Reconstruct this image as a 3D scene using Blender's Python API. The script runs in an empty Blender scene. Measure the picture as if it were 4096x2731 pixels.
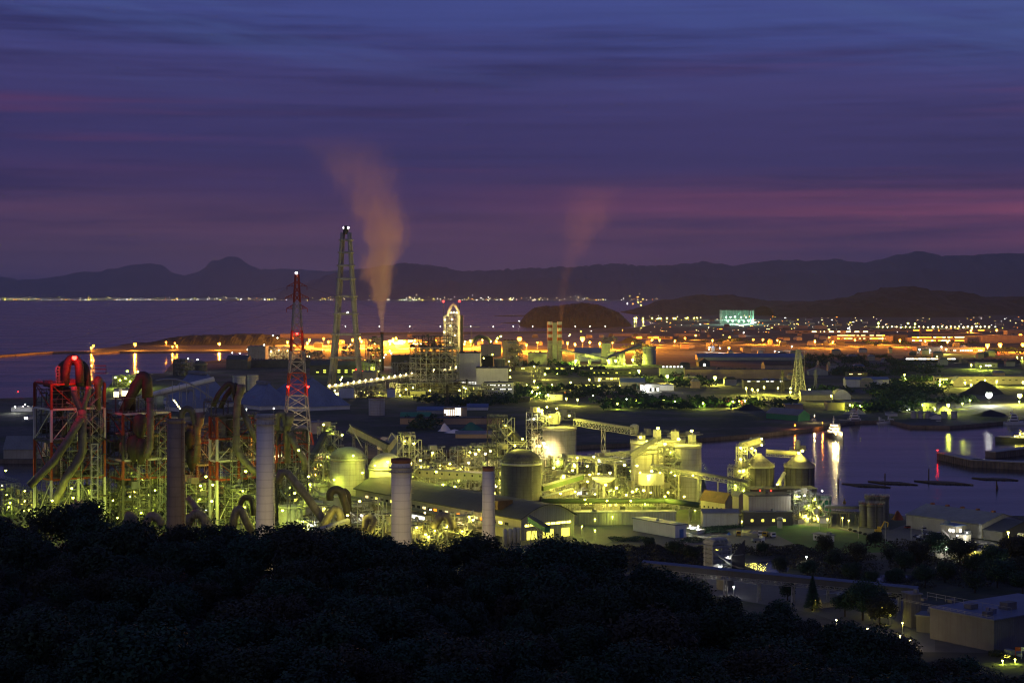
import bpy, math, random
from mathutils import Vector, Matrix
from math import sin, cos, pi, radians, sqrt, atan2
sc = bpy.context.scene
COL = bpy.data.collections.new("place"); sc.collection.children.link(COL)
# camera stands H metres above the bay on a wooded hill; F, YH, CX describe its lens in photograph pixels
H, F, YH, CX, GZ = 125.0, 6827.0, 1180.0, 2048.0, 3.0
def Dy(y, z=GZ): return (H - z) * F / (y - YH)
def P3(x, y, D): return Vector(((x - CX) * D / F, D, H - (y - YH) * D / F))
def G(x, y, z=GZ): D = Dy(y, z); return Vector(((x - CX) * D / F, D, z))
def zat(y, D): return H - (y - YH) * D / F
def xat(x, D): return (x - CX) * D / F
R35 = radians(35)
U = Vector((cos(R35), sin(R35), 0)); V = Vector((sin(R35), -cos(R35), 0)); UP = Vector((0, 0, 1))

# ---------------------------------------------------------------- materials
M = {}
def _nodes(name):
    m = bpy.data.materials.new(name); m.use_nodes = True
    nt = m.node_tree; nt.nodes.clear(); return m, nt
def N(nt, t, **kw):
    n = nt.nodes.new(t)
    for k, v in kw.items():
        if k.startswith('i_'): n.inputs[k[2:].replace('_', ' ')].default_value = v
        else: setattr(n, k, v)
    return n
def mixc(nt, fac, a, b, blend='MIX'):
    n = nt.nodes.new('ShaderNodeMix'); n.data_type = 'RGBA'; n.blend_type = blend
    for s, v in ((0, fac), (6, a), (7, b)):
        if hasattr(v, 'is_output'): nt.links.new(v, n.inputs[s])
        else: n.inputs[s].default_value = v if s == 0 else (*v, 1)
    return n.outputs[2]
def mth(nt, op, a, b=0.0, c=None):
    n = nt.nodes.new('ShaderNodeMath'); n.operation = op
    for i, v in enumerate((a, b, c)):
        if v is None: continue
        if hasattr(v, 'is_output'): nt.links.new(v, n.inputs[i])
        else: n.inputs[i].default_value = v
    return n.outputs[0]
def mrange(nt, v, a, b, c=0., d=1., smooth=False):
    n = nt.nodes.new('ShaderNodeMapRange'); n.interpolation_type = 'SMOOTHSTEP' if smooth else 'LINEAR'
    nt.links.new(v, n.inputs[0])
    for i, q in enumerate((a, b, c, d)): n.inputs[i + 1].default_value = q
    return n.outputs[0]
def noise(nt, vec, scale, detail=4, rough=.55, mapscale=None, off=None):
    if mapscale:
        mp = nt.nodes.new('ShaderNodeMapping'); mp.inputs['Scale'].default_value = mapscale
        if off: mp.inputs['Location'].default_value = off
        nt.links.new(vec, mp.inputs[0]); vec = mp.outputs[0]
    n = nt.nodes.new('ShaderNodeTexNoise'); n.inputs['Scale'].default_value = scale
    n.inputs['Detail'].default_value = detail; n.inputs['Roughness'].default_value = rough
    nt.links.new(vec, n.inputs['Vector']); return n.outputs['Fac']
def mat(name, c, rough=.8, var=.25, scale=.25, metal=0., streak=0., streakc=(.10, .05, .025), rib=0., seam=0.):
    """weathered surface: blotches, optional run-down stains, optional upright ribs, optional ring seams"""
    if name in M: return M[name]
    m, nt = _nodes(name)
    tc = N(nt, 'ShaderNodeTexCoord').outputs['Object']
    f = noise(nt, tc, scale, 6, .65)
    f = mrange(nt, f, .3, .7)
    col = mixc(nt, f, tuple(x * (1 - var) for x in c), tuple(min(1, x * (1 + var)) for x in c))
    if streak:
        s = noise(nt, tc, 1.0, 5, .6, (.9, .9, .045))
        s = mrange(nt, s, .5, .72, 0, streak)
        col = mixc(nt, s, col, streakc)
    if seam:
        w = N(nt, 'ShaderNodeTexWave', wave_type='BANDS', bands_direction='Z'); w.inputs['Scale'].default_value = seam
        nt.links.new(tc, w.inputs[0])
        col = mixc(nt, mrange(nt, w.outputs['Fac'], .93, 1., 0, .3), col, tuple(x * .35 for x in c))
    p = N(nt, 'ShaderNodeBsdfPrincipled'); nt.links.new(col, p.inputs['Base Color'])
    p.inputs['Roughness'].default_value = rough; p.inputs['Metallic'].default_value = metal
    if rib:
        w = N(nt, 'ShaderNodeTexWave', wave_type='BANDS', bands_direction='DIAGONAL'); w.inputs['Scale'].default_value = rib
        mp = N(nt, 'ShaderNodeMapping'); mp.inputs['Scale'].default_value = (1, 1, 0)
        nt.links.new(tc, mp.inputs[0]); nt.links.new(mp.outputs[0], w.inputs[0])
        b = N(nt, 'ShaderNodeBump'); b.inputs['Strength'].default_value = .5; b.inputs['Distance'].default_value = .15
        nt.links.new(w.outputs['Fac'], b.inputs['Height']); nt.links.new(b.outputs[0], p.inputs['Normal'])
    o = N(nt, 'ShaderNodeOutputMaterial'); nt.links.new(p.outputs[0], o.inputs[0])
    M[name] = m; return m
def glow(name, c, s):
    if name in M: return M[name]
    m, nt = _nodes(name); e = N(nt, 'ShaderNodeEmission'); e.inputs[0].default_value = (*c, 1); e.inputs[1].default_value = s
    o = N(nt, 'ShaderNodeOutputMaterial'); nt.links.new(e.outputs[0], o.inputs[0])
    m.cycles.emission_sampling = 'NONE'
    M[name] = m; return m
mat('concrete', (.36, .34, .30), .85, .18, .12, streak=.35, streakc=(.12, .10, .07), seam=.12)
mat('pale_concrete', (.40, .385, .34), .85, .16, .1, streak=.6, streakc=(.22, .19, .14), seam=.1)
mat('silo_dark', (.10, .098, .09), .85, .25, .15, streak=.7, streakc=(.04, .035, .03), seam=.16)
mat('white_stack', (.60, .585, .54), .6, .08, .08, streak=.25, streakc=(.35, .31, .27), seam=.09)
mat('brown_stack', (.20, .16, .12), .85, .2, .1, streak=.5, streakc=(.08, .06, .045), seam=.07)
mat('stack_rim', (.13, .055, .035), .8, .4, .5)
mat('steel', (.30, .30, .27), .55, .3, .3, .3, streak=.3)
mat('pale_steel', (.40, .40, .35), .6, .2, .3)
mat('dark_steel', (.06, .058, .055), .6, .4, .3)
mat('galv', (.30, .31, .29), .5, .2, .4, .3)
mat('galv_dark', (.12, .12, .11), .55, .3, .4, .3)
mat('red_paint', (.30, .045, .012), .55, .3, .3, streak=.4)
mat('white_paint', (.68, .66, .60), .55, .12, .3, streak=.3)
mat('duct', (.17, .150, .12), .6, .35, .25, .25, streak=.5, streakc=(.07, .055, .04))
mat('duct_dark', (.055, .048, .040), .65, .4, .25, .2, streak=.5)
mat('rust', (.20, .075, .03), .85, .4, .4, streak=.4)
mat('roof_dark', (.055, .06, .065), .7, .2, .1, rib=.5)
mat('roof_blue', (.10, .15, .27), .55, .15, .05, rib=.4)
mat('roof_grey', (.20, .21, .21), .7, .25, .06, streak=.2, rib=.3)
mat('roof_rust', (.11, .065, .035), .8, .35, .2, rib=.5)
mat('wall_cream', (.38, .355, .28), .8, .14, .1, streak=.25, rib=.4)
mat('wall_grey', (.36, .36, .34), .8, .15, .1, streak=.25, rib=.4)
mat('wall_white', (.66, .67, .66), .75, .1, .1, streak=.15)
mat('wall_dark', (.10, .10, .095), .85, .25, .1, streak=.3)
mat('wall_green', (.05, .24, .12), .7, .12, .1, rib=.5)
mat('gallery_green', (.06, .10, .04), .7, .2, .1, streak=.3)
mat('wall_tan', (.40, .30, .20), .8, .15, .08, streak=.2)
mat('tent', (.17, .21, .31), .7, .22, .05, streak=.45, streakc=(.08, .09, .11), rib=.12)
mat('sand', (.38, .34, .27), .95, .2, .08)
mat('coal', (.03, .03, .032), .9, .3, .08)
mat('white_heap', (.7, .7, .72), .95, .1, .08)
mat('green_cover', (.03, .15, .11), .9, .2, .08)
mat('glass', (.03, .035, .04), .15, .1, .2)
mat('door_blue', (.06, .16, .42), .6)
mat('black', (.02, .02, .02), .7)
mat('bark', (.05, .038, .028), .9)
mat('timber', (.09, .07, .045), .85, .4, .4, streak=.3)
mat('car_white', (.75, .75, .75), .25, .03, .2)
mat('car_grey', (.25, .26, .27), .25, .1, .2, .3)
mat('car_black', (.02, .02, .022), .2)
mat('car_red', (.35, .03, .02), .3)
mat('yellow', (.65, .42, .02), .5)
mat('tyre', (.02, .02, .02), .9)
mat('hull_dark', (.03, .035, .05), .4)
mat('hull_white', (.72, .72, .70), .4, .06, .2, streak=.2)
mat('lawn', (.03, .11, .015), .95, .3, .06)
mat('yard', (.11, .108, .10), .9, .25, .03)
mat('road', (.055, .055, .055), .85, .2, .05)
mat('port_ground', (.20, .18, .15), .8, .85, .012)
mat('clad_dark', (.15, .145, .13), .7, .2, .1, streak=.35, rib=.4)
mat('clad_roof', (.11, .13, .19), .5, .25, .05, streak=.2, rib=.4)
mat('quay', (.19, .15, .11), .85, .35, .15, streak=.5, streakc=(.05, .04, .03))
WHT, WRM, GRN, YEL, ORG, RED = (1, .97, .88), (1, .74, .30), (.84, 1, .09), (1, .88, .11), (1, .30, .018), (1, .012, .008)
LC = dict(w=WHT, m=WRM, g=GRN, y=YEL, o=ORG, r=RED, b=(.35, .7, 1), c=(.6, 1, .75))
for k, c in LC.items():
    glow('glow_' + k, c, {'w': 34, 'm': 34, 'r': 40, 'o': 34}.get(k, 42)); glow('soft_' + k, c, 2.2); glow('lit_' + k, c, 8)
def LM(k): return M[k]

# ---------------------------------------------------------------- mesh building
class MB:
    def __init__(s): s.v = []; s.f = []; s.m = []; s.k = 0; s.sm = []; s.smooth = False
    def add(s, vs, fs):
        b = len(s.v); s.v += [tuple(p) for p in vs]
        for f in fs: s.f.append(tuple(b + i for i in f)); s.m.append(s.k); s.sm.append(s.smooth)
        return s
    def box(s, c, sx, sy, sz, rot=0., base=True):
        """box with its base centre at c"""
        cx, cy, cz = c; z0 = cz if base else cz - sz / 2
        ca, sa = cos(rot), sin(rot); vs = []
        for z in (z0, z0 + sz):
            for x, y in ((-1, -1), (1, -1), (1, 1), (-1, 1)):
                x *= sx / 2; y *= sy / 2
                vs.append((cx + x * ca - y * sa, cy + x * sa + y * ca, z))
        return s.add(vs, [(3, 2, 1, 0), (4, 5, 6, 7), (0, 1, 5, 4), (1, 2, 6, 5), (2, 3, 7, 6), (3, 0, 4, 7)])
    def bar(s, a, b, w, h=None, n=4):
        a = Vector(a); b = Vector(b); d = b - a
        if d.length < 1e-6: return s
        d.normalize(); e = d.cross(UP)
        if e.length < 1e-3: e = Vector((cos(R35), sin(R35), 0))
        e.normalize(); g = e.cross(d); h = h or w
        if n == 4: o = [(-1, -1), (1, -1), (1, 1), (-1, 1)]; o = [(x * w / 2, y * h / 2) for x, y in o]
        else: o = [(cos(2 * pi * i / n) * w / 2, sin(2 * pi * i / n) * h / 2) for i in range(n)]
        vs = [p + e * x + g * y for p in (a, b) for x, y in o]
        fs = [(i, (i + 1) % n, n + (i + 1) % n, n + i) for i in range(n)] + [tuple(range(n - 1, -1, -1)), tuple(range(n, 2 * n))]
        return s.add(vs, fs)
    def tube(s, pts, r, n=12, cap=True):
        pts = [Vector(p) for p in pts]; rs = r if isinstance(r, (list, tuple)) else [r] * len(pts)
        vs = []; pe = None
        for i, p in enumerate(pts):
            d = (pts[min(i + 1, len(pts) - 1)] - pts[max(i - 1, 0)]).normalized()
            if pe is None: e = d.cross(UP if abs(d.z) < .9 else Vector((0, 1, 0)))
            else: e = pe - d * pe.dot(d)
            e.normalize(); pe = e; g = d.cross(e)
            vs += [p + e * cos(2 * pi * k / n) * rs[i] + g * sin(2 * pi * k / n) * rs[i] for k in range(n)]
        fs = [(i * n + k, i * n + (k + 1) % n, (i + 1) * n + (k + 1) % n, (i + 1) * n + k) for i in range(len(pts) - 1) for k in range(n)]
        if cap: fs += [tuple(range(n - 1, -1, -1)), tuple(range(len(pts) * n - n, len(pts) * n))]
        sm = s.smooth; s.smooth = True; s.add(vs, fs); s.smooth = sm; return s
    def lathe(s, c, prof, n=24, cap=True):
        """prof: (radius, z above c)"""
        c = Vector(c); vs = [(c.x + cos(2 * pi * k / n) * r, c.y + sin(2 * pi * k / n) * r, c.z + z) for r, z in prof for k in range(n)]
        fs = [(i * n + k, i * n + (k + 1) % n, (i + 1) * n + (k + 1) % n, (i + 1) * n + k) for i in range(len(prof) - 1) for k in range(n)]
        if cap: fs += [tuple(range(n - 1, -1, -1)), tuple(range(len(prof) * n - n, len(prof) * n))]
        sm = s.smooth; s.smooth = n > 10; s.add(vs, fs); s.smooth = sm; return s
    def prism(s, poly, z0, z1):
        n = len(poly); vs = [(p[0], p[1], z0) for p in poly] + [(p[0], p[1], z1) for p in poly]
        return s.add(vs, [tuple(range(n - 1, -1, -1)), tuple(range(n, 2 * n))] + [(i, (i + 1) % n, n + (i + 1) % n, n + i) for i in range(n)])
    def extr(s, prof, o, ex, ez, ey, L):
        """profile (a,b) in axes ex, ez at o, swept L along ey"""
        n = len(prof); o = Vector(o); vs = [o + ex * a + ez * b for a, b in prof]; vs += [p + ey * L for p in vs]
        return s.add(vs, [tuple(range(n)), tuple(range(2 * n - 1, n - 1, -1))] + [(i, n + i, n + (i + 1) % n, (i + 1) % n) for i in range(n)])
    def rail(s, pts, h=1.1, w=.07, step=2.5, closed=False):
        pts = [Vector(p) for p in pts]
        if closed: pts.append(pts[0])
        for a, b in zip(pts, pts[1:]):
            for q in (h, h * .5): s.bar(a + UP * q, b + UP * q, w)
            n = max(1, int((b - a).length / step))
            for i in range(n + 1): p = a.lerp(b, i / n); s.bar(p, p + UP * h, w)
        return s
    def ladder(s, a, b, w=.6, r=.09, step=1.2):
        a = Vector(a); b = Vector(b); e = U * w / 2
        s.bar(a - e, b - e, r); s.bar(a + e, b + e, r); n = max(1, int((b - a).length / step))
        for i in range(n + 1): p = a.lerp(b, i / n); s.bar(p - e, p + e, r * .8)
        return s
    def truss(s, a, b, w, h, r=.18, step=None, side=None):
        """open lattice beam from a to b; w wide, h high"""
        a = Vector(a); b = Vector(b); d = (b - a); L = d.length; d.normalize()
        e = (side or d.cross(UP)).normalized() * w / 2; g = UP * h if abs(d.z) < .8 else e.cross(d).normalized() * h
        n = max(2, int(L / (step or h))); c = []
        for t in range(n + 1): p = a.lerp(b, t / n); c.append([p - e, p + e, p - e + g, p + e + g])
        for k in range(4): s.bar(c[0][k], c[-1][k], r)
        for i in range(n + 1):
            for k, l in ((0, 2), (1, 3), (0, 1), (2, 3)): s.bar(c[i][k], c[i][l], r * .7)
            if i < n:
                for k, l in ((0, 2), (1, 3)):
                    if i % 2: k, l = l, k
                    s.bar(c[i][k], c[i + 1][l], r * .7)
        return s
    def build(s, name, mats, parent=None, label=None):
        me = bpy.data.meshes.new(name)
        o = bpy.data.objects.new(name, me); COL.objects.link(o)
        off = Vector((0, 0, 0))
        if parent is not None:
            r = parent
            while r.parent: r = r.parent
            off = Vector(r.location); o.parent = parent
        me.from_pydata([(x - off.x, y - off.y, z - off.z) for x, y, z in s.v], [], s.f)
        if not isinstance(mats, (list, tuple)): mats = [mats]
        for q in mats: me.materials.append(M[q] if isinstance(q, str) else q)
        me.polygons.foreach_set('material_index', s.m); me.polygons.foreach_set('use_smooth', s.sm)
        me.update()
        if label: o['label'] = label
        return o
def thing(name, label, cat, loc=(0, 0, 0), group=None):
    o = bpy.data.objects.new(name, None); COL.objects.link(o); o.location = loc; o.empty_display_size = .5
    o['label'] = label; o['category'] = cat
    if group: o['group'] = group
    return o
def solo(mb, name, mats, label, cat, loc=(0, 0, 0), group=None):
    o = mb.build(name, mats); o['label'] = label; o['category'] = cat
    if group: o['group'] = group
    lo = Vector(loc)
    if lo.length:
        o.data.transform(Matrix.Translation(-lo)); o.location = lo
    return o
def setting(mb, name, mats, kind='structure'):
    o = mb.build(name, mats); o['kind'] = kind; return o
def dup(root, loc, rotz=None, label=None, group=None, scale=None):
    r = root.copy(); COL.objects.link(r); r.location = loc
    if rotz is not None: r.rotation_euler = (0, 0, rotz)
    if scale: r.scale = (scale,) * 3 if not isinstance(scale, tuple) else scale
    if label: r['label'] = label
    if group: r['group'] = group
    for ch in list(root.children):
        c = ch.copy(); COL.objects.link(c); c.parent = r
        for g in list(ch.children):
            d = g.copy(); COL.objects.link(d); d.parent = c
    return r
ORD = ['first', 'second', 'third', 'fourth', 'fifth', 'sixth', 'seventh', 'eighth', 'ninth', 'tenth', 'eleventh', 'twelfth', 'thirteenth', 'fourteenth', 'fifteenth', 'sixteenth', 'seventeenth', 'eighteenth', 'nineteenth', 'twentieth', 'twenty-first', 'twenty-second', 'twenty-third', 'twenty-fourth', 'twenty-fifth', 'twenty-sixth', 'twenty-seventh', 'twenty-eighth', 'twenty-ninth', 'thirtieth']

# ---------------------------------------------------------------- lamps
_lightdata = {}
def pointlight(loc, c, P, r, parent=None):
    key = (c, round(P), round(r, 2))
    if key not in _lightdata:
        l = bpy.data.lights.new('lamp_light', 'POINT'); l.energy = P; l.color = LC[c]; l.shadow_soft_size = r
        _lightdata[key] = l
    o = bpy.data.objects.new('lamp_light', _lightdata[key]); COL.objects.link(o); o.location = loc
    if parent:
        o.parent = parent; o.location = Vector(loc) - Vector(parent.location)
    return o
_lampmesh = {}
def headmesh(c, r):
    k = ('h', c, round(r, 2))
    if k not in _lampmesh:
        b = MB(); b.lathe((0, 0, -r), [(r * .1, 0), (r * .75, r * .3), (r, r), (r * .75, r * 1.6)], 8)
        b.k = 1; b.lathe((0, 0, r * .6), [(r * .95, 0), (r * .8, r * .35), (r * .2, r * .6)], 8)
        me = bpy.data.meshes.new('lamp_head'); me.from_pydata(b.v, [], b.f); me.materials.append(M['glow_' + c]); me.materials.append(M['dark_steel'])
        me.polygons.foreach_set('material_index', b.m); _lampmesh[k] = me
    return _lampmesh[k]
def polemesh(h, r):
    k = ('p', round(h, 1), round(r, 2))
    if k not in _lampmesh:
        b = MB(); b.lathe((0, 0, -h), [(r * 1.6, 0), (r * 1.3, .5), (r, .6), (r * .6, h)], 6); b.bar((0, 0, -.2), (0, 0, .3), r * 3, r * 3)
        me = bpy.data.meshes.new('pole'); me.from_pydata(b.v, [], b.f); me.materials.append(M['galv']); _lampmesh[k] = me
    return _lampmesh[k]
def lamp(loc, c='y', P=0, label='', group=None, h=0, r=None, name=None, cat=None):
    """a lamp whose head is at loc; h = height of its pole (0: bracketed to a structure)"""
    loc = Vector(loc); D = loc.y; r = r or max(.3, 1.5 * D / F)
    nm = name or ('lamp_post' if h else 'floodlight')
    base = loc - UP * h
    t = thing(nm, label, cat or ('lamp post' if h else 'lamp'), base, group)
    o = bpy.data.objects.new('lamp_head', headmesh(c, r)); COL.objects.link(o); o.parent = t; o.location = (0, 0, h)
    if h:
        o = bpy.data.objects.new('pole', polemesh(h, max(.12, .25 * D / F))); COL.objects.link(o); o.parent = t; o.location = (0, 0, h)
    else:
        b = MB(); b.bar(loc + Vector((0, r * .6, r)), loc + Vector((0, r + 1.2, r)), .12); b.build('bracket', 'dark_steel', t)
    if P: pointlight(loc - UP * (r + .35) - Vector((0, .3, 0)), c, P, .3, t)
    return t
# ---------------------------------------------------------------- camera, dusk sky, last light
cd = bpy.data.cameras.new('camera'); cam = bpy.data.objects.new('camera', cd); COL.objects.link(cam)
cam.location = (0, 0, H); cam.rotation_euler = (pi / 2, 0, 0); cd.sensor_width = 36; cd.lens = 36 * F / 4096
cd.shift_y = -(1365.5 - YH) / 4096; cd.clip_start = 1; cd.clip_end = 200000; sc.camera = cam
w = bpy.data.worlds.new('World'); sc.world = w; w.use_nodes = True; nt = w.node_tree; nt.nodes.clear()
gen = N(nt, 'ShaderNodeTexCoord').outputs['Generated']
sep = N(nt, 'ShaderNodeSeparateXYZ'); nt.links.new(gen, sep.inputs[0]); X_, Y_, Z_ = sep.outputs
def ramp(nt, fac, pts):
    r = N(nt, 'ShaderNodeValToRGB'); e = r.color_ramp.elements
    while len(e) < len(pts): e.new(.5)
    for k, (p, c) in enumerate(pts): e[k].position = p; e[k].color = (*c, 1)
    nt.links.new(fac, r.inputs[0]); return r.outputs[0]
# the streaks tilt a little: the cloud sheets fan out from the right
warp = noise(nt, gen, 1.0, 3, .5, (5, 5, 14))
zt = mth(nt, 'ADD', mth(nt, 'ADD', Z_, mth(nt, 'MULTIPLY', X_, .028)), mth(nt, 'MULTIPLY', mth(nt, 'SUBTRACT', warp, .5), .016))
zc = mrange(nt, zt, -.02, .25)
def zp(y): return (((YH - y) / F) + .02) / .27
base = ramp(nt, zc, [(zp(1215), (.078, .050, .132)), (zp(1060), (.112, .060, .128)), (zp(900), (.088, .049, .125)), (zp(800), (.043, .032, .128)),
                     (zp(660), (.037, .033, .142)), (zp(520), (.042, .038, .158)), (zp(330), (.052, .050, .195)), (zp(150), (.050, .068, .262)),
                     (zp(0), (.056, .078, .290)), (1., (.035, .045, .15))])
xr = mrange(nt, X_, -.12, .32, 0, 1, True)
# afterglow above the hills on the right
low = mth(nt, 'MULTIPLY', mrange(nt, zt, .004, .040, 0, 1, True), mrange(nt, zt, .052, .080, 1, 0, True))
st1 = mrange(nt, noise(nt, gen, 1., 6, .6, (3., 3., 70)), .30, .74, 0, 1, True)
pk = mth(nt, 'MULTIPLY', mth(nt, 'MULTIPLY', low, mth(nt, 'ADD', mth(nt, 'MULTIPLY', xr, .85), .12)), mth(nt, 'ADD', mth(nt, 'MULTIPLY', st1, .8), .35))
col = mixc(nt, pk, base, (.31, .075, .160))
# thin mauve streaks higher up
st2 = mrange(nt, noise(nt, gen, 1., 6, .55, (2.2, 2.2, 70), (3.1, 1.7, .6)), .50, .70, 0, 1, True)
mid = mth(nt, 'MULTIPLY', mrange(nt, zt, .055, .08, 0, 1, True), mrange(nt, zt, .125, .16, 1, 0, True))
col = mixc(nt, mth(nt, 'MULTIPLY', mth(nt, 'MULTIPLY', st2, mid), .5), col, (.135, .040, .135))
# dark slate banks and pale blue gaps
st3 = mrange(nt, noise(nt, gen, 1., 6, .6, (2.6, 2.6, 42), (7.3, 2.2, 5.1)), .46, .68, 0, 1, True)
col = mixc(nt, mth(nt, 'MULTIPLY', st3, .72), col, (.020, .021, .100))
cb = N(nt, 'ShaderNodeCombineXYZ'); nt.links.new(X_, cb.inputs[0]); nt.links.new(Y_, cb.inputs[1]); nt.links.new(mth(nt, 'ADD', Z_, mth(nt, 'MULTIPLY', X_, .16)), cb.inputs[2])
st4 = mrange(nt, noise(nt, cb.outputs[0], 1., 7, .6, (3.2, 3.2, 34), (1.3, 9.2, 2.3)), .44, .66, 0, 1, True)
hi = mrange(nt, zt, .10, .165, 0, 1, True)
col = mixc(nt, mth(nt, 'MULTIPLY', mth(nt, 'MULTIPLY', st4, hi), .8), col, (.060, .095, .300))
st5 = mrange(nt, noise(nt, gen, 1., 5, .6, (4, 4, 190), (2, 4, 8)), .35, .65, .92, 1.08)
col = mixc(nt, 1., col, (1, 1, 1), 'MULTIPLY'); vm = N(nt, 'ShaderNodeVectorMath', operation='SCALE'); nt.links.new(col, vm.inputs[0]); nt.links.new(st5, vm.inputs[3]); col = vm.outputs[0]
sky = N(nt, 'ShaderNodeTexSky', sky_type='NISHITA'); sky.sun_disc = False; sky.sun_elevation = radians(-4); sky.sun_rotation = radians(60)
bg = N(nt, 'ShaderNodeBackground'); nt.links.new(col, bg.inputs[0]); bg.inputs[1].default_value = .93
bg2 = N(nt, 'ShaderNodeBackground'); nt.links.new(sky.outputs[0], bg2.inputs[0]); bg2.inputs[1].default_value = .05
ad = N(nt, 'ShaderNodeAddShader'); nt.links.new(bg.outputs[0], ad.inputs[0]); nt.links.new(bg2.outputs[0], ad.inputs[1])
wo = N(nt, 'ShaderNodeOutputWorld'); nt.links.new(ad.outputs[0], wo.inputs[0])
sl = bpy.data.lights.new('sun', 'SUN'); sl.energy = .10; sl.angle = radians(40); sl.color = (.95, .9, 1)
so = bpy.data.objects.new('sun', sl); COL.objects.link(so); so.rotation_euler = (radians(68), 0, radians(-28))
sc.view_settings.view_transform = 'Standard'; sc.view_settings.look = 'None'; sc.view_settings.exposure = 0; sc.view_settings.gamma = 1
cy = sc.cycles if hasattr(sc, 'cycles') else None
sc.render.engine = 'CYCLES'; cy = sc.cycles
cy.use_denoising = True; cy.denoiser = 'OPENIMAGEDENOISE'; cy.denoising_input_passes = 'RGB_ALBEDO_NORMAL'
cy.max_bounces = 4; cy.diffuse_bounces = 1; cy.glossy_bounces = 2; cy.transmission_bounces = 2; cy.volume_bounces = 0; cy.transparent_max_bounces = 8
cy.sample_clamp_indirect = 2.; cy.caustics_reflective = False; cy.caustics_refractive = False; cy.use_light_tree = True
cy.volume_step_rate = 1.; cy.volume_max_steps = 256; cy.pixel_filter_type = 'BLACKMAN_HARRIS'; cy.filter_width = 1.15
cy.light_sampling_threshold = .005

# ---------------------------------------------------------------- water
m, nt = _nodes('water'); M['water'] = m
p = N(nt, 'ShaderNodeBsdfPrincipled'); p.inputs['Base Color'].default_value = (.006, .010, .022, 1)
p.inputs['Roughness'].default_value = .10; p.inputs['IOR'].default_value = 1.33
tc = N(nt, 'ShaderNodeTexCoord').outputs['Object']
b = N(nt, 'ShaderNodeBump'); b.inputs['Strength'].default_value = .35; b.inputs['Distance'].default_value = .25
nz = noise(nt, tc, .16, 4, .6, (1, 1, 1)); nt.links.new(nz, b.inputs['Height']); nt.links.new(b.outputs[0], p.inputs['Normal'])
patch = noise(nt, tc, .0035, 4, .6, (.5, 2.2, 1)); nt.links.new(mrange(nt, patch, .3, .7, .07, .24), p.inputs['Roughness'])
o = N(nt, 'ShaderNodeOutputMaterial'); nt.links.new(p.outputs[0], o.inputs[0])
mb = MB(); S = 60000
xs = [-30000, -12000, -5000, -2000, -600, 0, 600, 2000, 5000, 12000, 30000]; ys = [300, 600, 1000, 1600, 2600, 4500, 8000, 15000, 30000, 90000]
mb.add([(x, y, 0) for y in ys for x in xs], [(j * 11 + i, j * 11 + i + 1, j * 11 + 12 + i, j * 11 + 11 + i) for j in range(9) for i in range(10)])
setting(mb, 'water', 'water')

# ---------------------------------------------------------------- land
m, nt = _nodes('ground'); M['ground'] = m
tc = N(nt, 'ShaderNodeTexCoord').outputs['Object']
f1 = mrange(nt, noise(nt, tc, .012, 6, .6), .42, .58, 0, 1, True); f2 = mrange(nt, noise(nt, tc, .09, 5, .65), .35, .65)
c1 = mixc(nt, f2, (.045, .045, .042), (.10, .095, .08)); c2 = mixc(nt, f2, (.016, .028, .012), (.045, .060, .022))
p = N(nt, 'ShaderNodeBsdfPrincipled'); nt.links.new(mixc(nt, f1, c1, c2), p.inputs['Base Color']); p.inputs['Roughness'].default_value = .92
o = N(nt, 'ShaderNodeOutputMaterial'); nt.links.new(p.outputs[0], o.inputs[0])
def land(px, z=GZ, name='ground', top='ground'):
    q = [G(x, y, z) for x, y in px]; b = MB(); n = len(q)
    b.add([(v.x, v.y, z) for v in q], [tuple(range(n))]); b.k = 1
    b.add([(v.x, v.y, zz) for zz in (z, -2.) for v in q], [(i, (i + 1) % n, n + (i + 1) % n, n + i) for i in range(n)])
    o = setting(b, name, [top, 'quay']); return o
far_ = lambda D, z=GZ: YH + (H - z) * F / D
# plant shore (its near side runs in under the hill)
land([(-6500, 6100), (9000, 6100), (5200, 2086), (4096, 2062), (3900, 2058), (3660, 2072), (3560, 2052), (3300, 2040), (3250, 2014), (2960, 1990), (2830, 1965), (2810, 1900),
      (2530, 1850), (2100, 1868), (1500, 1885), (700, 1935), (250, 1965), (-1500, 1990)])
# middle land with the quays; its far side is the port and the town
land([(-2500, 1850), (0, 1836), (420, 1838), (1200, 1852), (1760, 1812), (2290, 1782), (2530, 1771), (2800, 1752), (3050, 1733), (3250, 1712), (3330, 1694),
      (3420, 1683), (3560, 1680), (3640, 1700), (3800, 1703), (3960, 1690), (4100, 1676), (5200, 1660), (6400, 1400), (6400, far_(16000)), (2540, far_(16000)),
      (2560, 1272), (2640, 1292), (2560, 1306), (2520, 1312), (2080, 1326), (1640, 1328), (1250, 1333), (1120, 1338),
      (1080, 1400), (900, 1436), (800, 1448), (690, 1452), (655, 1492), (560, 1494), (470, 1505), (420, 1560), (150, 1588), (-400, 1604), (-2500, 1640)])
# wooded spit across the water on the left, with its thin mole
land([(365, 1413), (480, 1406), (920, 1404), (1200, 1400), (1200, 1338), (1010, 1338), (880, 1346), (560, 1372), (365, 1398)])
b = MB(); pts = [G(-60, 1426, 2), G(40, 1420, 2), G(120, 1413, 2), (G(200, 1409, 2)), G(290, 1408, 2), G(372, 1408, 2)]
for p_, q_ in zip(pts, pts[1:]): b.bar(p_ - UP * .5, q_ - UP * .5, 26, 4)
solo(b, 'breakwater', 'quay', 'long thin dark breakwater curving out across the sea on the left', 'breakwater', pts[2])
# far shore
land([(-9000, far_(38000)), (9500, far_(38000)), (9500, far_(88000)), (-9000, far_(88000))])
# shoals by the island
for k, (a, b_, y) in enumerate([(1975, 2110, 1262), (2004, 2110, 1290)]):
    land([(a, y), (a + 40, y + 3), (b_, y + 3), (b_, y - 2), (a + 60, y - 2)], 1.2, 'shoal')

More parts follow.
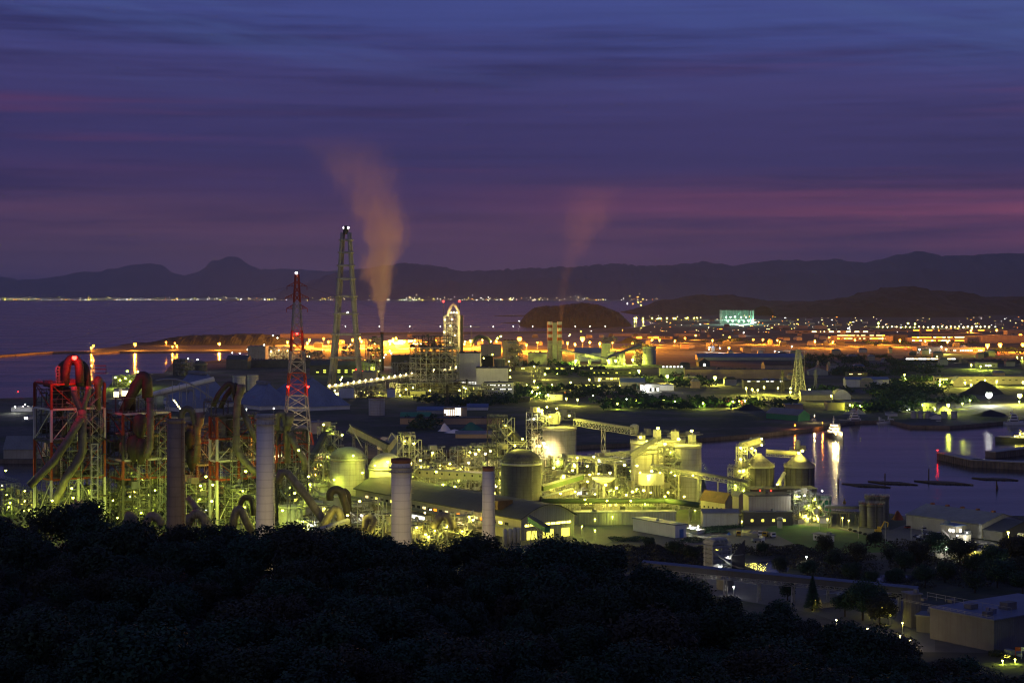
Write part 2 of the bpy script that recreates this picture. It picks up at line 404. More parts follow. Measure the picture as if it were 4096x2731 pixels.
rnd = random.Random(5)
def interp(pts, x):
    for (a, ya), (c, yc) in zip(pts, pts[1:]):
        if a <= x <= c: return ya + (yc - ya) * (x - a) / (c - a)
    return pts[0][1] if x < pts[0][0] else pts[-1][1]
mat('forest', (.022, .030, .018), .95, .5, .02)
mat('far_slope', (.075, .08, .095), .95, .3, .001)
def ridge(name, pts, D, depth, zb, material, step=10, rows=14, jag=1., rough=0.):
    b = MB(); xs = []; x = pts[0][0]
    while x <= pts[-1][0]: xs.append(x); x += step
    r = random.Random(int(D)); n = len(xs); vs = []
    jit = [r.uniform(-1, 1) for _ in xs]; jit = [(jit[i] + jit[max(0, i - 1)]) / 2 for i in range(n)]
    for j in range(rows + 1):
        t = -1 + 2 * j / rows
        for i, x in enumerate(xs):
            hz = zat(interp(pts, x) + jit[i] * jag, D); k = max(0, 1 - t * t) ** .75
            wob = .86 + .28 * (.5 + .5 * sin(i * .37 + j * 1.3) * sin(i * .11 - j * .7)) if abs(t) > .2 else 1
            y = D + t * depth / 2
            vs.append((xat(x, D) + rough * r.uniform(-1, 1), y, zb + max(0, hz - zb) * min(1, k * wob) + (rough * r.uniform(0, 1) if 0 < j < rows else 0)))
    b.smooth = not rough
    b.add(vs, [(j * n + i, j * n + i + 1, (j + 1) * n + i + 1, (j + 1) * n + i) for j in range(rows) for i in range(n - 1)])
    return setting(b, name, material)
ML = [(-300, 1100), (0, 1105), (60, 1126), (256, 1105), (333, 1085), (417, 1087), (553, 1055), (613, 1055), (684, 1090), (744, 1105), (803, 1085), (881, 1043), (917, 1025), (952, 1028),
      (988, 1055), (1048, 1082), (1119, 1073), (1220, 1079), (1310, 1085), (1480, 1072), (1620, 1054), (1741, 1062), (1846, 1083), (2003, 1080), (2142, 1071), (2316, 1066), (2473, 1054),
      (2577, 1066), (2717, 1059), (2821, 1045), (2926, 1066), (3048, 1045), (3135, 1041), (3239, 1045), (3344, 1036), (3413, 1057), (3518, 1041), (3570, 1024), (3675, 1006), (3744, 1027),
      (3866, 1024), (4005, 1013), (4096, 1019), (4500, 1030)]
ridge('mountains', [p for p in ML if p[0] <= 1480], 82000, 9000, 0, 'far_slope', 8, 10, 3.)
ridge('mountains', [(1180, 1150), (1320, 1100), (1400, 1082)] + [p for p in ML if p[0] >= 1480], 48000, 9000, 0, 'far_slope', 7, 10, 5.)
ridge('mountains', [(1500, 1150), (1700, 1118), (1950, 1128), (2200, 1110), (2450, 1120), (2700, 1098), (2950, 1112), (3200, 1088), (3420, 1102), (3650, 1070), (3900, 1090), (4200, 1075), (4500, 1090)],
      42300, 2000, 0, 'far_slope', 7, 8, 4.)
ridge('hills', [(2520, 1250), (2600, 1222), (2638, 1203), (2695, 1199), (2791, 1179), (2854, 1184), (2905, 1179), (2982, 1193), (3058, 1203), (3204, 1206), (3300, 1206), (3427, 1187), (3503, 1165), (3554, 1152),
      (3618, 1147), (3681, 1161), (3777, 1165), (3872, 1180), (3955, 1203), (4031, 1187), (4100, 1187), (4500, 1180)], 11500, 2200, 0, 'forest', 7, 14, 1.6, 3.)
ridge('hills', [(3050, 1225), (3200, 1212), (3350, 1196), (3480, 1186), (3600, 1198), (3750, 1216), (3850, 1232)], 9900, 1000, 0, 'forest', 7, 12, 1.4, 3.)
ridge('island', [(2078, 1304), (2092, 1275), (2112, 1250), (2140, 1232), (2185, 1224), (2200, 1227), (2250, 1222), (2300, 1216), (2350, 1213), (2410, 1225), (2470, 1250), (2500, 1276), (2518, 1306)],
      7100, 650, 0, 'forest', 3, 16, 1.8, 3.)
ridge('hills', [(520, 1392), (600, 1372), (690, 1350), (760, 1343), (830, 1340), (900, 1341), (960, 1336), (1050, 1337), (1110, 1348), (1160, 1372)], 4300, 260, 2, 'forest', 4, 12, 1.2, 1.5)

# ---------------------------------------------------------------- haze over the bay
m, nt = _nodes('haze'); v = N(nt, 'ShaderNodeVolumePrincipled'); v.inputs['Color'].default_value = (.80, .92, 1., 1)
v.inputs['Density'].default_value = 1.3e-5; v.inputs['Anisotropy'].default_value = 0.
o = N(nt, 'ShaderNodeOutputMaterial'); nt.links.new(v.outputs[0], o.inputs['Volume']); M['haze'] = m
b = MB(); b.box((0, 46000, -6), 110000, 93000, 2400); setting(b, 'haze', 'haze', 'stuff')

# ---------------------------------------------------------------- steam plumes
def plume(name, base, axis, rad, hgt, dens, label, col=(.95, .80, .66)):
    """axis(t)->(x,y) drift, rad(t); t in 0..1 along the height"""
    b = MB(); n = 20; K = 24
    vs = []
    for i in range(K + 1):
        t = i / K; ax = axis(t); r = rad(t) * 1.35
        vs += [(ax[0] + cos(2 * pi * k / n) * r, ax[1] + sin(2 * pi * k / n) * r, t * hgt) for k in range(n)]
    b.add(vs, [(i * n + k, i * n + (k + 1) % n, (i + 1) * n + (k + 1) % n, (i + 1) * n + k) for i in range(K) for k in range(n)] + [tuple(range(n - 1, -1, -1)), tuple(range(K * n, K * n + n))])
    m, nt = _nodes(name); tc = N(nt, 'ShaderNodeTexCoord').outputs['Object']
    sp = N(nt, 'ShaderNodeSeparateXYZ'); nt.links.new(tc, sp.inputs[0])
    t = mth(nt, 'DIVIDE', sp.outputs[2], hgt)
    fc = N(nt, 'ShaderNodeFloatCurve'); c = fc.mapping.curves[0]; R = max(rad(i / 20) for i in range(21)); A = max(abs(axis(i / 10)[0]) for i in range(11)) or 1
    def curve(fn):
        fc = N(nt, 'ShaderNodeFloatCurve'); c = fc.mapping.curves[0]; c.points[0].location = (0, fn(0)); c.points[1].location = (1, fn(1))
        for i in range(1, 10): c.points.new(i / 10, fn(i / 10))
        fc.mapping.update(); nt.links.new(t, fc.inputs['Value']); return fc.outputs[0]
    ax = mth(nt, 'MULTIPLY', mth(nt, 'SUBTRACT', curve(lambda q: axis(q)[0] / A * .5 + .5), .5), 2 * A)
    rr = mth(nt, 'MULTIPLY', curve(lambda q: rad(q) / R), R)
    nz = noise(nt, tc, .034, 8, .66, (1, 1, .7)); nz2 = noise(nt, tc, .09, 4, .6, (1, 1, .5), (5, 3, 1))
    dx = mth(nt, 'SUBTRACT', sp.outputs[0], ax)
    r = mth(nt, 'DIVIDE', mth(nt, 'SQRT', mth(nt, 'ADD', mth(nt, 'MULTIPLY', dx, dx), mth(nt, 'MULTIPLY', sp.outputs[1], sp.outputs[1]))), rr)
    edge = mth(nt, 'ADD', r, mth(nt, 'ADD', mth(nt, 'MULTIPLY', mth(nt, 'SUBTRACT', nz, .5), 2.1), mth(nt, 'MULTIPLY', mth(nt, 'SUBTRACT', nz2, .5), 1.3)))
    d = mrange(nt, edge, 1.05, .30, 0, 1, True)
    fade = curve(dens)
    v = N(nt, 'ShaderNodeVolumePrincipled'); v.inputs['Color'].default_value = (*col, 1); v.inputs['Anisotropy'].default_value = .1
    nt.links.new(mth(nt, 'MULTIPLY', mth(nt, 'MULTIPLY', d, fade), .1), v.inputs['Density'])
    o = N(nt, 'ShaderNodeOutputMaterial'); nt.links.new(v.outputs[0], o.inputs['Volume']); M[name] = m
    o = b.build(name, name); o.location = base; o['label'] = label; o['category'] = 'steam'; o['kind'] = 'stuff'; return o
SB = P3(1528, 1326, 2840)
def ppath(pts):
    return lambda t: (interp(pts, t), 0)
def tab(pts): return lambda t: interp(pts, t)
plume('steam_plume', SB, ppath([(0, 0), (.1, -1), (.285, -7), (.47, 6), (.66, -10), (.85, -45), (1, -75)]), tab([(0, 3), (.1, 7), (.2, 20), (.285, 30), (.47, 40), (.66, 52), (.85, 76), (1, 90)]), 330,
      tab([(0, 1.8), (.05, 1.1), (.12, .7), (.2, .36), (.3, .24), (.45, .17), (.56, .09), (.68, .040), (.85, .016), (1, 0)]), 'tall pale steam plume rising from the thin dark stack', (.80, .78, .84))
SB2 = P3(2243, 1283, 3260)
plume('steam_wisp', SB2, ppath([(0, 0), (.3, 8), (.6, 36), (.8, 58), (1, 70)]), tab([(0, 4), (.3, 12), (.5, 30), (.7, 56), (.9, 70), (1, 76)]), 270,
      tab([(0, .08), (.15, .016), (.4, .008), (.55, .009), (.75, .009), (.9, .004), (1, 0)]), 'faint thin steam wisp drifting above the twin striped chimneys', (.85, .78, .76))
# ================================================================ builders shared by the plant and the town
def q(C, a, b, z): return C + U * a - V * b + UP * z       # a: right and away, b: left and away
def solve(C, axis, px):
    k = (px - CX) / F; return (k * C.y - C.x) / (axis.x - k * axis.y)
_win = {}
def windows(t, C, ex, L, z0, z1, rows, cols, w, h, glowm='glass', lit=0., seed=1, out=None, name='window', x0=.06, x1=.94):
    """window panes as parts on the wall that starts at C and runs L metres along ex"""
    r = random.Random(seed); n = ex.cross(UP).normalized(); n = out or n
    ang = atan2(ex.y, ex.x)
    for i in range(rows):
        for j in range(cols):
            m = glowm if isinstance(glowm, str) else r.choice(glowm)
            if lit and r.random() > lit: m = 'glass'
            k = (round(w, 2), round(h, 2), m)
            if k not in _win:
                b = MB(); b.box((0, 0, 0), w, .12, h, 0, False); b.k = 1
                b.box((0, -.02, -h / 2 - .12), w + .2, .25, .12, 0, False); b.box((0, -.01, 0), .08, .18, h, 0, False)
                me = bpy.data.meshes.new(name); me.from_pydata(b.v, [], b.f); me.materials.append(M[m]); me.materials.append(M['wall_dark'])
                me.polygons.foreach_set('material_index', b.m); _win[k] = me
            p = C + ex * (L * (x0 + (x1 - x0) * (j + .5) / cols)) + UP * (z0 + (z1 - z0) * (i + .5) / rows) + n * .03
            o = bpy.data.objects.new(name, _win[k]); COL.objects.link(o); o.parent = t; o.location = p - Vector(t.location); o.rotation_euler = (0, 0, ang)
def building(label, C, L, W, z1, roof='flat', rise=3, wall='wall_grey', roofm='roof_grey', name='building', cat='building', group=None, z0=0., wins=(), ridge_on='L', over=.5, door=None, ang=None):
    """C near corner at ground; L metres to the left-away side, W metres to the right-away side; heights above ground"""
    C = Vector(C); u, v_ = (U, V) if ang is None else (Vector((cos(ang), sin(ang), 0)), Vector((sin(ang), -cos(ang), 0)))
    t = thing(name, label, cat, C, group)
    P = lambda a, b, z: C + u * a - v_ * b + UP * z
    b = MB()
    pl = [P(0, 0, 0), P(W, 0, 0), P(W, L, 0), P(0, L, 0)]
    b.add([p + UP * z for z in (z0, z1) for p in pl], [(0, 1, 5, 4), (1, 2, 6, 5), (2, 3, 7, 6), (3, 0, 4, 7)])
    rf = MB()
    if roof == 'flat':
        rf.prism([P(-over, -over, 0), P(W + over, -over, 0), P(W + over, L + over, 0), P(-over, L + over, 0)], C.z + z1 - .1, C.z + z1 + .35)
        for k in range(max(1, int(L * W / 260))):
            r = random.Random(k + int(L * 7)); x, y = r.uniform(.15, .85) * W, r.uniform(.1, .9) * L
            rf.box(P(x, y, z1 + .35), r.uniform(1, 2.5), r.uniform(1, 3), r.uniform(.8, 1.8), R35)
    else:
        n = 10 if roof == 'barrel' else 2
        if ridge_on == 'L': S, ex, ey, LL = W, u, -v_, L
        else: S, ex, ey, LL = L, -v_, u, W
        prof = [(S * i / n, (sin(pi * i / n) ** .9 if roof == 'barrel' else 1 - abs(2 * i / n - 1)) * rise) for i in range(n + 1)]
        o = P(0, 0, z1)
        for o2, e2 in ((o, 1), (o + ey * LL, -1)): b.add([o2 + ex * a + UP * c for a, c in prof], [tuple(range(n + 1))])
        top = [(a, c + .02) for a, c in prof]; th = [(a, c + .4) for a, c in prof]
        th[0] = (-over, th[0][1] - .25); th[-1] = (S + over, th[-1][1] - .25); top[0] = (-over, -.3); top[-1] = (S + over, -.3)
        oo = o - ey * over
        vs = [oo + ex * a + UP * c for a, c in top + th]; vs += [p_ + ey * (LL + 2 * over) for p_ in vs]; m_ = 2 * (n + 1)
        fs = []
        for i in range(n):
            fs += [(i, i + 1, m_ + i + 1, m_ + i), (n + 1 + i, n + 2 + i, m_ + n + 2 + i, m_ + n + 1 + i), (i, i + 1, n + 2 + i, n + 1 + i), (m_ + i, m_ + i + 1, m_ + n + 2 + i, m_ + n + 1 + i)]
        fs += [(0, n + 1, m_ + n + 1, m_), (n, 2 * n + 1, m_ + 2 * n + 1, m_ + n)]
        rf.add(vs, fs)
    b.build('wall', wall, t); rf.build('roof', roofm, t)
    for wn in wins:
        side = wn[0]
        if side == 'L': windows(t, P(0, L, 0), v_, L, *wn[1:], out=-u)
        elif side == 'W': windows(t, P(0, 0, 0), u, W, *wn[1:], out=v_)
    if door:
        d = MB(); a, w_, h_ = door[1:4]
        if door[0] == 'W': d.box(P(W * a, -.05, 0), w_, .25, h_, R35 if ang is None else ang)
        else: d.box(P(-.05, L * a, 0), .25, w_, h_, R35 if ang is None else ang)
        d.build('door', door[4], t)
    return t
def gb(label, x, y, xl, xr, yt, **k):
    """building from photograph outline: near corner x,y; left and right end columns; eave height at the near corner"""
    C = G(x, y); L = abs(solve(C, -V, xl)); W = abs(solve(C, U, xr)); return building(label, C, L, W, zat(yt, C.y) - GZ, **k)
def fb(label, x0, x1, yt, yb, depth, **k):
    """building seen square on"""
    C = G(x0, yb); W = (x1 - x0) * C.y / F; k.setdefault('ang', 0.0)
    return building(label, C, depth, W, zat(yt, C.y) - GZ, **k)
def supports(t, a, c, n=4, w=2., z=GZ, r=.35, m='steel'):
    for i in range(n):
        b = MB()
        p = Vector(a).lerp(Vector(c), (i + .5) / n)
        if p.z - z < 2: continue
        e = (Vector(c) - Vector(a)).cross(UP).normalized() * w / 2
        for s in (-1, 1): b.bar(p + e * s, Vector((p.x, p.y, z)) + e * s * 1.6, r)
        k = max(1, int((p.z - z) / 7))
        for j in range(k):
            z0 = z + (p.z - z) * j / k; z1_ = z + (p.z - z) * (j + 1) / k
            b.bar(Vector((p.x, p.y, z0)) - e * 1.2, Vector((p.x, p.y, z1_)) + e, r * .6); b.bar(Vector((p.x, p.y, z0)) + e * 1.2, Vector((p.x, p.y, z1_)) - e, r * .6)
        b.build('trestle', m, t)
def gallery(label, a, c, w=3.2, h=2.8, wall='wall_grey', roofm='roof_dark', n=4, wins=0, sup=True, rnd_=False, group=None, name='conveyor_gallery'):
    a = Vector(a); c = Vector(c); base = Vector(((a.x + c.x) / 2, (a.y + c.y) / 2, GZ)); t = thing(name, label, 'conveyor', base, group)
    d = c - a; L = d.length; d.normalize(); e = d.cross(UP).normalized(); g = e.cross(d)
    b = MB()
    if rnd_: b.tube([a + UP * h / 2, c + UP * h / 2], h / 2, 14)
    else: b.extr([(-w / 2, 0), (w / 2, 0), (w / 2, h), (-w / 2, h)], a, e, g, d, L)
    b.build('housing', wall, t)
    if not rnd_:
        b = MB(); b.extr([(-w / 2 - .35, h - .05), (w / 2 + .35, h - .05), (w / 2 + .35, h + .1), (0, h + .8), (-w / 2 - .35, h + .1)], a - d * .3, e, g, d, L + .6); b.build('roof', roofm, t)
    b = MB(); b.truss(a - g * 1.6, c - g * 1.6, w, 1.5, .16, 2.6); b.build('truss', 'steel', t)
    if sup: supports(t, a - g * 1.6, c - g * 1.6, n, w)
    if wins:
        sgn = -1 if e.y > 0 else 1
        for i in range(wins):
            b = MB(); p = a + d * L * (i + .5) / wins + g * h * .6 + e * sgn * (w / 2 + .02); b.box(p, 1.1, .15, 1.1, atan2(d.y, d.x), False); b.build('window', 'black', t)
    return t
def bridge(label, a, c, w=2.6, h=2.6, n=3, m='steel', belt=True, group=None, sup=True, cat='conveyor', name='conveyor_bridge'):
    a = Vector(a); c = Vector(c); t = thing(name, label, cat, Vector(((a.x + c.x) / 2, (a.y + c.y) / 2, GZ)), group)
    b = MB(); b.truss(a, c, w, h, .22, 2.6); b.build('truss', m, t)
    b = MB(); d = (c - a).normalized(); e = d.cross(UP).normalized(); g = e.cross(d)
    b.bar(a + g * .1, c + g * .1, w, .15); b.build('walkway', 'dark_steel', t)
    b = MB()
    for s in (-1, 1): b.rail([a + g * h + e * s * w / 2, c + g * h + e * s * w / 2], 1.1, .08, 3)
    b.build('railing', m, t)
    if belt:
        b = MB(); b.tube([a + g * (h + .6), c + g * (h + .6)], .8, 8); b.build('belt_cover', 'roof_grey', t)
    if sup: supports(t, a, c, n, w, m=m)
    return t
def silo(label, c, r, h, top='flat', rise=3., m='concrete', roofm=None, rails=True, name='silo', group=None, skirt=True, ribs=0, panel=True):
    """c centre at ground"""
    c = Vector(c); t = thing(name, label, 'silo', c, group)
    b = MB(); b.lathe(c, [(r * 1.01, 0), (r, .3), (r, h - 1.2)], 40)
    b.build('shell', m, t)
    b = MB(); b.lathe(c + UP * (h - 1.2), [(r + .35, 0), (r + .35, 1.2), (r - .2, 1.25)], 40); b.build('rim', m if not skirt else 'pale_steel', t)
    if top == 'dome': prof = [(r * .98 * cos(a), rise * sin(a)) for a in [pi / 2 * i / 8 for i in range(8)]] + [(.4, rise)]
    elif top == 'cone': prof = [(r + .5, 0), (r * .2, rise), (r * .18, rise + .8)]
    else: prof = [(r, 0), (r * .9, .25), (.3, .5)]
    b = MB(); b.lathe(c + UP * h, prof, 18 if top == 'cone' else 40); b.build('roof', roofm or m, t)
    b = MB(); pts = [c + Vector((cos(2 * pi * k / 20) * (r + .3), sin(2 * pi * k / 20) * (r + .3), h + .05)) for k in range(20)]
    if rails: b.rail(pts, 1.1, .09, 3, True); b.build('railing', 'pale_steel', t)
    b = MB(); a = -pi / 2 + .55
    p = c + Vector((cos(a) * (r + .5), sin(a) * (r + .5), 0)); b.ladder(p, p + UP * h); b.build('ladder', 'steel', t)
    if ribs:
        b = MB()
        for k in range(ribs): a = 2 * pi * k / ribs; p = c + Vector((cos(a) * r, sin(a) * r, 0)); b.bar(p, p + UP * (h - 1.4), .3)
        b.build('rib', 'dark_steel', t)
    return t
def stack(label, x, yt, D, rpx, m, yb=2150, rim='stack_rim', flare=1.12, plat=(), ladder_side=.6, name='chimney', scar=False):
    X = xat(x, D); zt = zat(yt, D); r = rpx * D / F; c = Vector((X, D, GZ)); h = zt - GZ; t = thing(name, label, 'chimney', c)
    b = MB(); b.lathe(c, [(r * flare * 1.05, 0), (r * flare, h * .1), (r * (1 + (flare - 1) * .35), h * .5), (r, h - 1.8)], 40); b.build('shaft', m, t)
    b = MB(); b.lathe(c + UP * (h - 1.8), [(r * 1.02, 0), (r * 1.03, 1.8), (r * .86, 1.85), (r * .84, -.6), (r * .3, -.7)], 36); b.build('rim', rim, t)
    for pz in plat:
        b = MB(); z = h - pz; rr = r * 1.03 + 1.
        b.lathe(c + UP * z, [(r * 1.0, 0), (rr, 0), (rr, .25), (r * 1.0, .25)], 28, False)
        b.rail([c + Vector((cos(2 * pi * k / 18) * rr, sin(2 * pi * k / 18) * rr, z + .2)) for k in range(18)], 1.2, .1, 4, True); b.build('platform', 'steel', t)
    b = MB(); a = -pi / 2 + ladder_side; d = Vector((cos(a), sin(a), 0))
    b.ladder(c + d * (r * flare + .4), c + d * (r + .3) + UP * h, .7, .1, 1.5)
    for k in range(int(h / 3)): z = k * 3; rr = r * flare + (r - r * flare) * z / h; b.lathe(c + d * (rr + .9) + UP * z, [(.55, 0), (.55, .1)], 6, False)
    b.build('ladder', 'rust' if m != 'white_stack' else 'steel', t)
    return t
def arc(p0, p1, bulge, n=8, up=UP):
    p0 = Vector(p0); p1 = Vector(p1); m = (p0 + p1) / 2; e = (p0 - p1) / 2
    return [m + e * cos(pi * i / n) + up * bulge * sin(pi * i / n) for i in range(n + 1)]
def ductpart(t, pts, r, m='duct', rings=True, n=14, name='duct'):
    b = MB(); b.tube(pts, r, n)
    if rings:
        pts = [Vector(p) for p in pts]; rr = r if not isinstance(r, (list, tuple)) else r[0]
        for a, c in zip(pts, pts[1:]):
            L = (c - a).length; k = max(1, int(L / 4))
            d = (c - a).normalized()
            for i in range(k): p = a.lerp(c, (i + .5) / k); b.tube([p - d * .15, p + d * .15], rr * 1.06, n)
    return b.build(name, m, t)
def cyclone(t, c, r, h, m='duct_dark'):
    b = MB(); b.lathe(Vector(c), [(r * .25, -h * .7), (r, 0), (r, h * .8), (r * .6, h), (r * .3, h + .6)], 18); return b.build('cyclone', m, t)
def frame(b, C, W, L, zs, nc=2, nr=2, r=.5, cols=(0, 1), beam=None, diag=True, diagr=.6, split=1):
    """columns and beams; zs are the deck heights. material slots alternate down the columns"""
    for i in range(nc + 1):
        for j in range(nr + 1):
            if 0 < i < nc and 0 < j < nr: continue
            a, c_ = W * i / nc, L * j / nr; pts = [0] + list(zs)
            for k in range(len(pts) - 1):
                b.k = cols[(len(pts) - 2 - k) % len(cols)]; b.bar(q(C, a, c_, pts[k]), q(C, a, c_, pts[k + 1]), r * 1.9, r * 1.9)
    for k, z in enumerate(zs):
        b.k = (beam[k % len(beam)] if beam else cols[k % len(cols)])
        for a0, b0, a1, b1 in ((0, 0, W, 0), (W, 0, W, L), (W, L, 0, L), (0, L, 0, 0)):
            b.bar(q(C, a0, b0, z), q(C, a1, b1, z), r * 1.1, r * 1.7)
    if diag:
        zz = [0] + list(zs)
        for k in range(len(zz) - 1):
            b.k = cols[(len(zz) - 2 - k) % len(cols)]
            for (a0, b0, a1, b1, n) in ((0, 0, W, 0, nc), (0, L, 0, 0, nr), (W, L, 0, L, nc)):
                for i in range(n):
                    s0, s1 = i / n, (i + 1) / n
                    if (i + k) % 2: s0, s1 = s1, s0
                    A = q(C, a0 + (a1 - a0) * s0, b0 + (b1 - b0) * s0, zz[k]); B = q(C, a0 + (a1 - a0) * s1, b0 + (b1 - b0) * s1, zz[k + 1]); b.bar(A, B, r * diagr)
def decks(t, C, W, L, zs, m='dark_steel', rails=True, holes=True, seed=1):
    for z in zs:
        b = MB(); rb = MB()
        # deck laid round the equipment opening in its middle
        gx = [0, W * .25, W * .75, W]; gy = [0, L / 3, L * 2 / 3, L]; vs = [q(C, x, y, z + dz) for dz in (-.15, 0) for y in gy for x in gx]
        b.add(vs, [f for j in range(3) for i in range(3) if not (holes and i == 1 and j == 1) for f in ((j * 4 + i, j * 4 + i + 1, j * 4 + i + 5, j * 4 + i + 4), (16 + j * 4 + i, 16 + j * 4 + i + 1, 16 + j * 4 + i + 5, 16 + j * 4 + i + 4))])
        if rails: rb.rail([q(C, 0, 0, z + .4), q(C, W, 0, z + .4), q(C, W, L, z + .4), q(C, 0, L, z + .4)], 1.2, .1, 2.5, True)
        b.build('deck', m, t)
        if rails: rb.build('railing', 'galv', t)
def stairs(t, C, a, z1, w=3., r=.14, m='pale_steel', step=4.):
    """zigzag stair tower"""
    b = MB(); n = int(z1 / step)
    for i in range(4): b.bar(q(C, a + (w * 1.6 if i % 2 else 0), -.4 - (w if i > 1 else 0), 0), q(C, a + (w * 1.6 if i % 2 else 0), -.4 - (w if i > 1 else 0), n * step), r * 1.4)
    for i in range(n):
        x0, x1 = (a, a + w * 1.6) if i % 2 == 0 else (a + w * 1.6, a); y = -.9 - (i % 2) * w * .5
        b.bar(q(C, x0, y, i * step), q(C, x1, y, (i + 1) * step), w * .4, .25)
        b.bar(q(C, x0, y - .6, i * step + 1), q(C, x1, y - .6, (i + 1) * step + 1), r * .7)
        b.box(q(C, x1, -.4 - w / 2, (i + 1) * step), 1., w, .15, R35)
    b.build('staircase', m, t)
def pipework(C, W, L, h, seed, dens=1., mats=('steel', 'duct', 'galv')):
    """tangle of pipes, vessels, cabins and ladders inside a rack: three meshes by kind"""
    r = random.Random(seed); pb = MB(); vs = []; cs = []
    for k in range(int(W * h / 7 * dens) + 4):
        a, bb, z = r.uniform(0, W), r.uniform(-1, L), r.uniform(1, h); rr = r.choice((.1, .14, .18, .25, .4, .6)); t_ = r.random()
        if t_ < .45: p0 = q(C, a, bb, z); p1 = q(C, min(W + 2, a + r.uniform(3, W * .8)), bb, z); pts = [p0, p1]
        elif t_ < .75: z2 = min(h + 1.5, z + r.uniform(3, 10)); pts = [q(C, a, bb, z), q(C, a, bb, z2), q(C, a + r.uniform(-4, 4), bb, z2)]
        else: z2 = max(.5, z - r.uniform(2, 8)); pts = [q(C, a, bb, z), q(C, a + r.uniform(3, 8), bb, z2), q(C, a + 9, bb - 1, z2)]
        pb.k = r.randrange(3); pb.tube(pts, rr, 6)
    for k in range(int(W * L * h / 900 * dens) + 1):
        a, bb, z = r.uniform(1, W - 1), r.uniform(0, L - 1), r.choice((0, h * .35, h * .65)); rad = r.uniform(1., min(3., W / 5)); hh = r.uniform(2.5, 7)
        vb = MB(); vs.append((vb, r.choice(('pale_steel', 'duct'))))
        if r.random() < .3: vb.tube([q(C, a, bb, z + rad), q(C, a + hh, bb, z + rad)], [rad, rad], 12)
        else: vb.lathe(q(C, a, bb, z), [(rad * .3, 0), (rad, 1.2), (rad, hh), (rad * .5, hh + .8), (.2, hh + 1)], 14)
    for k in range(int(W * h / 130 * dens) + 1):
        a, bb, z = r.uniform(1, W - 2), r.uniform(-.5, L * .6), r.choice((0, h * .33, h * .66, h)); cb = MB(); cs.append((cb, r.choice(('wall_cream', 'wall_grey'))))
        cb.box(q(C, a, bb, z), r.uniform(2, 5), r.uniform(2, 4), r.uniform(2, 4.), R35)
    return pb, vs, cs
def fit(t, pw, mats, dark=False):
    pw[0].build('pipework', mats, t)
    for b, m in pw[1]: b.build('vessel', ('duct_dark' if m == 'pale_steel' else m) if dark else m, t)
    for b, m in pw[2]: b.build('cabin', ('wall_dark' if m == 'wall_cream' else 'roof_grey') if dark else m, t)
RK = []
def rack(label, x, y, xr, xl, yt, seed=1, nl=None, col='steel', dens=1., lights=(), group=None, z0=GZ, stair=True, roofed=False, name='process_unit', cat='plant structure'):
    """open steel process structure: near corner pixel column x, base row y; right/left ends; top row"""
    C = G(x, y); C.z = z0; W = min(60, abs(solve(C, U, xr))); L = min(40, max(5, abs(solve(C, -V, xl)))); h = zat(yt, C.y) - z0
    nl = nl or max(2, int(h / 4.6)); zs = [h * (i + 1) / nl for i in range(nl)]; t = thing(name, label, cat, C, group)
    b = MB(); frame(b, C, W, L, zs, max(2, int(W / 5.5)), max(1, int(L / 7)), .19, (0,), diagr=.7); b.build('steel_frame', col, t)
    decks(t, C, W, L, zs, 'dark_steel', True, True, seed)
    fit(t, pipework(C, W, L, h, seed, dens), ['galv', 'duct', 'pale_steel'])
    if stair: stairs(t, C, W * .7, h)
    if roofed: b = MB(); b.extr([(-1, 0), (L + 1, 0), (L / 2, 2.2)], q(C, -1, 0, h + 3), -V, UP, U, W + 2); b.build('roof', 'roof_grey', t)
    RK.append((C.copy(), W, L, h, label)); return t
# ================================================================ cement plant below the hill
def preheater(label, x, D, xr, xl, ys, cols, beams, seed, r=.62, nc=2):
    C = Vector((xat(x, D), D, GZ)); W = abs(solve(C, U, xr)); L = min(30, abs(solve(C, -V, xl))) if xl else 20
    zs = sorted(zat(y, D) - GZ for y in ys); t = thing('preheater_tower', label, 'kiln tower', C)
    b = MB(); frame(b, C, W, L, zs, nc, 1, r, cols, beams); b.build('steel_frame', ['red_paint', 'white_paint', 'dark_steel'], t)
    decks(t, C, W, L, zs, 'dark_steel', True, True, seed); stairs(t, C, W * .72, zs[-1] - 6, m='galv')
    z2 = [zs[-1] * (i + .5) / 11 for i in range(11)]; b = MB(); frame(b, q(C, .8, .8, 0), W - 1.6, L - 1.6, z2, 5, 3, .17, (0,), diagr=.8); b.build('inner_frame', 'galv_dark', t)
    b = MB(); frame(b, q(C, W * .3, -3.2, 0), W * .22, 2.8, [zs[-1] * .8 * (i + 1) / 12 for i in range(12)], 1, 1, .13, (0,), diagr=.8); b.build('service_tower', 'steel', t)
    for k in range(7):
        r_ = random.Random(seed * 9 + k); b = MB(); a = r_.uniform(1, W - 1); z0 = r_.uniform(0, zs[-1] * .7); b.ladder(q(C, a, -.9, z0), q(C, a, -.9, z0 + r_.uniform(6, 16)), .9, .13); b.build('ladder', 'white_paint' if k % 2 else 'galv', t)
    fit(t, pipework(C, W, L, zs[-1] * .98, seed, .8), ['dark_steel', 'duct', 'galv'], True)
    return t, C, W, L, zs
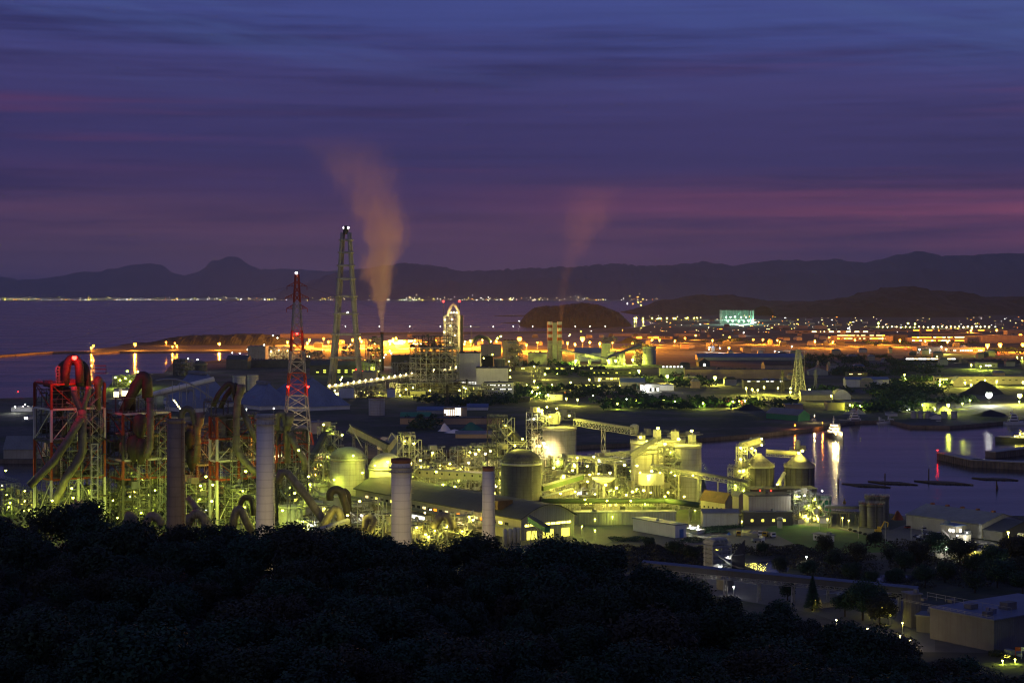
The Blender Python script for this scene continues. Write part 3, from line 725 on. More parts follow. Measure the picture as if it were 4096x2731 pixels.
# --- leftmost tower
t, C, W, L, zs = preheater('tall red and white kiln tower with crossing ducts under the red beacon, farthest left', 205, 890, 418, 138, (1538, 1639, 1768, 1920), (0, 1), (0, 2, 1, 0), 11)
D = 888
ductpart(t, [P3(262, 1545, 896), P3(262, 1490, 896)] + arc(P3(266, 1478, 896), P3(318, 1478, 896), 6) + [P3(320, 1545, 896)], 2.27, 'duct_dark', name='gooseneck_duct')
ductpart(t, [P3(240, 1560, 904), P3(240, 1500, 904)] + arc(P3(240, 1480, 904), P3(345, 1480, 904), 4.5) + [P3(352, 1548, 900)], 1.85, 'duct_dark', name='gooseneck_duct')
ductpart(t, [P3(296, 1545, D), P3(297, 1575, D), P3(318, 1628, D), P3(325, 1650, D)], 1.6)
ductpart(t, [P3(354, 1545, D), P3(352, 1572, D), P3(336, 1625, D), P3(332, 1650, D)], 1.43)
ductpart(t, [P3(329, 1638, D), P3(329, 1760, D), P3(331, 1800, D), P3(318, 1835, D), P3(262, 1915, D), P3(228, 1990, D), P3(205, 2040, D)], 2.27)
ductpart(t, [P3(325, 1668, 884), P3(282, 1745, 884), P3(215, 1845, 884), P3(165, 1895, 884), P3(120, 1942, 884)], 2.1)
for cx_, cy_ in ((222, 1580), (262, 1580), (240, 1612)): cyclone(t, P3(cx_, cy_ + 20, 908), 3.1, 7)
b = MB(); b.lathe(P3(392, 1640, 905), [(1.6, 0), (1.6, 12), (2.4, 13), (2.4, 16.5), (1, 18)], 14); b.build('tank', 'duct', t)
b = MB(); b.rail([P3(372, 1492, 902), P3(424, 1492, 902), P3(424, 1490, 910), P3(372, 1490, 910)], 3.8, .25, 4, True); b.box(P3(398, 1494, 905), 8, 5, .3, 0); b.build('top_platform', 'dark_steel', t)
b = MB(); b.truss(P3(229, 1542, 893), P3(229, 1466, 893), 1.6, 1.6, .15, 1.6, U); b.build('mast', 'galv', t)
b = MB(); b.ladder(P3(378, 2040, 884), P3(378, 1775, 884), 3.6, .3, 3.2); b.build('ladder', 'white_paint', t)
# --- second tower with the dark gooseneck
t, C, W, L, zs = preheater('dark kiln tower with one tall black gooseneck duct, second from the left', 492, 905, 680, 432, (1657, 1741, 1843, 1918), (0, 2), (0, 1, 2, 1), 12)
D = 912
ductpart(t, [P3(492, 1650, D), P3(515, 1600, D), P3(548, 1540, D)] + arc(P3(560, 1522, D), P3(588, 1528, D), 2.6)[1:] + [P3(590, 1592, D)], [2.4, 2.6, 2.9, 2.9, 2.9, 2.9, 2.9, 2.9, 2.9, 2.9, 2.9, 2.9], 'duct_dark', name='gooseneck_duct')
ductpart(t, [P3(530, 1650, D + 4), P3(530, 1600, D + 4)] + arc(P3(530, 1560, D + 4), P3(585, 1560, D + 4), 5)[1:-1] + [P3(590, 1600, D + 4)], 1.76, 'duct_dark', name='gooseneck_duct')
ductpart(t, [P3(600, 1590, 900), P3(602, 1720, 900), P3(600, 1790, 900), P3(585, 1830, 900)], 1.85)
for cx_, cy_ in ((560, 1705), (535, 1790), (565, 1800)): cyclone(t, P3(cx_, cy_ + 15, 906), 3.6, 8)
b = MB(); CC = Vector((xat(492, 905), 905, zat(1657, 905))); frame(b, CC, 17, 10, [8.5], 2, 1, .25, (0,)); b.rail([q(CC, 0, 0, 8.8), q(CC, 17, 0, 8.8), q(CC, 17, 10, 8.8), q(CC, 0, 10, 8.8)], 1.2, .12, 2.5, True); b.build('top_frame', 'dark_steel', t)
for k, xx in enumerate((1, 9, 14)): pass
# --- third tower, behind the brown chimney
t, C, W, L, zs = preheater('low kiln tower with twin ducts just right of the brown chimney', 722, 935, 852, 640, (1712, 1776, 1865, 1925), (0, 1, 0), (0, 1, 0, 2), 13)
D = 930
ductpart(t, [P3(715, 1740, D), P3(722, 1690, D)] + arc(P3(726, 1660, D), P3(772, 1660, D), 3.6) + [P3(785, 1700, D), P3(790, 1740, D)], 1.76, 'duct', name='gooseneck_duct')
ductpart(t, [P3(802, 1650, D - 2), P3(800, 1690, D - 2), P3(790, 1720, D - 2), P3(790, 1800, D - 2), P3(786, 1850, D - 2)], [2.4, 2.0, 1.8, 1.8, 1.8], 'duct')
for cx_, cy_ in ((762, 1770), (768, 1850)): cyclone(t, P3(cx_, cy_, 936), 3., 7)
# --- fourth tower, red frame left of the white chimney
t, C, W, L, zs = preheater('kiln tower with bright red frame and double gooseneck, left of the tallest white chimney', 868, 905, 1040, 840, (1668, 1757, 1845, 1920), (0, 1), (0, 1, 0, 2), 14)
D = 905
for dx, dy, dd in ((0, 0, 0), (30, 6, 4)):
    ductpart(t, [P3(852 + dx, 1625 + dy, D + dd), P3(872 + dx, 1580 + dy, D + dd), P3(893 + dx, 1552 + dy, D + dd)] + arc(P3(905 + dx, 1543 + dy, D + dd), P3(936 + dx * .5, 1550 + dy, D + dd), 1.6)[2:] + [P3(942 + dx * .4, 1600, D + dd)], 1.34, 'duct_dark', name='gooseneck_duct')
ductpart(t, [P3(966, 1537, D - 2), P3(964, 1560, D - 2), P3(950, 1600, D - 2), P3(946, 1690, D - 2), P3(945, 1790, D - 2), P3(962, 1825, D - 2), P3(1005, 1872, D - 2), P3(1040, 1900, D - 2)], [2.3, 2.1, 1.9, 1.9, 1.9, 1.9, 1.9, 1.9])
ductpart(t, [P3(960, 1620, D + 3), P3(1000, 1710, D + 3), P3(1030, 1765, D + 3)], 1.6)
cyclone(t, P3(895, 1725, 912), 2.6, 8, 'roof_grey'); cyclone(t, P3(920, 1725, 912), 2.6, 8)
b = MB(); CC = Vector((xat(845, 902), 902, zat(1662, 902))); frame(b, CC, 14, 9, [7], 2, 1, .25, (0,)); b.rail([q(CC, 0, 0, 7.3), q(CC, 14, 0, 7.3), q(CC, 14, 9, 7.3), q(CC, 0, 9, 7.3)], 1.2, .12, 2.5, True); b.build('top_frame', 'dark_steel', t)
# --- fifth tower, right of the tallest white chimney
t, C, W, L, zs = preheater('short dark kiln tower with dull red beams, right of the tallest white chimney', 1108, 925, 1228, 1060, (1727, 1781, 1850), (2, 0), (0, 0, 2), 15, .5)
D = 918
ductpart(t, [P3(1106, 1720, D), P3(1110, 1680, D)] + arc(P3(1112, 1664, D), P3(1140, 1672, D), 2)[1:] + [P3(1148, 1715, D), P3(1150, 1850, D)], 1.68)
ductpart(t, [P3(1162, 1652, D - 2), P3(1160, 1680, D - 2), P3(1148, 1720, D - 2)], [2.2, 2.0, 1.6])
ductpart(t, [P3(1160, 1730, D - 4), P3(1185, 1790, D - 4), P3(1218, 1838, D - 4), P3(1220, 1880, D - 4)], 1.68)
# lit white riser pipe beside it
t = thing('riser_pipe', 'white gooseneck riser pipe lit yellow at the far right kiln tower', 'pipe', G(1222, 1975))
ductpart(t, [P3(1192, 1722, 945)] + arc(P3(1196, 1722, 945), P3(1226, 1726, 945), 2.2)[1:] + [P3(1230, 1760, 945), P3(1226, 1900, 945), P3(1226, 1980, 945)], 1.34, 'pale_steel')

# --- free-standing chimneys in front
stack('brown concrete chimney, the only brown one among the front chimneys', 704, 1676, 790, 35, 'brown_stack', rim='brown_stack', flare=1.10, ladder_side=.9)
stack('tallest smooth white chimney rising from the trees left of the long hall', 1061, 1656, 760, 34.5, 'white_stack', rim='pale_steel', flare=1.12, plat=(1.6, 4.6), ladder_side=1.2)
stack('stout white chimney with dark brown rim and ringed platform in front of the long hall', 1605, 1834, 770, 40, 'white_stack', flare=1.04, plat=(4., 6.), ladder_side=1.25)
stack('slimmest white chimney with rusty rim at the right end of the row', 1954, 1866, 765, 24.5, 'white_stack', flare=1.16, plat=(), ladder_side=.9)

# --- ducts crossing the lower yard
def duct(label, pts, r, m='duct', base=None):
    pts = [Vector(p) for p in pts]; t = thing('process_duct', label, 'duct', Vector((pts[-1].x, pts[-1].y, GZ))); ductpart(t, pts, r, m)
    supports(t, pts[0], pts[-1], 2, r * 2.4, r=.3); return t
duct('long olive inclined duct falling right from the white chimney', [P3(1105, 1930, 860), P3(1128, 1888, 860), P3(1148, 1890, 860), P3(1230, 1990, 858), P3(1300, 2090, 856), P3(1310, 2120, 856)], 2.1)
duct('pale duct bent like an elbow above the tanks beside the hall', [P3(1272, 2150, 850), P3(1322, 2050, 850), P3(1338, 2032, 850), P3(1354, 2040, 850), P3(1362, 2065, 850), P3(1362, 2110, 850)], 2.)
duct('dark hooped duct arching over the tank roofs left of the hall', [P3(1318, 2000, 862)] + arc(P3(1318, 1985, 862), P3(1370, 1985, 862), 3.6)[1:] + [P3(1386, 2030, 862), P3(1390, 2110, 862)], 2.0, 'duct_dark')
duct('second dark hoop duct close behind, ending on a banded vertical pipe', [P3(1372, 1990, 872)] + arc(P3(1368, 1972, 872), P3(1392, 1990, 872), 2)[2:] + [P3(1394, 2060, 872)], 1.7, 'duct_dark')
duct('grey arched duct low behind the brown chimney', [P3(752, 2100, 850), P3(760, 2065, 850)] + arc(P3(764, 2080, 850), P3(820, 2090, 850), 4)[1:] + [P3(858, 2140, 850)], 2.2)
duct('straight grey duct slanting down right of the brown chimney', [P3(750, 1990, 870), P3(800, 2050, 868), P3(862, 2120, 866)], 2.1)
duct('low hooped duct half hidden by trees left of the tallest chimney', [P3(930, 2110, 860), P3(935, 2070, 860)] + arc(P3(940, 2060, 860), P3(975, 2060, 860), 3)[1:] + [P3(1010, 2135, 860)], 2.1)
duct('dark hoop duct around the yard lamp by the tallest chimney', [P3(952, 2040, 880), P3(962, 2010, 880)] + arc(P3(965, 2008, 880), P3(1010, 2010, 880), 2.6)[1:] + [P3(1014, 2060, 880)], 1.6, 'duct_dark')
duct('domed end of a thick duct behind the trees at far left', [P3(278, 2110, 850), P3(284, 2060, 850), P3(300, 2018, 850), P3(318, 2008, 850), P3(322, 2040, 850)], 2.4)
duct('grey duct elbow showing above the trees under the second tower', [P3(500, 2110, 850), P3(512, 2072, 850)] + arc(P3(512, 2066, 850), P3(540, 2084, 850), 1.4)[1:] + [P3(548, 2100, 850)], 2.2)
duct('squat duct hood with one elbow above the trees near the brown chimney', [P3(575, 2120, 850), P3(590, 2086, 850)] + arc(P3(596, 2070, 850), P3(640, 2084, 850), 1.6)[1:] + [P3(655, 2100, 850)], 2.1)
duct('bent duct pair on a platform right of the stout white chimney', [P3(1732, 2110, 840), P3(1755, 2072, 840), P3(1770, 2062, 840), P3(1790, 2066, 840), P3(1808, 2095, 840), P3(1808, 2115, 840)], 2.2)
duct('short hooped duct left of the stout white chimney', [P3(1458, 2120, 840), P3(1462, 2095, 840)] + arc(P3(1462, 2085, 840), P3(1495, 2085, 840), 2)[1:] + [P3(1480, 2125, 838)], 1.8)
gallery('long straight pale conveyor tube slanting up from the trees toward the hall', P3(1255, 2140, 800), P3(1390, 2096, 830), 3, 3, 'galv', rnd_=True, n=2)

# --- long barrel-roofed hall
C = G(2085, 2161); L_ = 165; W_ = 33
hall = building('very long dark barrel-roofed storage hall with lit strip windows along its side', C, L_, W_, 10.5, roof='barrel', rise=6.2, wall='wall_cream', roofm='roof_dark', name='storage_hall', cat='warehouse', over=1.2,
                wins=(('W', 6.4, 7.8, 1, 9, 2.6, 1.1, 'lit_y', .9, 3), ('L', 6.2, 7.8, 1, 26, 3., 1.3, ['lit_y', 'soft_m', 'soft_o', 'glass'], .62, 4)),)
for k, (a, w_) in enumerate(((.12, 8), (.42, 8), (.75, 6))): b = MB(); b.box(q(C, W_ * (a + .08), -.1, 0), w_ * .8, .3, 4.2, R35); b.build('doorway', 'soft_y', hall)
b = MB(); b.box(q(C, -2.2, L_ / 2, 5.4), 3.2, L_, .3, R35); b.box(q(C, -3.8, L_ / 2, 5.7), .15, L_, 1.1, R35); b.build('side_canopy', 'roof_grey', hall)
b = MB(); b.box(q(C, 5, 28, 13), 9, 14, 4.5, R35); b.build('roof_vent', 'roof_rust', hall)
gallery('green covered conveyor slanting down in front of the hall gable', P3(2120, 2085, 835), P3(2190, 2128, 812), 2.6, 2.6, 'wall_green', 'roof_dark', 2)
b = MB(); c0 = G(2020, 2185)
t = thing('tank_battery', 'row of slim upright white tanks below the hall, right of the slimmest chimney', 'tank', c0)
for k in range(4): b = MB(); b.lathe(c0 + U * k * 2.6 , [(1.2, 0), (1.2, 8), (.3, 8.8)], 14); b.build('tank', 'pale_steel', t)
fb('plain concrete block behind the lamp star at the foot of the hall', 1645, 1700, 2088, 2150, 10, wall='wall_cream', ang=R35)
gb('low white shed with bright lit open front below the hall windows', 1700, 2090, 1645, 1730, 2062, wall='wall_white', roofm='roof_grey', wins=(('L', 1, 3.4, 1, 6, 2, 1.4, 'lit_w', 1., 2),))

# --- silos on the left of the hall
silo('domed yellow-lit silo with walkways across its middle, left of centre', G(1392, 2010), 10.6, 26.5, 'dome', 6.5, 'pale_concrete', 'roof_grey')
silo('second domed silo partly hidden behind the stout white chimney', G(1545, 2015), 10.2, 21.5, 'dome', 8.5, 'pale_concrete', 'pale_concrete')
for k, (x0, y0, x1, y1, D, lb) in enumerate(((1240, 1835, 1460, 1848, 1005, 'upper open truss bridge across the domed yellow silo'), (1320, 1880, 1460, 1890, 1000, 'middle open truss bridge across the domed yellow silo'),
                                           (1290, 1930, 1460, 1932, 1000, 'lowest open truss bridge across the domed yellow silo'))):
    bridge(lb, P3(x0, y0, D), P3(x1, y1, D), 2.4, 2.4, 2, 'pale_steel', False)
gallery('dark roofed conveyor gallery slanting down right from the domed yellow silo top', P3(1395, 1722, 1045), P3(1545, 1798, 1040), 4, 3.6, 'wall_cream', 'roof_dark', 3)
gallery('short lit conveyor gallery rising to the left-hand gable house', P3(1545, 1810, 1042), P3(1585, 1760, 1050), 4.2, 4, 'wall_cream', 'roof_grey', 2)
fb('small gabled transfer house at the top of the sloping galleries', 1532, 1586, 1768, 1800, 9, roof='gable', rise=3, wall='wall_cream', z0=0, ang=R35)
gallery('steep covered belt climbing from lower left to the domed silo tower', P3(1236, 1860, 1000), P3(1300, 1745, 1030), 3, 3, 'wall_dark', 'roof_dark', 3)
gallery('steep belt gallery rising behind the stout chimney to the lamp tower', P3(1545, 1885, 1000), P3(1612, 1768, 1040), 3, 3, 'wall_grey', 'roof_grey', 3)
for k, (x0, x1, yt, yb, wl, rf_, lb) in enumerate(((1462, 1500, 1880, 1940, 'wall_cream', 'roof_grey', 'cream transfer house beside the domed silo'), (1508, 1560, 1888, 1945, 'wall_cream', 'roof_grey', 'low cream annex left of the stout chimney'))):
    fb(lb, x0, x1, yt, yb, 8, wall=wl, roofm=rf_, ang=R35)
gallery('long level cream gallery with a row of small square dark windows', P3(1500, 1893, 1035), P3(1975, 1922, 985), 4, 4, 'wall_cream', 'roof_grey', 7, wins=16)
t = rack('lamp-topped elevator tower with crane arm left of the domed silo', 1290, 1990, 1340, 1270, 1705, 21, 8, 'pale_steel', 1.1)
t = rack('open elevator tower with lit cabin right of the stout white chimney', 1612, 2005, 1660, 1590, 1742, 22, 8, 'pale_steel', 1.0)
b = MB(); b.truss(P3(1300, 1712, 1035), P3(1370, 1760, 1035), 1.5, 1.5, .15)
solo(b, 'jib', 'pale_steel', 'slanting lattice jib above the domed yellow silo', 'jib', P3(1300, 1712, 1035))
b = MB()
for x0, y0, x1, y1 in ((1398, 1696, 1450, 1790), (1566, 1730, 1598, 1770), (1566, 1730, 1552, 1760)): b.bar(P3(x0, y0, 1035), P3(x1, y1, 1035), .6)
solo(b, 'derrick_boom', 'pale_steel', 'thin slanting boom above the domed silo gallery', 'jib', P3(1398, 1696, 1035))

# --- low tank yard behind the V ducts
for k, (x, y, r, h, lb, m) in enumerate(((1335, 2085, 8, 15, 'wide banded tank under the hooped ducts', 'wall_cream'), (1245, 2095, 6, 12, 'pale tank with scaffold rings left of the hooped ducts', 'pale_steel'),
                                      (1160, 2105, 6, 11, 'round tank between the white chimney and the V ducts', 'pale_steel'), (1258, 2010, 8, 11, 'low lit tank with a flat roof below the domed silo', 'pale_steel'),
                                      (1212, 2030, 5.5, 12, 'small lit tank with railing below the white riser pipe', 'wall_cream'), (1435, 2115, 4.5, 13, 'slim banded tank left of the lattice frame', 'duct'))):
    silo(lb, G(x, y), r, h, 'flat', m=m, name='storage_tank')
gb('dark flat-roofed mill house behind the V-shaped ducts', 1230, 2075, 1208, 1400, 1995, wall='wall_dark', roofm='roof_dark')
R_ = [  # x, base, right, left, top, seed, label
 (12, 2058, 80, -60, 1935, 31, 'lit open process frame at the very left edge'), (95, 2075, 150, 50, 1960, 32, 'low pipe frame by the left edge water'),
 (205, 2085, 330, 150, 1985, 33, 'bright machinery deck under the leftmost tower'), (335, 2080, 440, 310, 1955, 34, 'stair frame right of the leftmost tower foot'),
 (440, 2090, 560, 420, 1890, 35, 'open pipe frame under the second tower'), (560, 2090, 660, 530, 1905, 36, 'tall scaffold frame left of the brown chimney'),
 (745, 2090, 860, 700, 1935, 37, 'brightly lit open machinery frame right of the brown chimney'), (850, 2075, 950, 820, 1925, 38, 'lamp-lit frame with conical hood between the chimneys'),
 (930, 2105, 1040, 900, 1955, 39, 'dim pipe frame left of the tallest white chimney'), (1100, 2075, 1200, 1080, 1945, 40, 'braced scaffold frame right of the tallest white chimney'),
 (1180, 2060, 1260, 1150, 1930, 41, 'lamp-lit scaffold under the white riser pipe'), (1210, 2130, 1330, 1190, 2030, 42, 'yellow ringed piping frame below the V ducts'),
 (1430, 2140, 1530, 1400, 2010, 43, 'pale lattice frame left of the stout white chimney'), (1530, 2150, 1600, 1500, 2060, 44, 'low stair frame at the trees left of the stout chimney'),
 (1660, 2165, 1770, 1640, 2105, 45, 'low lit frame behind the star-like lamp'), (1770, 2150, 1900, 1750, 2070, 46, 'lit yellow machinery frame below the hall windows'),
 (1190, 1985, 1260, 1160, 1880, 47, 'open pipe frame in front of the orange glow'), (1255, 1990, 1330, 1230, 1850, 48, 'dense dark pipe frame left of the domed silo'),
 (1640, 1965, 1700, 1600, 1860, 49, 'greenish pipe frame right of the stout chimney'), (1700, 1955, 1770, 1670, 1800, 50, 'tapered lattice tower frame above the cream gallery'),
 (1750, 1965, 1850, 1720, 1850, 51, 'pipe frame with two lit cabins above the cream gallery'), (1830, 1965, 1930, 1800, 1800, 52, 'tall cooler frame left of the dark tower'),
 (1900, 1950, 1990, 1880, 1785, 53, 'brilliantly lit kiln frame left of the dark tower'), (1960, 2010, 2010, 1940, 1860, 54, 'dim frame behind the slimmest chimney'),
 (2175, 1985, 2290, 2150, 1835, 55, 'dense piping frame below the lit silo'), (2180, 2015, 2300, 2160, 1900, 56, 'lower piping frame right of the dark domed silo'),
 (2290, 1990, 2390, 2260, 1845, 57, 'ringed pipe frame in the middle of the bright yard'), (2290, 2030, 2400, 2260, 1930, 58, 'conveyor-crossed frame in the front of the bright yard'),
 (2385, 1985, 2480, 2350, 1830, 59, 'blazing machinery frame at the centre of the bright yard'), (2400, 2030, 2500, 2370, 1915, 60, 'dark cabin frame at the front of the bright yard'),
 (2475, 1975, 2560, 2440, 1825, 61, 'white-lit transfer frame left of the concrete silos'), (2490, 2025, 2580, 2460, 1950, 62, 'low frame full of lit windows at the silo foot'),
 (2110, 2020, 2170, 2100, 1870, 63, 'frame hugging the dark domed silo'), (2560, 2025, 2700, 2530, 1990, 64, 'low pipe bridge frame at the foot of the concrete silos')]
for (x, y, xr, xl, yt, sd, lb) in R_:
    rack(lb, x, y, xr, xl, yt, sd, None, 'pale_steel' if sd > 44 or sd in (31, 37, 38, 41, 42) else 'steel', .8 if sd < 45 else 1.0)

# --- dark domed silo and its tower
silo('big dark domed silo with stained shell right of the slimmest chimney', G(2085, 2055), 11.3, 29, 'dome', 7.2, 'silo_dark', 'silo_dark')
t = rack('dark rusty stair tower rising beside the dark domed silo', 1985, 2040, 2030, 1950, 1672, 65, 9, 'dark_steel', .5)
gallery('dark steep belt falling from the dark tower to the dark silo dome', P3(2020, 1705, 985), P3(2090, 1778, 965), 2.4, 2.4, 'wall_dark', 'roof_dark', 1, sup=False)
b = MB(); b.rail([P3(2050 + 60 * cos(a), 1788 + 5 * sin(a), 962 + 6 * sin(a)) for a in [2 * pi * k / 10 for k in range(10)]], 2.2, .2, 3, True)
b.bar(P3(2080, 1790, 962), P3(2110, 1758, 962), .4); b.bar(P3(2120, 1765, 962), P3(2160, 1800, 962), .4)
solo(b, 'silo_headframe', 'pale_steel', 'small lit headframe on top of the dark domed silo', 'plant structure', P3(2085, 1790, 962))

# --- lit concrete silo with its elevator tower
silo('pale yellow-lit concrete silo with machinery on its roof, centre', G(2238, 1970), 10.4, 40.3, 'flat', m='pale_concrete')
rack('tall braced elevator tower with blazing lamps beside the pale lit silo', 2128, 1975, 2172, 2105, 1650, 66, 10, 'pale_steel', 1.1)
rack('machine house frame on the roof of the pale lit silo', 2185, 1945, 2300, 2170, 1655, 67, 2, 'pale_steel', 1.4, z0=44.2, stair=False)
t = thing('dust_filter', 'boxy dust filter with hooped pipe on the pale lit silo', 'filter', P3(2215, 1700, 1062))
b = MB(); b.box(P3(2215, 1695, 1062), 5, 5, 6.5, R35); b.build('casing', 'pale_steel', t); ductpart(t, [P3(2226, 1655, 1060)] + arc(P3(2226, 1652, 1060), P3(2238, 1656, 1060), 1)[1:] + [P3(2238, 1692, 1060)], .6, 'pale_steel')
bridge('long open truss conveyor from the pale lit silo down to the concrete silos', P3(2300, 1700, 1060), P3(2530, 1738, 1025), 3, 3.2, 1, 'pale_steel')
# --- group of three concrete silos
silo('broad concrete silo, left of the group of three by the harbour', G(2588, 2012), 9.6, 36.2, 'flat', m='pale_concrete')
silo('middle concrete silo set back between its two neighbours by the harbour', G(2684, 2004), 8.2, 36.6, 'flat', m='concrete')
silo('right-hand concrete silo standing at the harbour edge', G(2752, 2018), 7.8, 34.6, 'flat', m='pale_concrete')
rack('machinery frame crowning the broad concrete silo', 2545, 1985, 2680, 2530, 1740, 68, 2, 'pale_steel', 1.5, z0=39.6, stair=False)
rack('machinery frame crowning the right-hand concrete silo', 2690, 1990, 2800, 2680, 1745, 69, 2, 'pale_steel', 1.5, z0=39.2, stair=False)
for x, y, lb in ((2565, 1768, 'ribbed dust filter box above the broad concrete silo'), (2700, 1758, 'tall ribbed dust filter box between the two silo tops'), (2628, 1745, 'brightly lit filter house on top of the broad silo'), (2768, 1765, 'blazing lit filter house on the harbour-edge silo')):
    t = thing('dust_filter', lb, 'filter', P3(x, y, 1006)); b = MB(); hh_ = 3.6 + (x % 7) * .5; b.box(P3(x, y + 8, 1006), 3.4, 3.4, hh_, R35); b.rail([P3(x - 16, y + 8, 1003), P3(x + 16, y + 8, 1003), P3(x + 16, y + 7, 1009), P3(x - 16, y + 7, 1009)], 1.2, .12, 1.6, True); b.tube([P3(x, y + 8, 1006) + UP * hh_, P3(x, y + 8, 1006) + UP * (hh_ + 1.6), P3(x + 14, y - 2, 1006), P3(x + 14, y + 20, 1006)], .35, 8)
    b.build('casing', 'pale_steel', t); b = MB(); b.lathe(P3(x, y, 1006) - UP * 4, [(.5, 0), (2.4, 4)], 10); b.build('hopper', 'galv', t)
t = rack('stair and elevator tower in front of the concrete silos', 2655, 2030, 2700, 2640, 1790, 70, 8, 'steel', .8)
gallery('inclined belt climbing left across the broad silo', P3(2530, 1825, 985), P3(2625, 1765, 985), 2.4, 2.2, 'steel', 'roof_grey', 1, sup=False)
bridge('upper open conveyor crossing from the bright yard to the silo stair tower', P3(2420, 1835, 985), P3(2650, 1812, 990), 2.4, 2.2, 3, 'pale_steel')
bridge('lower open conveyor crossing the bright yard toward the transfer tower', P3(2270, 1840, 975), P3(2500, 1858, 985), 2.2, 2., 3, 'pale_steel')
bridge('long open conveyor descending right past the silos to the cone-roofed pair', P3(2600, 1878, 975), P3(2990, 1945, 960), 2.6, 2.2, 5, 'steel')
gallery('rounded green gallery running along the front of the bright yard', P3(2168, 2013, 940), P3(2660, 2012, 925), 3, 2.8, 'gallery_green', 'roof_dark', 8, rnd_=True)
gallery('curved end of the green gallery dipping to the harbour side', P3(2660, 2012, 925), P3(2795, 2030, 918), 3.4, 3, 'gallery_green', 'roof_dark', 2, rnd_=True)
gallery('upper inclined belt in the bright yard rising to the right', P3(2168, 1962, 955), P3(2330, 1915, 975), 3, 2.6, 'gallery_green', 'roof_grey', 2)
gallery('lower inclined belt in the bright yard lit along its roof', P3(2168, 2005, 948), P3(2290, 1972, 960), 3, 2.4, 'wall_cream', 'roof_grey', 2)
t = thing('grey_hopper', 'large blue-grey boxy bin in the bright yard by the concrete silos', 'bin', G(2600, 2040)); b = MB(); b.box(P3(2605, 1938, 962), 12, 8, 6.4, R35); b.build('casing', 'wall_grey', t); b = MB()
for k in range(6): b.bar(P3(2575 + 12 * k, 1940, 958), P3(2575 + 12 * k, 2020, 958), .5)
b.build('leg', 'dark_steel', t)
t = thing('transfer_bowl', 'round pale bowl-shaped platform in the middle of the bright yard', 'plant structure', G(2420, 2020)); b = MB(); b.lathe(P3(2415, 1915, 965), [(1.5, -3), (6.5, 0), (6.8, .8), (6, 1)], 24); b.build('bowl', 'pale_steel', t)
b = MB(); b.lathe(Vector((P3(2415, 1915, 965).x, 965, GZ)), [(.8, 0), (.8, zat(1920, 965) - 6)], 8); b.build('leg', 'steel', t)
for x, y, xr, xl, yt, lb in ((2330, 2035, 2395, 2310, 1985, 'black cabin with lit open door in the bright yard'), (2400, 2045, 2480, 2380, 2000, 'yellow lit block left of the grey bin'), (2200, 2055, 2260, 2190, 2030, 'low cream shed under the green gallery'),
                             (2350, 1960, 2390, 2330, 1890, 'tall bright block behind the inclined belts')):
    gb(lb, x, y, xl, xr, yt, wall='wall_dark' if 'black' in lb else 'wall_cream', wins=(('W', 1, 5, 1, 3, 1.6, 1.3, 'lit_y', .6, x),))

ob = fb('long blank olive-lit wall building below the green gallery', 2300, 2705, 2050, 2100, 7, wall='wall_cream', roofm='roof_grey', ang=.04)
for k in range(13): b = MB(); c_ = G(2300, 2100); b.box(c_ + Vector((cos(.04), sin(.04), 0)) * (1.5 + 3.9 * k) - Vector((0, .15, 0)), .35, .35, 6.4, .04); b.build('pilaster', 'wall_grey', ob)
# --- small white building with a wall lamp
wb = gb('plain white rectangular building with dark roof and a blue door, front centre right', 2701, 2151, 2532, 2746, 2100, wall='wall_white', roofm='roof_blue', door=('W', .55, 2.6, 4.2, 'door_blue'))
t = gb('low white loading dock with open rails right of the plain white building', 2790, 2136, 2745, 2818, 2122, wall='wall_white')

# --- cone-roofed pair by the harbour
for x, lb in ((3036, 'cone-roofed dark silo under the headhouse, left of the pair'), (3197, 'cone-roofed silo with floodlit roof, right of the pair')):
    silo(lb, G(x, 2014), 8.7, 22.6, 'cone', 6, 'silo_dark', 'concrete', ribs=16)
rack('lamp-lit elevator tower beside the cone-roofed silos', 2968, 2020, 2990, 2955, 1788, 71, 8, 'pale_steel', 1.)
rack('headhouse machinery frame over the left cone-roofed silo', 2985, 1985, 3060, 2970, 1780, 72, 2, 'pale_steel', 1.3, z0=33.5, stair=False)
gallery('slanting roofed gallery on top of the left cone-roofed silo', P3(2965, 1792, 1000), P3(3045, 1768, 1000), 3, 3, 'wall_cream', 'roof_grey', 1, sup=False)
gallery('round yellow-green conveyor tube linking the two cone roofs', P3(3065, 1812, 1000), P3(3192, 1820, 1000), 2.6, 2.4, 'wall_cream', rnd_=True, n=1, sup=False)
rack('small lit cap house on the floodlit cone roof', 3182, 1995, 3225, 3170, 1800, 73, 1, 'pale_steel', 1., z0=31.5, stair=False)
duct('pale inclined chute between the cone-roofed silos', [P3(3138, 1890, 985), P3(3110, 1940, 980)], 1.1, 'pale_steel')
rack('cantilevered platform tower left of the cone-roofed silos', 2935, 2030, 2962, 2920, 1872, 74, 5, 'steel', .7)
gb('rust-brown gabled shed between the silos and the cone-roofed pair', 2900, 2062, 2803, 2935, 2012, roof='gable', rise=5, wall='wall_cream', roofm='roof_rust', ridge_on='L', wins=(('L', 2, 5, 1, 5, 1.2, 1., 'soft_m', .4, 5),))
gb('tall narrow gabled house beside the rust-brown shed', 2955, 2075, 2930, 2975, 1985, roof='gable', rise=2, wall='wall_cream', roofm='roof_grey')
fb('large blank cream-walled packing house with flat roof below the cone-roofed silos', 2995, 3165, 1983, 2098, 16, wall='wall_cream', roofm='roof_dark', ang=0.05)
fb('dark upper storey block behind the packing house', 3000, 3270, 1958, 2060, 14, wall='wall_dark', roofm='roof_dark', ang=0.05)
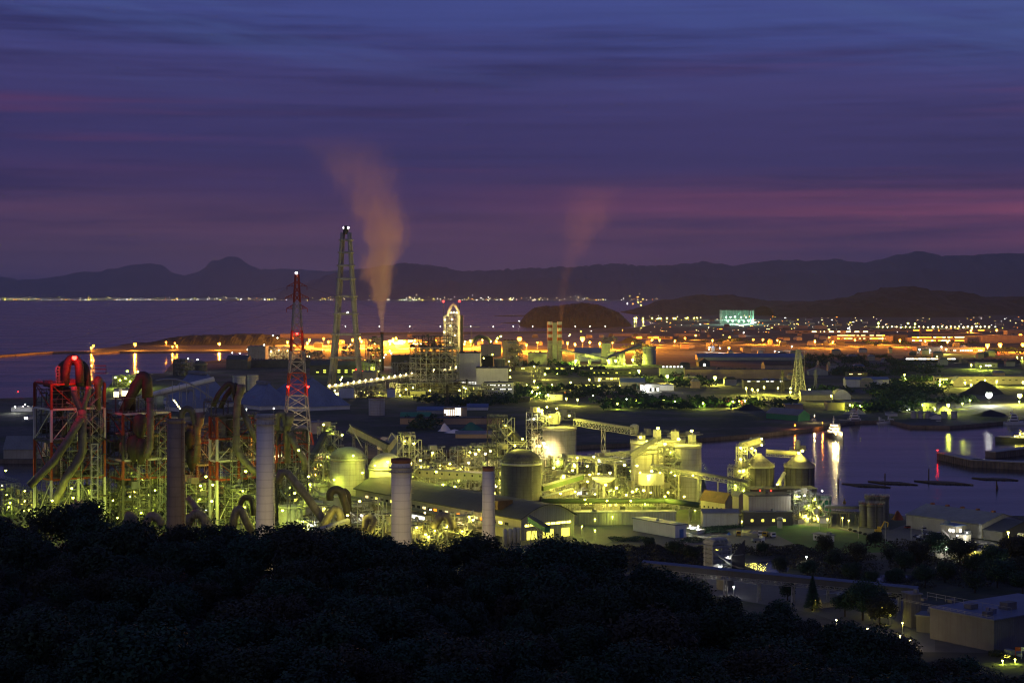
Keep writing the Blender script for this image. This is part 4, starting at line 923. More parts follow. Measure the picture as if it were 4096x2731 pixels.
fb('lean-to with dark roof along the foot of the packing house', 2975, 3172, 2048, 2102, 6, wall='wall_dark', roofm='roof_grey', ang=0.05, wins=(('W', .5, 5, 1, 4, 1.3, 1.3, 'soft_y', .8, 3),))
fb('long low grey shed with pipes on its front, left of the packing house', 2812, 2955, 2052, 2106, 9, wall='wall_grey', roofm='roof_grey', ang=0.03, roof='gable', rise=1.5, ridge_on='W')
fb('brightly lit ribbed white shed under a black roof by the packing house', 2955, 3014, 2062, 2092, 6, wall='wall_white', roofm='roof_dark', ang=0.03)
t = rack('dense dim pipe frame at the right end of the packing house', 3175, 2095, 3245, 3165, 1975, 75, 5, 'steel', 1.4)
silo('pale tank with lit top inside the packing house pipe frame', G(3214, 2085), 3.4, 12, 'flat', m='pale_steel', name='storage_tank')
silo('greenish tank at the right end of the packing house', G(3292, 2080), 4.4, 12.5, 'flat', m='wall_green', name='storage_tank')
rack('dark pipe frame between the two small packing house tanks', 3248, 2090, 3280, 3236, 1985, 76, 4, 'dark_steel', 1.)
silo('small upright white tank standing on the edge of the lawn', G(3119, 2110), 1.3, 5.2, 'flat', m='pale_steel', name='storage_tank', rails=False)
bridge('dark pipe bridge on lattice legs right of the packing house', P3(3300, 2048, 900), P3(3445, 2052, 905), 3, 2.4, 4, 'dark_steel')
fb('small lit gate canopy under the dark pipe bridge', 3278, 3326, 2070, 2092, 6, wall='wall_white', ang=0.03)
# tank battery: each bin is its own silo
for k, (x, y, lb) in enumerate(((3455, 2104, 'front left'), (3487, 2108, 'front middle'), (3520, 2108, 'front right'), (3478, 2084, 'rear left'), (3508, 2084, 'rear middle'), (3538, 2086, 'rear right'))):
    silo(f'streaky dark bin with rusty roof, {lb} of the six packed together', G(x, y), 2.35, 12.2 if k < 3 else 13.5, 'flat', m='silo_dark', roofm='rust', group='six dark bins packed together', name='storage_bin', skirt=False)
# --- harbour warehouse and office
gb('long dark-roofed harbour warehouse with roof vents at the right edge', 3926, 2154, 3625, 4092, 2098, roof='gable', rise=4.2, wall='wall_grey', roofm='roof_grey', name='warehouse', cat='warehouse')
C = G(3926, 2154); tw = bpy.data.objects['warehouse']
for k in range(5):
    b = MB(); b.box(q(C, 16.5, 6 + k * 10, zat(2098, C.y) - GZ + 3.9), 1.6, 1.6, 1.4, R35); b.build('roof_vent', 'rust', tw)
gb('darker gabled extension behind the right end of the harbour warehouse', 4010, 2166, 3935, 4180, 2128, roof='gable', rise=4, wall='wall_dark', roofm='roof_dark')
of = gb('two-storey cream office with round lit windows and outside stair', 3825, 2160, 3765, 3862, 2104, wall='wall_cream', roofm='roof_blue')
C = G(3825, 2160)
for k, (a, z) in enumerate(((.2, 4.6), (.42, 4.6), (.75, 4.6))): b = MB(); b.lathe((0, 0, 0), [(.01, 0), (.75, 0), (.75, .15), (.01, .16)], 12); o = b.build('window', 'lit_w'); o.parent = of; o.rotation_euler = (pi / 2, 0, R35 - pi / 2 if a < .5 else R35); o.location = (-U * .1 - V * (9 * a) if a < .5 else U * 4 * a + V * .1) + UP * z
b = MB(); b.bar(q(C, -1, 8, 4.2), q(C, -1, 2, .3), 1.1, .3); b.rail([q(C, -1.4, 8, 4.2), q(C, -1.4, 2, .3)], 1, .08, 2); b.build('staircase', 'white_paint', of)
gb('small cream annex in front of the two-storey office', 3862, 2166, 3828, 3884, 2138, wall='wall_cream', roofm='roof_dark')
gb('tiny white shed with rounded door at the right picture edge', 4085, 2182, 4066, 4110, 2158, roof='barrel', rise=2.5, wall='wall_white', roofm='wall_white')
# ================================================================ pylons, tall stack, power station, town
def pylon(label, x, yb, yt, wb, wt, arms=(), stripes=True, m='galv', nseg=14, r=.35, core=False, name='transmission_tower'):
    C = G(x, yb); D = C.y; s = D / F; h = zat(yt, D) - GZ; t = thing(name, label, 'pylon', C); b = MB()
    wz = lambda z: (wb + (wt - wb) * (z / h) ** .72) * s / 2; zs = [h * (1 - (1 - i / nseg) ** 1.25) for i in range(nseg + 1)]
    a0 = radians(14)
    cn = lambda z: [C + Vector((cos(a0 + pi / 4 + pi / 2 * k) * wz(z) * 1.30, sin(a0 + pi / 4 + pi / 2 * k) * wz(z) * 1.30, z)) for k in range(4)]
    for i in range(nseg):
        b.k = (1 if int((h - zs[i + 1]) / h * 7) % 2 == 0 else 0) if stripes else 0
        A, B = cn(zs[i]), cn(zs[i + 1])
        for k in range(4):
            l = (k + 1) % 4; b.bar(A[k], B[k], r * 1.5); b.bar(A[k], B[l], r * .75); b.bar(A[l], B[k], r * .75); b.bar(B[k], B[l], r * .75)
    b.build('lattice', [m, 'red_paint'] if stripes else m, t)
    for y, w in arms:
        b = MB(); z = zat(y, D) - GZ; ww = w * s
        for sg in (-1, 1):
            tip = C + Vector((sg * ww, 0, z)); ro = [C + Vector((sg * wz(z) * .9, e * wz(z) * .9, z + dz)) for e in (-1, 1) for dz in (0, 3.2)]
            for p in ro: b.bar(p, tip, r * .8)
            for f_ in (.35, .65):
                for i in range(3): b.bar(ro[i].lerp(tip, f_), ro[i + 1].lerp(tip, f_), r * .5)
            b.bar(tip, tip - UP * 3, r * .7)
        b.build('cross_arm', 'red_paint' if stripes else m, t)
    if core: b = MB(); b.truss(C, C + UP * h * .98, 7, 7, .3, 6, U); b.build('stair_shaft', m, t)
    return t, C
PY, PC = pylon('tall red and white lattice pylon with three pairs of cross arms', 1188, 1775, 1098, 128, 14, ((1145, 40), (1190, 46), (1234, 42)), nseg=17, r=.55)
def wires(label, a, b_, sag, r=.07):
    b = MB(); a = Vector(a); b_ = Vector(b_); b.tube([a.lerp(b_, i / 12) - UP * sag * 4 * (i / 12) * (1 - i / 12) for i in range(13)], r, 4); return b
# tall four-legged concrete-and-steel stack
C = G(1383, 1545); D = C.y; s = D / F; t = thing('tall_chimney', 'tallest four-legged grey tapering chimney with ring braces and lamps on top', 'chimney', C)
ht = zat(908, D) - GZ; legs = []
def leg_at(k, z):
    f = z / ht; w_ = (62 - 50 * f ** .8) * s; e = (1 if k % 2 else -1) * w_; dd = (8 if k > 1 else -8) * (1.2 - f); return C + Vector((e * (.93 if k > 1 else 1) + (5 if k > 1 else -2) * s, dd, z))
for k in range(4):
    b = MB(); b.tube([leg_at(k, ht * i / 10) for i in range(10)] + [leg_at(k, ht * .965)], [4.4 * s * (1.9 - .75 * i / 10) for i in range(11)], 14); b.build('leg', 'concrete', t)
for y in (960, 1010, 1062, 1115, 1185, 1255, 1337, 1430):
    z = zat(y, D) - GZ; b = MB(); b.k = 0; P = [leg_at(k, z) for k in (0, 1, 3, 2)]
    for i in range(4): b.bar(P[i], P[(i + 1) % 4], 2.4, 3)
    for p in P: b.lathe(p - UP, [(3.6 * (1.5 - z / ht * .55), 0), (3.6 * (1.5 - z / ht * .55), 2)], 12)
    b.build('ring_brace', 'pale_concrete', t)
b = MB(); b.lathe(C + UP * ht * .955, [(9.5 * s, 0), (11 * s, 3), (10 * s, 6), (13 * s, 6.4), (13 * s, 7.2), (8 * s, 7.4), (8 * s, 11)], 18); b.build('stack_head', 'dark_steel', t)
# thin dark stack below the steam
b = MB(); c = G(1528, 1482); hh = zat(1328, c.y) - GZ; t = thing('thin_chimney', 'thin dark steel stack trailing the steam plume', 'chimney', c); b.lathe(c, [(3.2, 0), (2.6, hh * .5), (2.3, hh)], 16); b.build('shaft', 'dark_steel', t)
b = MB(); b.lathe(c + UP * (hh - 3), [(2.9, 0), (2.9, 3), (2., 3)], 16); b.build('rim', 'rust', t)
# twin striped chimneys
for x, lb in ((2200, 'left of the two red and white banded chimneys'), (2238, 'right of the two red and white banded chimneys')):
    c = G(x, 1450); D = c.y; r = 9.5 * D / F; hh = zat(1286, D) - GZ; t = thing('banded_chimney', lb, 'chimney', c)
    b = MB(); n = 12; hb = zat(1362, D) - GZ; prof = [(r * 1.28, 0), (r * 1.1, hb * .6), (r * 1.02, hb)]; b.lathe(c, prof, 20, False)
    for i in range(6):
        b.k = 1 if i % 2 == 0 else 2; z0 = hb + (hh - hb) * i / 6; z1 = hb + (hh - hb) * (i + 1) / 6; b.lathe(c, [(r * (1.02 - .004 * i), z0), (r * (1.018 - .004 * i), z1)], 20, False)
    b.k = 1; b.lathe(c + UP * hh, [(r, 0), (r * .8, .3), (r * .75, -1)], 20); b.build('shaft', ['concrete', 'red_paint', 'white_paint'], t)
b = MB(); c = G(2219, 1452); b.box(c, 17 * c.y / F, 10, zat(1290, c.y) - GZ, 0); b.box(c + UP * (zat(1378, c.y) - GZ), 46 * c.y / F, 16, 1.2, 0)
solo(b, 'chimney_lift_shaft', 'concrete', 'grey concrete lift shaft standing between the two banded chimneys', 'shaft', c)

# boiler house steelwork and the pale power station
def bigframe(label, x, y, xr, xl, yt, seed, r=.45, col='galv', nl=8, dens=.5, nc=5):
    C = G(x, y); W = abs(solve(C, U, xr)); L = min(60, abs(solve(C, -V, xl))); h = zat(yt, C.y) - GZ; zs = [h * (i + 1) / nl for i in range(nl)]
    t = thing('boiler_structure', label, 'plant structure', C); b = MB(); frame(b, C, W, L, zs, nc, 3, r, (0,), diagr=.9); b.build('steel_frame', col, t)
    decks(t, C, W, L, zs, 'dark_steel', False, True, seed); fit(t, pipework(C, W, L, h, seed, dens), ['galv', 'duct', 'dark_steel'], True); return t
bigframe('great open steel boiler frame of the power station', 1705, 1562, 1835, 1640, 1392, 81)
bigframe('wide flaring steel gantry crowning the boiler frame', 1690, 1480, 1810, 1640, 1346, 82, .4, 'dark_steel', 5)
bigframe('smaller pipe gantry left of the boiler frame', 1590, 1545, 1665, 1560, 1452, 83, .3, 'galv', 4, .6, 4)
bigframe('tangled greenish frame tower beside the thin dark stack', 1480, 1506, 1524, 1462, 1352, 84, .35, 'pale_steel', 7, .8, 2)
bigframe('lit switchyard gantries in front of the power station', 1600, 1580, 1900, 1560, 1535, 85, .25, 'galv', 2, .4, 10)
bigframe('pale switchyard frame below the power station offices', 1880, 1590, 2060, 1850, 1545, 86, .22, 'galv', 2, .3, 8)
fb('tall pale power station turbine block behind the lamp string', 1826, 1922, 1412, 1552, 50, wall='wall_white', roofm='roof_dark', ang=0, wins=(('W', 4, 9, 1, 14, 1.6, 3, 'soft_w', .8, 8),))
fb('lower grey-white power station block with dark louvred band', 1905, 2032, 1472, 1560, 45, wall='wall_white', roofm='roof_dark', ang=0)
fb('white four-storey power station office with rows of small windows', 1936, 2054, 1530, 1586, 20, wall='wall_white', roofm='roof_dark', ang=0, wins=(('W', 2, 16, 3, 13, 1.6, 1.2, ['soft_w', 'glass', 'glass'], 1., 9),))
fb('dark windowless bunker between the boiler frame and the thin stack', 1565, 1690, 1422, 1475, 30, wall='wall_dark', roofm='roof_dark', ang=0)
fb('broad black tank house behind the power station roof', 1920, 1972, 1424, 1475, 30, wall='black', roofm='roof_dark', ang=0)
silo('squat black storage tank behind the power station', G(1998, 1478), 9, 18, 'flat', m='wall_dark', name='storage_tank')
fb('cream box building with lit corner behind the black tank', 1922, 2004, 1378, 1425, 30, wall='wall_cream', roofm='roof_grey', ang=0)
fb('long dark-roofed boiler shed left of the four-legged chimney', 930, 1330, 1440, 1470, 40, wall='wall_dark', roofm='roof_dark', ang=0)
fb('wide dark shed with lit green windows between the chimney legs', 1240, 1500, 1462, 1500, 40, wall='wall_dark', roofm='roof_dark', ang=0, roof='barrel', rise=6, ridge_on='W', wins=(('W', 3, 9, 2, 8, 4, 1.6, 'soft_g', .5, 4),))
fb('pale conveyor house under the lamp string', 1410, 1506, 1488, 1530, 30, wall='wall_cream', roofm='roof_grey', ang=0)
fb('small white workshop at the foot of the four-legged chimney', 1356, 1416, 1552, 1592, 14, wall='wall_white', ang=0.1)
fb('bright white workshop right of the yellow yard', 1548, 1580, 1556, 1590, 12, wall='wall_white', ang=0)
fb('low dark shed with glowing doors at the yard edge', 1640, 1702, 1566, 1582, 12, wall='wall_dark', ang=0)
# kiln tower of the works behind
t = bigframe('slender brightly lit kiln tower with pointed arch duct on top', 1782, 1450, 1832, 1774, 1264, 87, .4, 'pale_steel', 7, .9, 2)
D = 3085; b = MB(); ductpart(t, [P3(1791, 1264, D), P3(1793, 1246, D), P3(1806, 1222, D), P3(1813, 1216, D), P3(1821, 1222, D), P3(1834, 1246, D), P3(1836, 1264, D)], 2.4, 'pale_steel', name='gooseneck_duct')
b = MB(); b.box(P3(1836, 1400, D + 6) , 4.2, 5, 62, 0); b.build('lift_shaft', 'wall_cream', t)
b = MB(); b.bar(P3(1774, 1264, D), P3(1774, 1210, D), .5); b.bar(P3(1838, 1264, D), P3(1838, 1210, D), .5); b.build('mast', 'dark_steel', t)
fb('dark slab tower leaning against the slender kiln tower', 1841, 1852, 1262, 1440, 12, wall='wall_dark', ang=0)
bridge('thin crane boom line right of the slender kiln tower', P3(1852, 1310, 3100), P3(1920, 1310, 3100), 1.5, 1.5, 1, 'dark_steel', False, name='crane_boom', cat='crane')
for k, dy in enumerate((0, 8)):
    t = thing('process_duct', ('upper', 'lower')[k] + ' humped pipe pair beside the slender kiln tower', 'duct', G(1925, 1450)); ductpart(t, [P3(1885, 1375 + dy, 3000), P3(1898, 1352 + dy, 3000), P3(1915, 1342 + dy, 3000), P3(1950, 1350 + dy, 3000), P3(1962, 1366 + dy, 3000)], 2, 'duct')
# the string of lamps on the long rising conveyor
LA, LB = P3(1312, 1552, 2160), P3(1925, 1462, 2330)
gallery('long thin conveyor carrying a string of lamps up to the power station', LA, LB, 4, 3, 'wall_grey', 'roof_grey', 10)
# silo group in front of the port
fb('square cream silo block left of the round ones near the port', 2406, 2443, 1374, 1452, 16, wall='concrete', ang=0)
for x, yt, rr, lb in ((2446, 1404, 17, 'short pale round silo beside the square silo block'), (2482, 1406, 18, 'second short round silo beside the square silo block'), (2597, 1388, 27, 'single broad round silo right of the distant silo group')):
    c = G(x, 1458); silo(lb, c, rr * c.y / F, zat(yt, c.y) - GZ, 'flat', m='concrete')
rack('headhouse frame on the distant square silo block', 2412, 1440, 2470, 2400, 1352, 88, 3, 'steel', 1., z0=36)
rack('thin elevator frame left of the single broad silo', 2540, 1462, 2566, 2530, 1362, 89, 6, 'steel', .8)
gallery('long slanting covered belt between the distant silos', P3(2430, 1432, 2900), P3(2560, 1384, 2950), 4, 3, 'wall_grey', 'roof_grey', 3)
gallery('long slanting covered belt right of the banded chimneys', P3(2245, 1402, 3000), P3(2430, 1440, 2900), 4, 3, 'wall_grey', 'roof_grey', 4)
fb('white sloping storage roof right of the banded chimneys', 2300, 2405, 1412, 1444, 50, wall='wall_white', roofm='tent', roof='gable', rise=9, ridge_on='W', ang=0)
fb('square yellow-lit storage block left of the banded chimneys', 2112, 2188, 1412, 1456, 40, wall='wall_cream', roofm='roof_grey', ang=0)
fb('tall dusty plant building with slanting struts, near the port lamps', 2010, 2072, 1362, 1440, 40, wall='wall_tan', roofm='roof_rust', ang=0)
rack('lit pipe frame between the cream box and the banded chimneys', 2040, 1475, 2090, 2020, 1372, 90, 5, 'pale_steel', 1.)
rack('low yellow-lit pipe frame in the trees below the banded chimneys', 2140, 1520, 2165, 2125, 1475, 91, 4, 'pale_steel', 1.)
# round lone silo, lit panel building, heaps
silo('lone pale silo with rusty top in the dark yard', G(1507, 1660), 8.2, 17, 'flat', m='pale_concrete', roofm='rust', rails=False)
t = fb('dark building covered with a grid of round white lights', 1774, 1866, 1630, 1668, 12, wall='wall_tan', ang=0)
C = G(1774, 1668)
b = MB(); b.lathe((0, 0, 0), [(.01, 0), (.55, 0), (.55, .2), (.01, .25)], 8)
rows = [(1633.5, range(5, 8)), (1641.5, range(8)), (1649.5, range(8)), (1657.5, range(1, 8))]; first = None
for y, cs in rows:
    for i in cs:
        loc = P3(1780 + i * 8.6, y, C.y - .3) - C
        if first is None: first = b.build('round_light', 'lit_w'); o = first
        else: o = first.copy(); COL.objects.link(o)
        o.parent = t; o.location = loc; o.rotation_euler = (pi / 2, 0, 0)
for x0, x1, yt, yb, wl, rf_, lb, kw in (
 (1668, 1776, 1640, 1655, 'wall_grey', 'roof_blue', 'long low shed with pale blue roof left of the round-light building', dict(roof='gable', rise=3, ridge_on='W')),
 (1868, 1952, 1628, 1640, 'wall_white', 'roof_blue', 'pale blue-roofed shed right of the round-light building', dict(roof='gable', rise=3, ridge_on='W')),
 (1602, 1722, 1668, 1684, 'wall_dark', 'wall_green', 'low teal-roofed shed in the dark yard', dict(roof='barrel', rise=4, ridge_on='W')),
 (1600, 2010, 1672, 1696, 'wall_tan', 'roof_dark', 'very long dull tan wall across the dark yard', {}),
 (1822, 1965, 1736, 1752, 'wall_tan', 'roof_grey', 'long low open shed by the channel quay', dict(roof='gable', rise=2, ridge_on='W')),
 (2000, 2120, 1590, 1606, 'wall_dark', 'roof_dark', 'long black shed roof above the silo tower', {}),
 (2180, 2250, 1578, 1600, 'wall_white', 'roof_grey', 'small pale shed among the star-like lamps', {}),
 (2430, 2560, 1590, 1606, 'wall_cream', 'roof_rust', 'long low barracks with rusty roof behind a hedge', dict(roof='gable', rise=2, ridge_on='W', wins=(('W', 1, 4, 1, 9, 2, 1.5, 'soft_y', .4, 3),))),
 (2563, 2640, 1536, 1570, 'wall_white', 'roof_dark', 'white-lit loading bay building with open front', dict(wins=(('W', 1, 7, 1, 7, 3.4, 4, 'soft_w', .8, 5),))),
 (2640, 2695, 1540, 1562, 'wall_white', 'roof_blue', 'pale plain shed right of the loading bay', {}),
 (2060, 2420, 1468, 1482, 'wall_dark', 'roof_dark', 'long dark factory hall with yellow lit slits', dict(wins=(('W', 2, 5, 1, 16, 5, 1.4, ['lit_y', 'glass', 'glass', 'soft_g'], 1., 6),))),
 (2320, 2560, 1480, 1500, 'wall_dark', 'roof_dark', 'second dark factory hall with a row of lit panes', dict(wins=(('W', 2, 5, 1, 12, 3, 1.6, ['soft_y', 'glass', 'glass'], 1., 7),))),
 (2380, 2560, 1508, 1526, 'wall_grey', 'roof_dark', 'low hall with four bright square windows', dict(wins=(('W', 2, 6, 1, 10, 4, 2, ['lit_y', 'glass', 'soft_y'], 1., 8),))),
 (2480, 2580, 1528, 1542, 'wall_grey', 'roof_blue', 'low blue-roofed shed in the trees', dict(roof='gable', rise=5, ridge_on='W')),
 (2640, 2740, 1472, 1504, 'wall_grey', 'roof_dark', 'pale hall with a row of six small square windows', dict(wins=(('W', 12, 16, 1, 6, 3, 2.4, 'soft_w', 1., 8),))),
 (2740, 3175, 1478, 1515, 'wall_tan', 'roof_dark', 'very long dull brown factory hall behind the yellow lamp', {}),
 (2790, 3215, 1428, 1440, 'wall_grey', 'roof_blue', 'very long pale blue roof far behind the brown hall', dict(roof='gable', rise=6, ridge_on='W')),
 (3060, 3170, 1460, 1490, 'wall_tan', 'roof_rust', 'high-roofed shed behind the lattice tower', dict(roof='gable', rise=5, ridge_on='W')),
 (3048, 3104, 1497, 1512, 'wall_green', 'roof_dark', 'small teal shed left of the lattice tower', {}),
 (2975, 3165, 1522, 1556, 'wall_dark', 'roof_dark', 'dark workshop behind the row of yellow lamps', dict(wins=(('W', 8, 12, 1, 9, 4, 1, 'soft_w', .4, 8),))),
 (3383, 3556, 1518, 1548, 'wall_white', 'roof_blue', 'wide plain white shed in the dark on the right', dict(roof='gable', rise=3, ridge_on='W')),
 (3235, 3312, 1484, 1500, 'wall_grey', 'roof_grey', 'small gabled shed between the little pylons', dict(roof='gable', rise=5)),
 (3390, 3470, 1490, 1512, 'wall_dark', 'roof_rust', 'dim shed with one lit strip above the white shed', dict(wins=(('W', 5, 7, 1, 4, 5, 1.2, 'soft_m', .7, 8),))),
 (3205, 3330, 1580, 1602, 'wall_cream', 'roof_grey', 'long arched shed lying under the yellow lamps', dict(roof='barrel', rise=5, ridge_on='W')),
 (3332, 3404, 1582, 1598, 'wall_white', 'roof_grey', 'pale round-topped shed end facing the viewer', dict(roof='barrel', rise=7)),
 (3310, 3378, 1610, 1640, 'wall_tan', 'roof_dark', 'tan two-storey block behind the quay trees', {}),
 (3380, 3452, 1608, 1632, 'wall_cream', 'roof_grey', 'long bright lime-lit cabin behind the tugboat', dict(wins=(('W', 1, 5, 1, 6, 1.5, 1.6, 'lit_g', .6, 2),))),
 (3140, 3212, 1618, 1638, 'wall_tan', 'roof_grey', 'brown fenced yard wall behind the green warehouse', {}),
 (2795, 2840, 1448, 1466, 'wall_dark', 'roof_dark', 'tiny gabled house with one white lit side', dict(roof='gable', rise=6, wins=(('W', 1, 5, 1, 1, 3, 4, 'lit_w', 1., 2),))),
 (3745, 4100, 1506, 1536, 'wall_cream', 'roof_grey', 'long yellow-lit works hall behind the brilliant white lamp', dict(wins=(('W', 3, 8, 1, 12, 3, 1.2, ['soft_y', 'glass'], 1., 2),))),
 (3745, 3800, 1508, 1538, 'wall_cream', 'roof_dark', 'open-fronted hall glowing yellow at its left end', dict(wins=(('W', 1, 9, 2, 5, 3, 2.4, 'lit_y', .7, 2),))),
 (3815, 3858, 1524, 1546, 'wall_cream', 'roof_grey', 'small gabled shed in front of the yellow works hall', dict(roof='gable', rise=6)),
 (3695, 3745, 1612, 1640, 'wall_cream', 'roof_grey', 'small cream house lit lime under the trees', dict(wins=(('W', 1, 5, 1, 3, 1.5, 1.4, 'lit_g', .8, 2),))),
 (3610, 3642, 1628, 1648, 'wall_white', 'roof_grey', 'little white lit kiosk building by the basin', dict(wins=(('W', 1, 4, 1, 4, 1.5, 1.4, 'lit_w', .9, 2),))),
 (3555, 3590, 1654, 1664, 'wall_white', 'roof_grey', 'tiny white hut on the far side of the basin', {}),
 (3725, 3765, 1664, 1676, 'wall_white', 'roof_grey', 'tiny gabled boathouse between the round tanks', dict(roof='gable', rise=2)),
 (3610, 3835, 1438, 1449, 'wall_dark', 'roof_dark', 'long dark station building with a bright broken strip of windows', dict(wins=(('W', 4, 8, 1, 12, 7, 2.2, ['lit_w', 'lit_w', 'lit_m'], 1., 2),))),
 (3870, 4080, 1440, 1455, 'wall_dark', 'roof_dark', 'dark long shed right of the bright strip of windows', {}),
 (3900, 3990, 1452, 1470, 'wall_cream', 'roof_grey', 'small lit depot below the dark long shed', dict(wins=(('W', 2, 5, 1, 5, 3, 1.5, 'lit_w', .6, 2),))),
 (3668, 3762, 1388, 1404, 'wall_tan', 'roof_grey', 'pinkish low hall left of the white star lamp', {}),
 (3790, 3940, 1390, 1408, 'wall_grey', 'roof_grey', 'pale many-windowed hall right of the white star lamp', dict(wins=(('W', 1, 6, 1, 20, 2, 3, 'soft_w', .7, 2),))),
 (3335, 3570, 1343, 1366, 'wall_tan', 'roof_grey', 'long orange-lit factory with rows of lit windows', dict(wins=(('W', 4, 20, 2, 24, 6, 3, ['lit_o', 'soft_m', 'soft_m'], .8, 2),))),
 (3372, 3382, 1322, 1360, 'wall_tan', 'roof_grey', 'orange-lit stair tower of the long factory', {}),
 (3555, 3572, 1344, 1372, 'wall_tan', 'roof_grey', 'orange-lit square tower at the factory right end', {}),
 (3575, 3630, 1340, 1370, 'wall_dark', 'roof_dark', 'dark block between the two orange-lit factories', {}),
 (3635, 3870, 1350, 1372, 'wall_tan', 'roof_grey', 'second orange-lit factory with two bright window bands', dict(wins=(('W', 2, 19, 2, 22, 7, 2.4, ['lit_m', 'lit_o'], .9, 2),))),
 (3928, 4100, 1342, 1372, 'wall_tan', 'roof_grey', 'tall orange-lit warehouse at the right edge with dark trees before it', {}),
 (4030, 4100, 1322, 1345, 'wall_tan', 'roof_grey', 'orange-lit roof block behind the right edge warehouse', {}),
 (3690, 3930, 1332, 1342, 'wall_tan', 'roof_dark', 'saw-tooth long roof behind the second orange-lit factory', {}),
 (3150, 3500, 1322, 1334, 'wall_tan', 'roof_dark', 'distant dark factory roof with eight pale skylights', dict(wins=(('W', 3, 9, 1, 9, 14, 3, 'lit_m', .9, 2),))),
 (3500, 4090, 1318, 1326, 'wall_tan', 'roof_dark', 'very distant low orange-lit roof line', dict(wins=(('W', 2, 7, 1, 10, 20, 3, 'lit_o', .6, 2),))),
 (3100, 3155, 1302, 1314, 'wall_tan', 'roof_grey', 'first of three boxy tan warehouses near the river', {}), (3186, 3232, 1302, 1315, 'wall_tan', 'roof_grey', 'middle of three boxy tan warehouses near the river', {}), (3258, 3308, 1302, 1316, 'wall_tan', 'roof_grey', 'right one of three boxy tan warehouses near the river', {}),
 (2440, 2600, 1335, 1344, 'wall_tan', 'roof_grey', 'long low pink roof on the port shore below the island', {}),
 (2536, 2690, 1346, 1356, 'wall_tan', 'roof_grey', 'orange-glowing transit shed right of the dark mound', dict(wins=(('W', 1, 8, 1, 6, 14, 5, ['lit_o', 'soft_o'], .8, 2),))),
 (1120, 1330, 1336, 1352, 'wall_tan', 'roof_grey', 'dusky long wall at the far port left of the tall chimney', {}),
 (1545, 1700, 1364, 1380, 'wall_tan', 'roof_grey', 'blazing orange port shed right of the steam stack', dict(wins=(('W', 2, 12, 2, 7, 12, 5, ['lit_o', 'lit_m'], .9, 2),))),
 (2700, 2800, 1335, 1345, 'wall_tan', 'roof_grey', 'dim orange shed at the port right', {}),
 (2970, 3060, 1392, 1404, 'wall_tan', 'roof_grey', 'dim low tan shed in the freight yard', {}),
 (14, 168, 1797, 1834, 'wall_cream', 'roof_grey', 'long gabled quay warehouse at the left edge', dict(roof='gable', rise=9, ridge_on='W')),
 (692, 740, 1438, 1500, 'wall_dark', 'roof_dark', 'dark lit-edge loading tower left of the domed tank', {}),
 (772, 812, 1464, 1500, 'yellow', 'roof_dark', 'ochre square block under the dark domed tank', {}),
 (990, 1062, 1386, 1438, 'wall_cream', 'roof_grey', 'cream block crowned with white lamps near the port left', {}),
 (905, 990, 1438, 1476, 'wall_dark', 'roof_dark', 'dark hipped shed behind the pale silo pair', dict(roof='gable', rise=6, ridge_on='W')),
 (1240, 1290, 1690, 1735, 'wall_grey', 'roof_grey', 'grey block behind the foot of the red and white pylon', {}),
 (456, 474, 1556, 1592, 'wall_white', 'roof_grey', 'brightly lit cabin at the jetty, left one', dict(wins=(('W', 1, 8, 1, 2, 3.5, 6, 'lit_m', 1., 2),))),
 (482, 512, 1556, 1588, 'wall_white', 'roof_grey', 'brightly lit cabin at the jetty, right one', dict(wins=(('W', 1, 8, 1, 4, 2.5, 6, 'lit_m', 1., 2),))),
 (44, 128, 1630, 1646, 'wall_white', 'roof_grey', 'small floodlit shed on the left shore', {}),
 (96, 112, 1668, 1680, 'wall_white', 'roof_grey', 'tiny lit white hut on the left shore', dict(wins=(('W', 1, 3, 1, 2, 1.6, 1.5, 'lit_w', 1., 2),)))):
    kw = dict(kw); kw.setdefault('ang', 0.0); fb(lb, x0, x1, yt, yb, 40 if yb < 1500 else 18, wall=wl, roofm=rf_, **kw)
# rounded red brick stack far right
b = MB(); c = G(3681, 1345); b.lathe(c, [(3.5, 0), (2.6, 30)], 12); solo(b, 'far_chimney', 'wall_tan', 'short orange-lit factory chimney far right', 'chimney', c)
# hipped white storage tents
def tent(label, x, y, xl, xr, yt, f=.3, wall=4., m='tent'):
    C = G(x, y); L = min(90, abs(solve(C, -V, xl))); W = abs(solve(C, U, xr)); D2 = C.y + L * .4 + W * .3; h = zat(yt, D2) - GZ; t = thing('storage_tent', label, 'storage hall', C)
    P = [q(C, 0, 0, 0), q(C, W, 0, 0), q(C, W, L, 0), q(C, 0, L, 0)]; b = MB(); b.add([p + UP * z for z in (0, wall) for p in P], [(0, 1, 5, 4), (1, 2, 6, 5), (2, 3, 7, 6), (3, 0, 4, 7)]); b.build('wall', 'wall_white', t)
    b = MB(); A = q(C, W * .5, L * f, h); B = q(C, W * .5, L * (1 - f), h); e = [q(C, -1, -1, wall), q(C, W + 1, -1, wall), q(C, W + 1, L + 1, wall), q(C, -1, L + 1, wall), A, B]
    b.add(e, [(0, 1, 4), (1, 2, 5, 4), (2, 3, 5), (3, 0, 4, 5), (3, 2, 1, 0)]); b.build('roof', m, t)
    b = MB(); b.bar(A, B, 6, 3); b.build('ridge_gallery', 'roof_grey', t); return t
tent('big white pitched tent hall left of the pale silo pair', 790, 1632, 640, 940, 1490, .25)
tent('lower white tent slope in front of the big tent hall', 740, 1650, 660, 830, 1560, .3)
tent('broad blue-grey tent hall behind the red and white pylon', 1190, 1645, 1010, 1400, 1505, .3)
tent('second blue-grey tent hall left of the pylon', 1040, 1640, 940, 1170, 1530, .3)
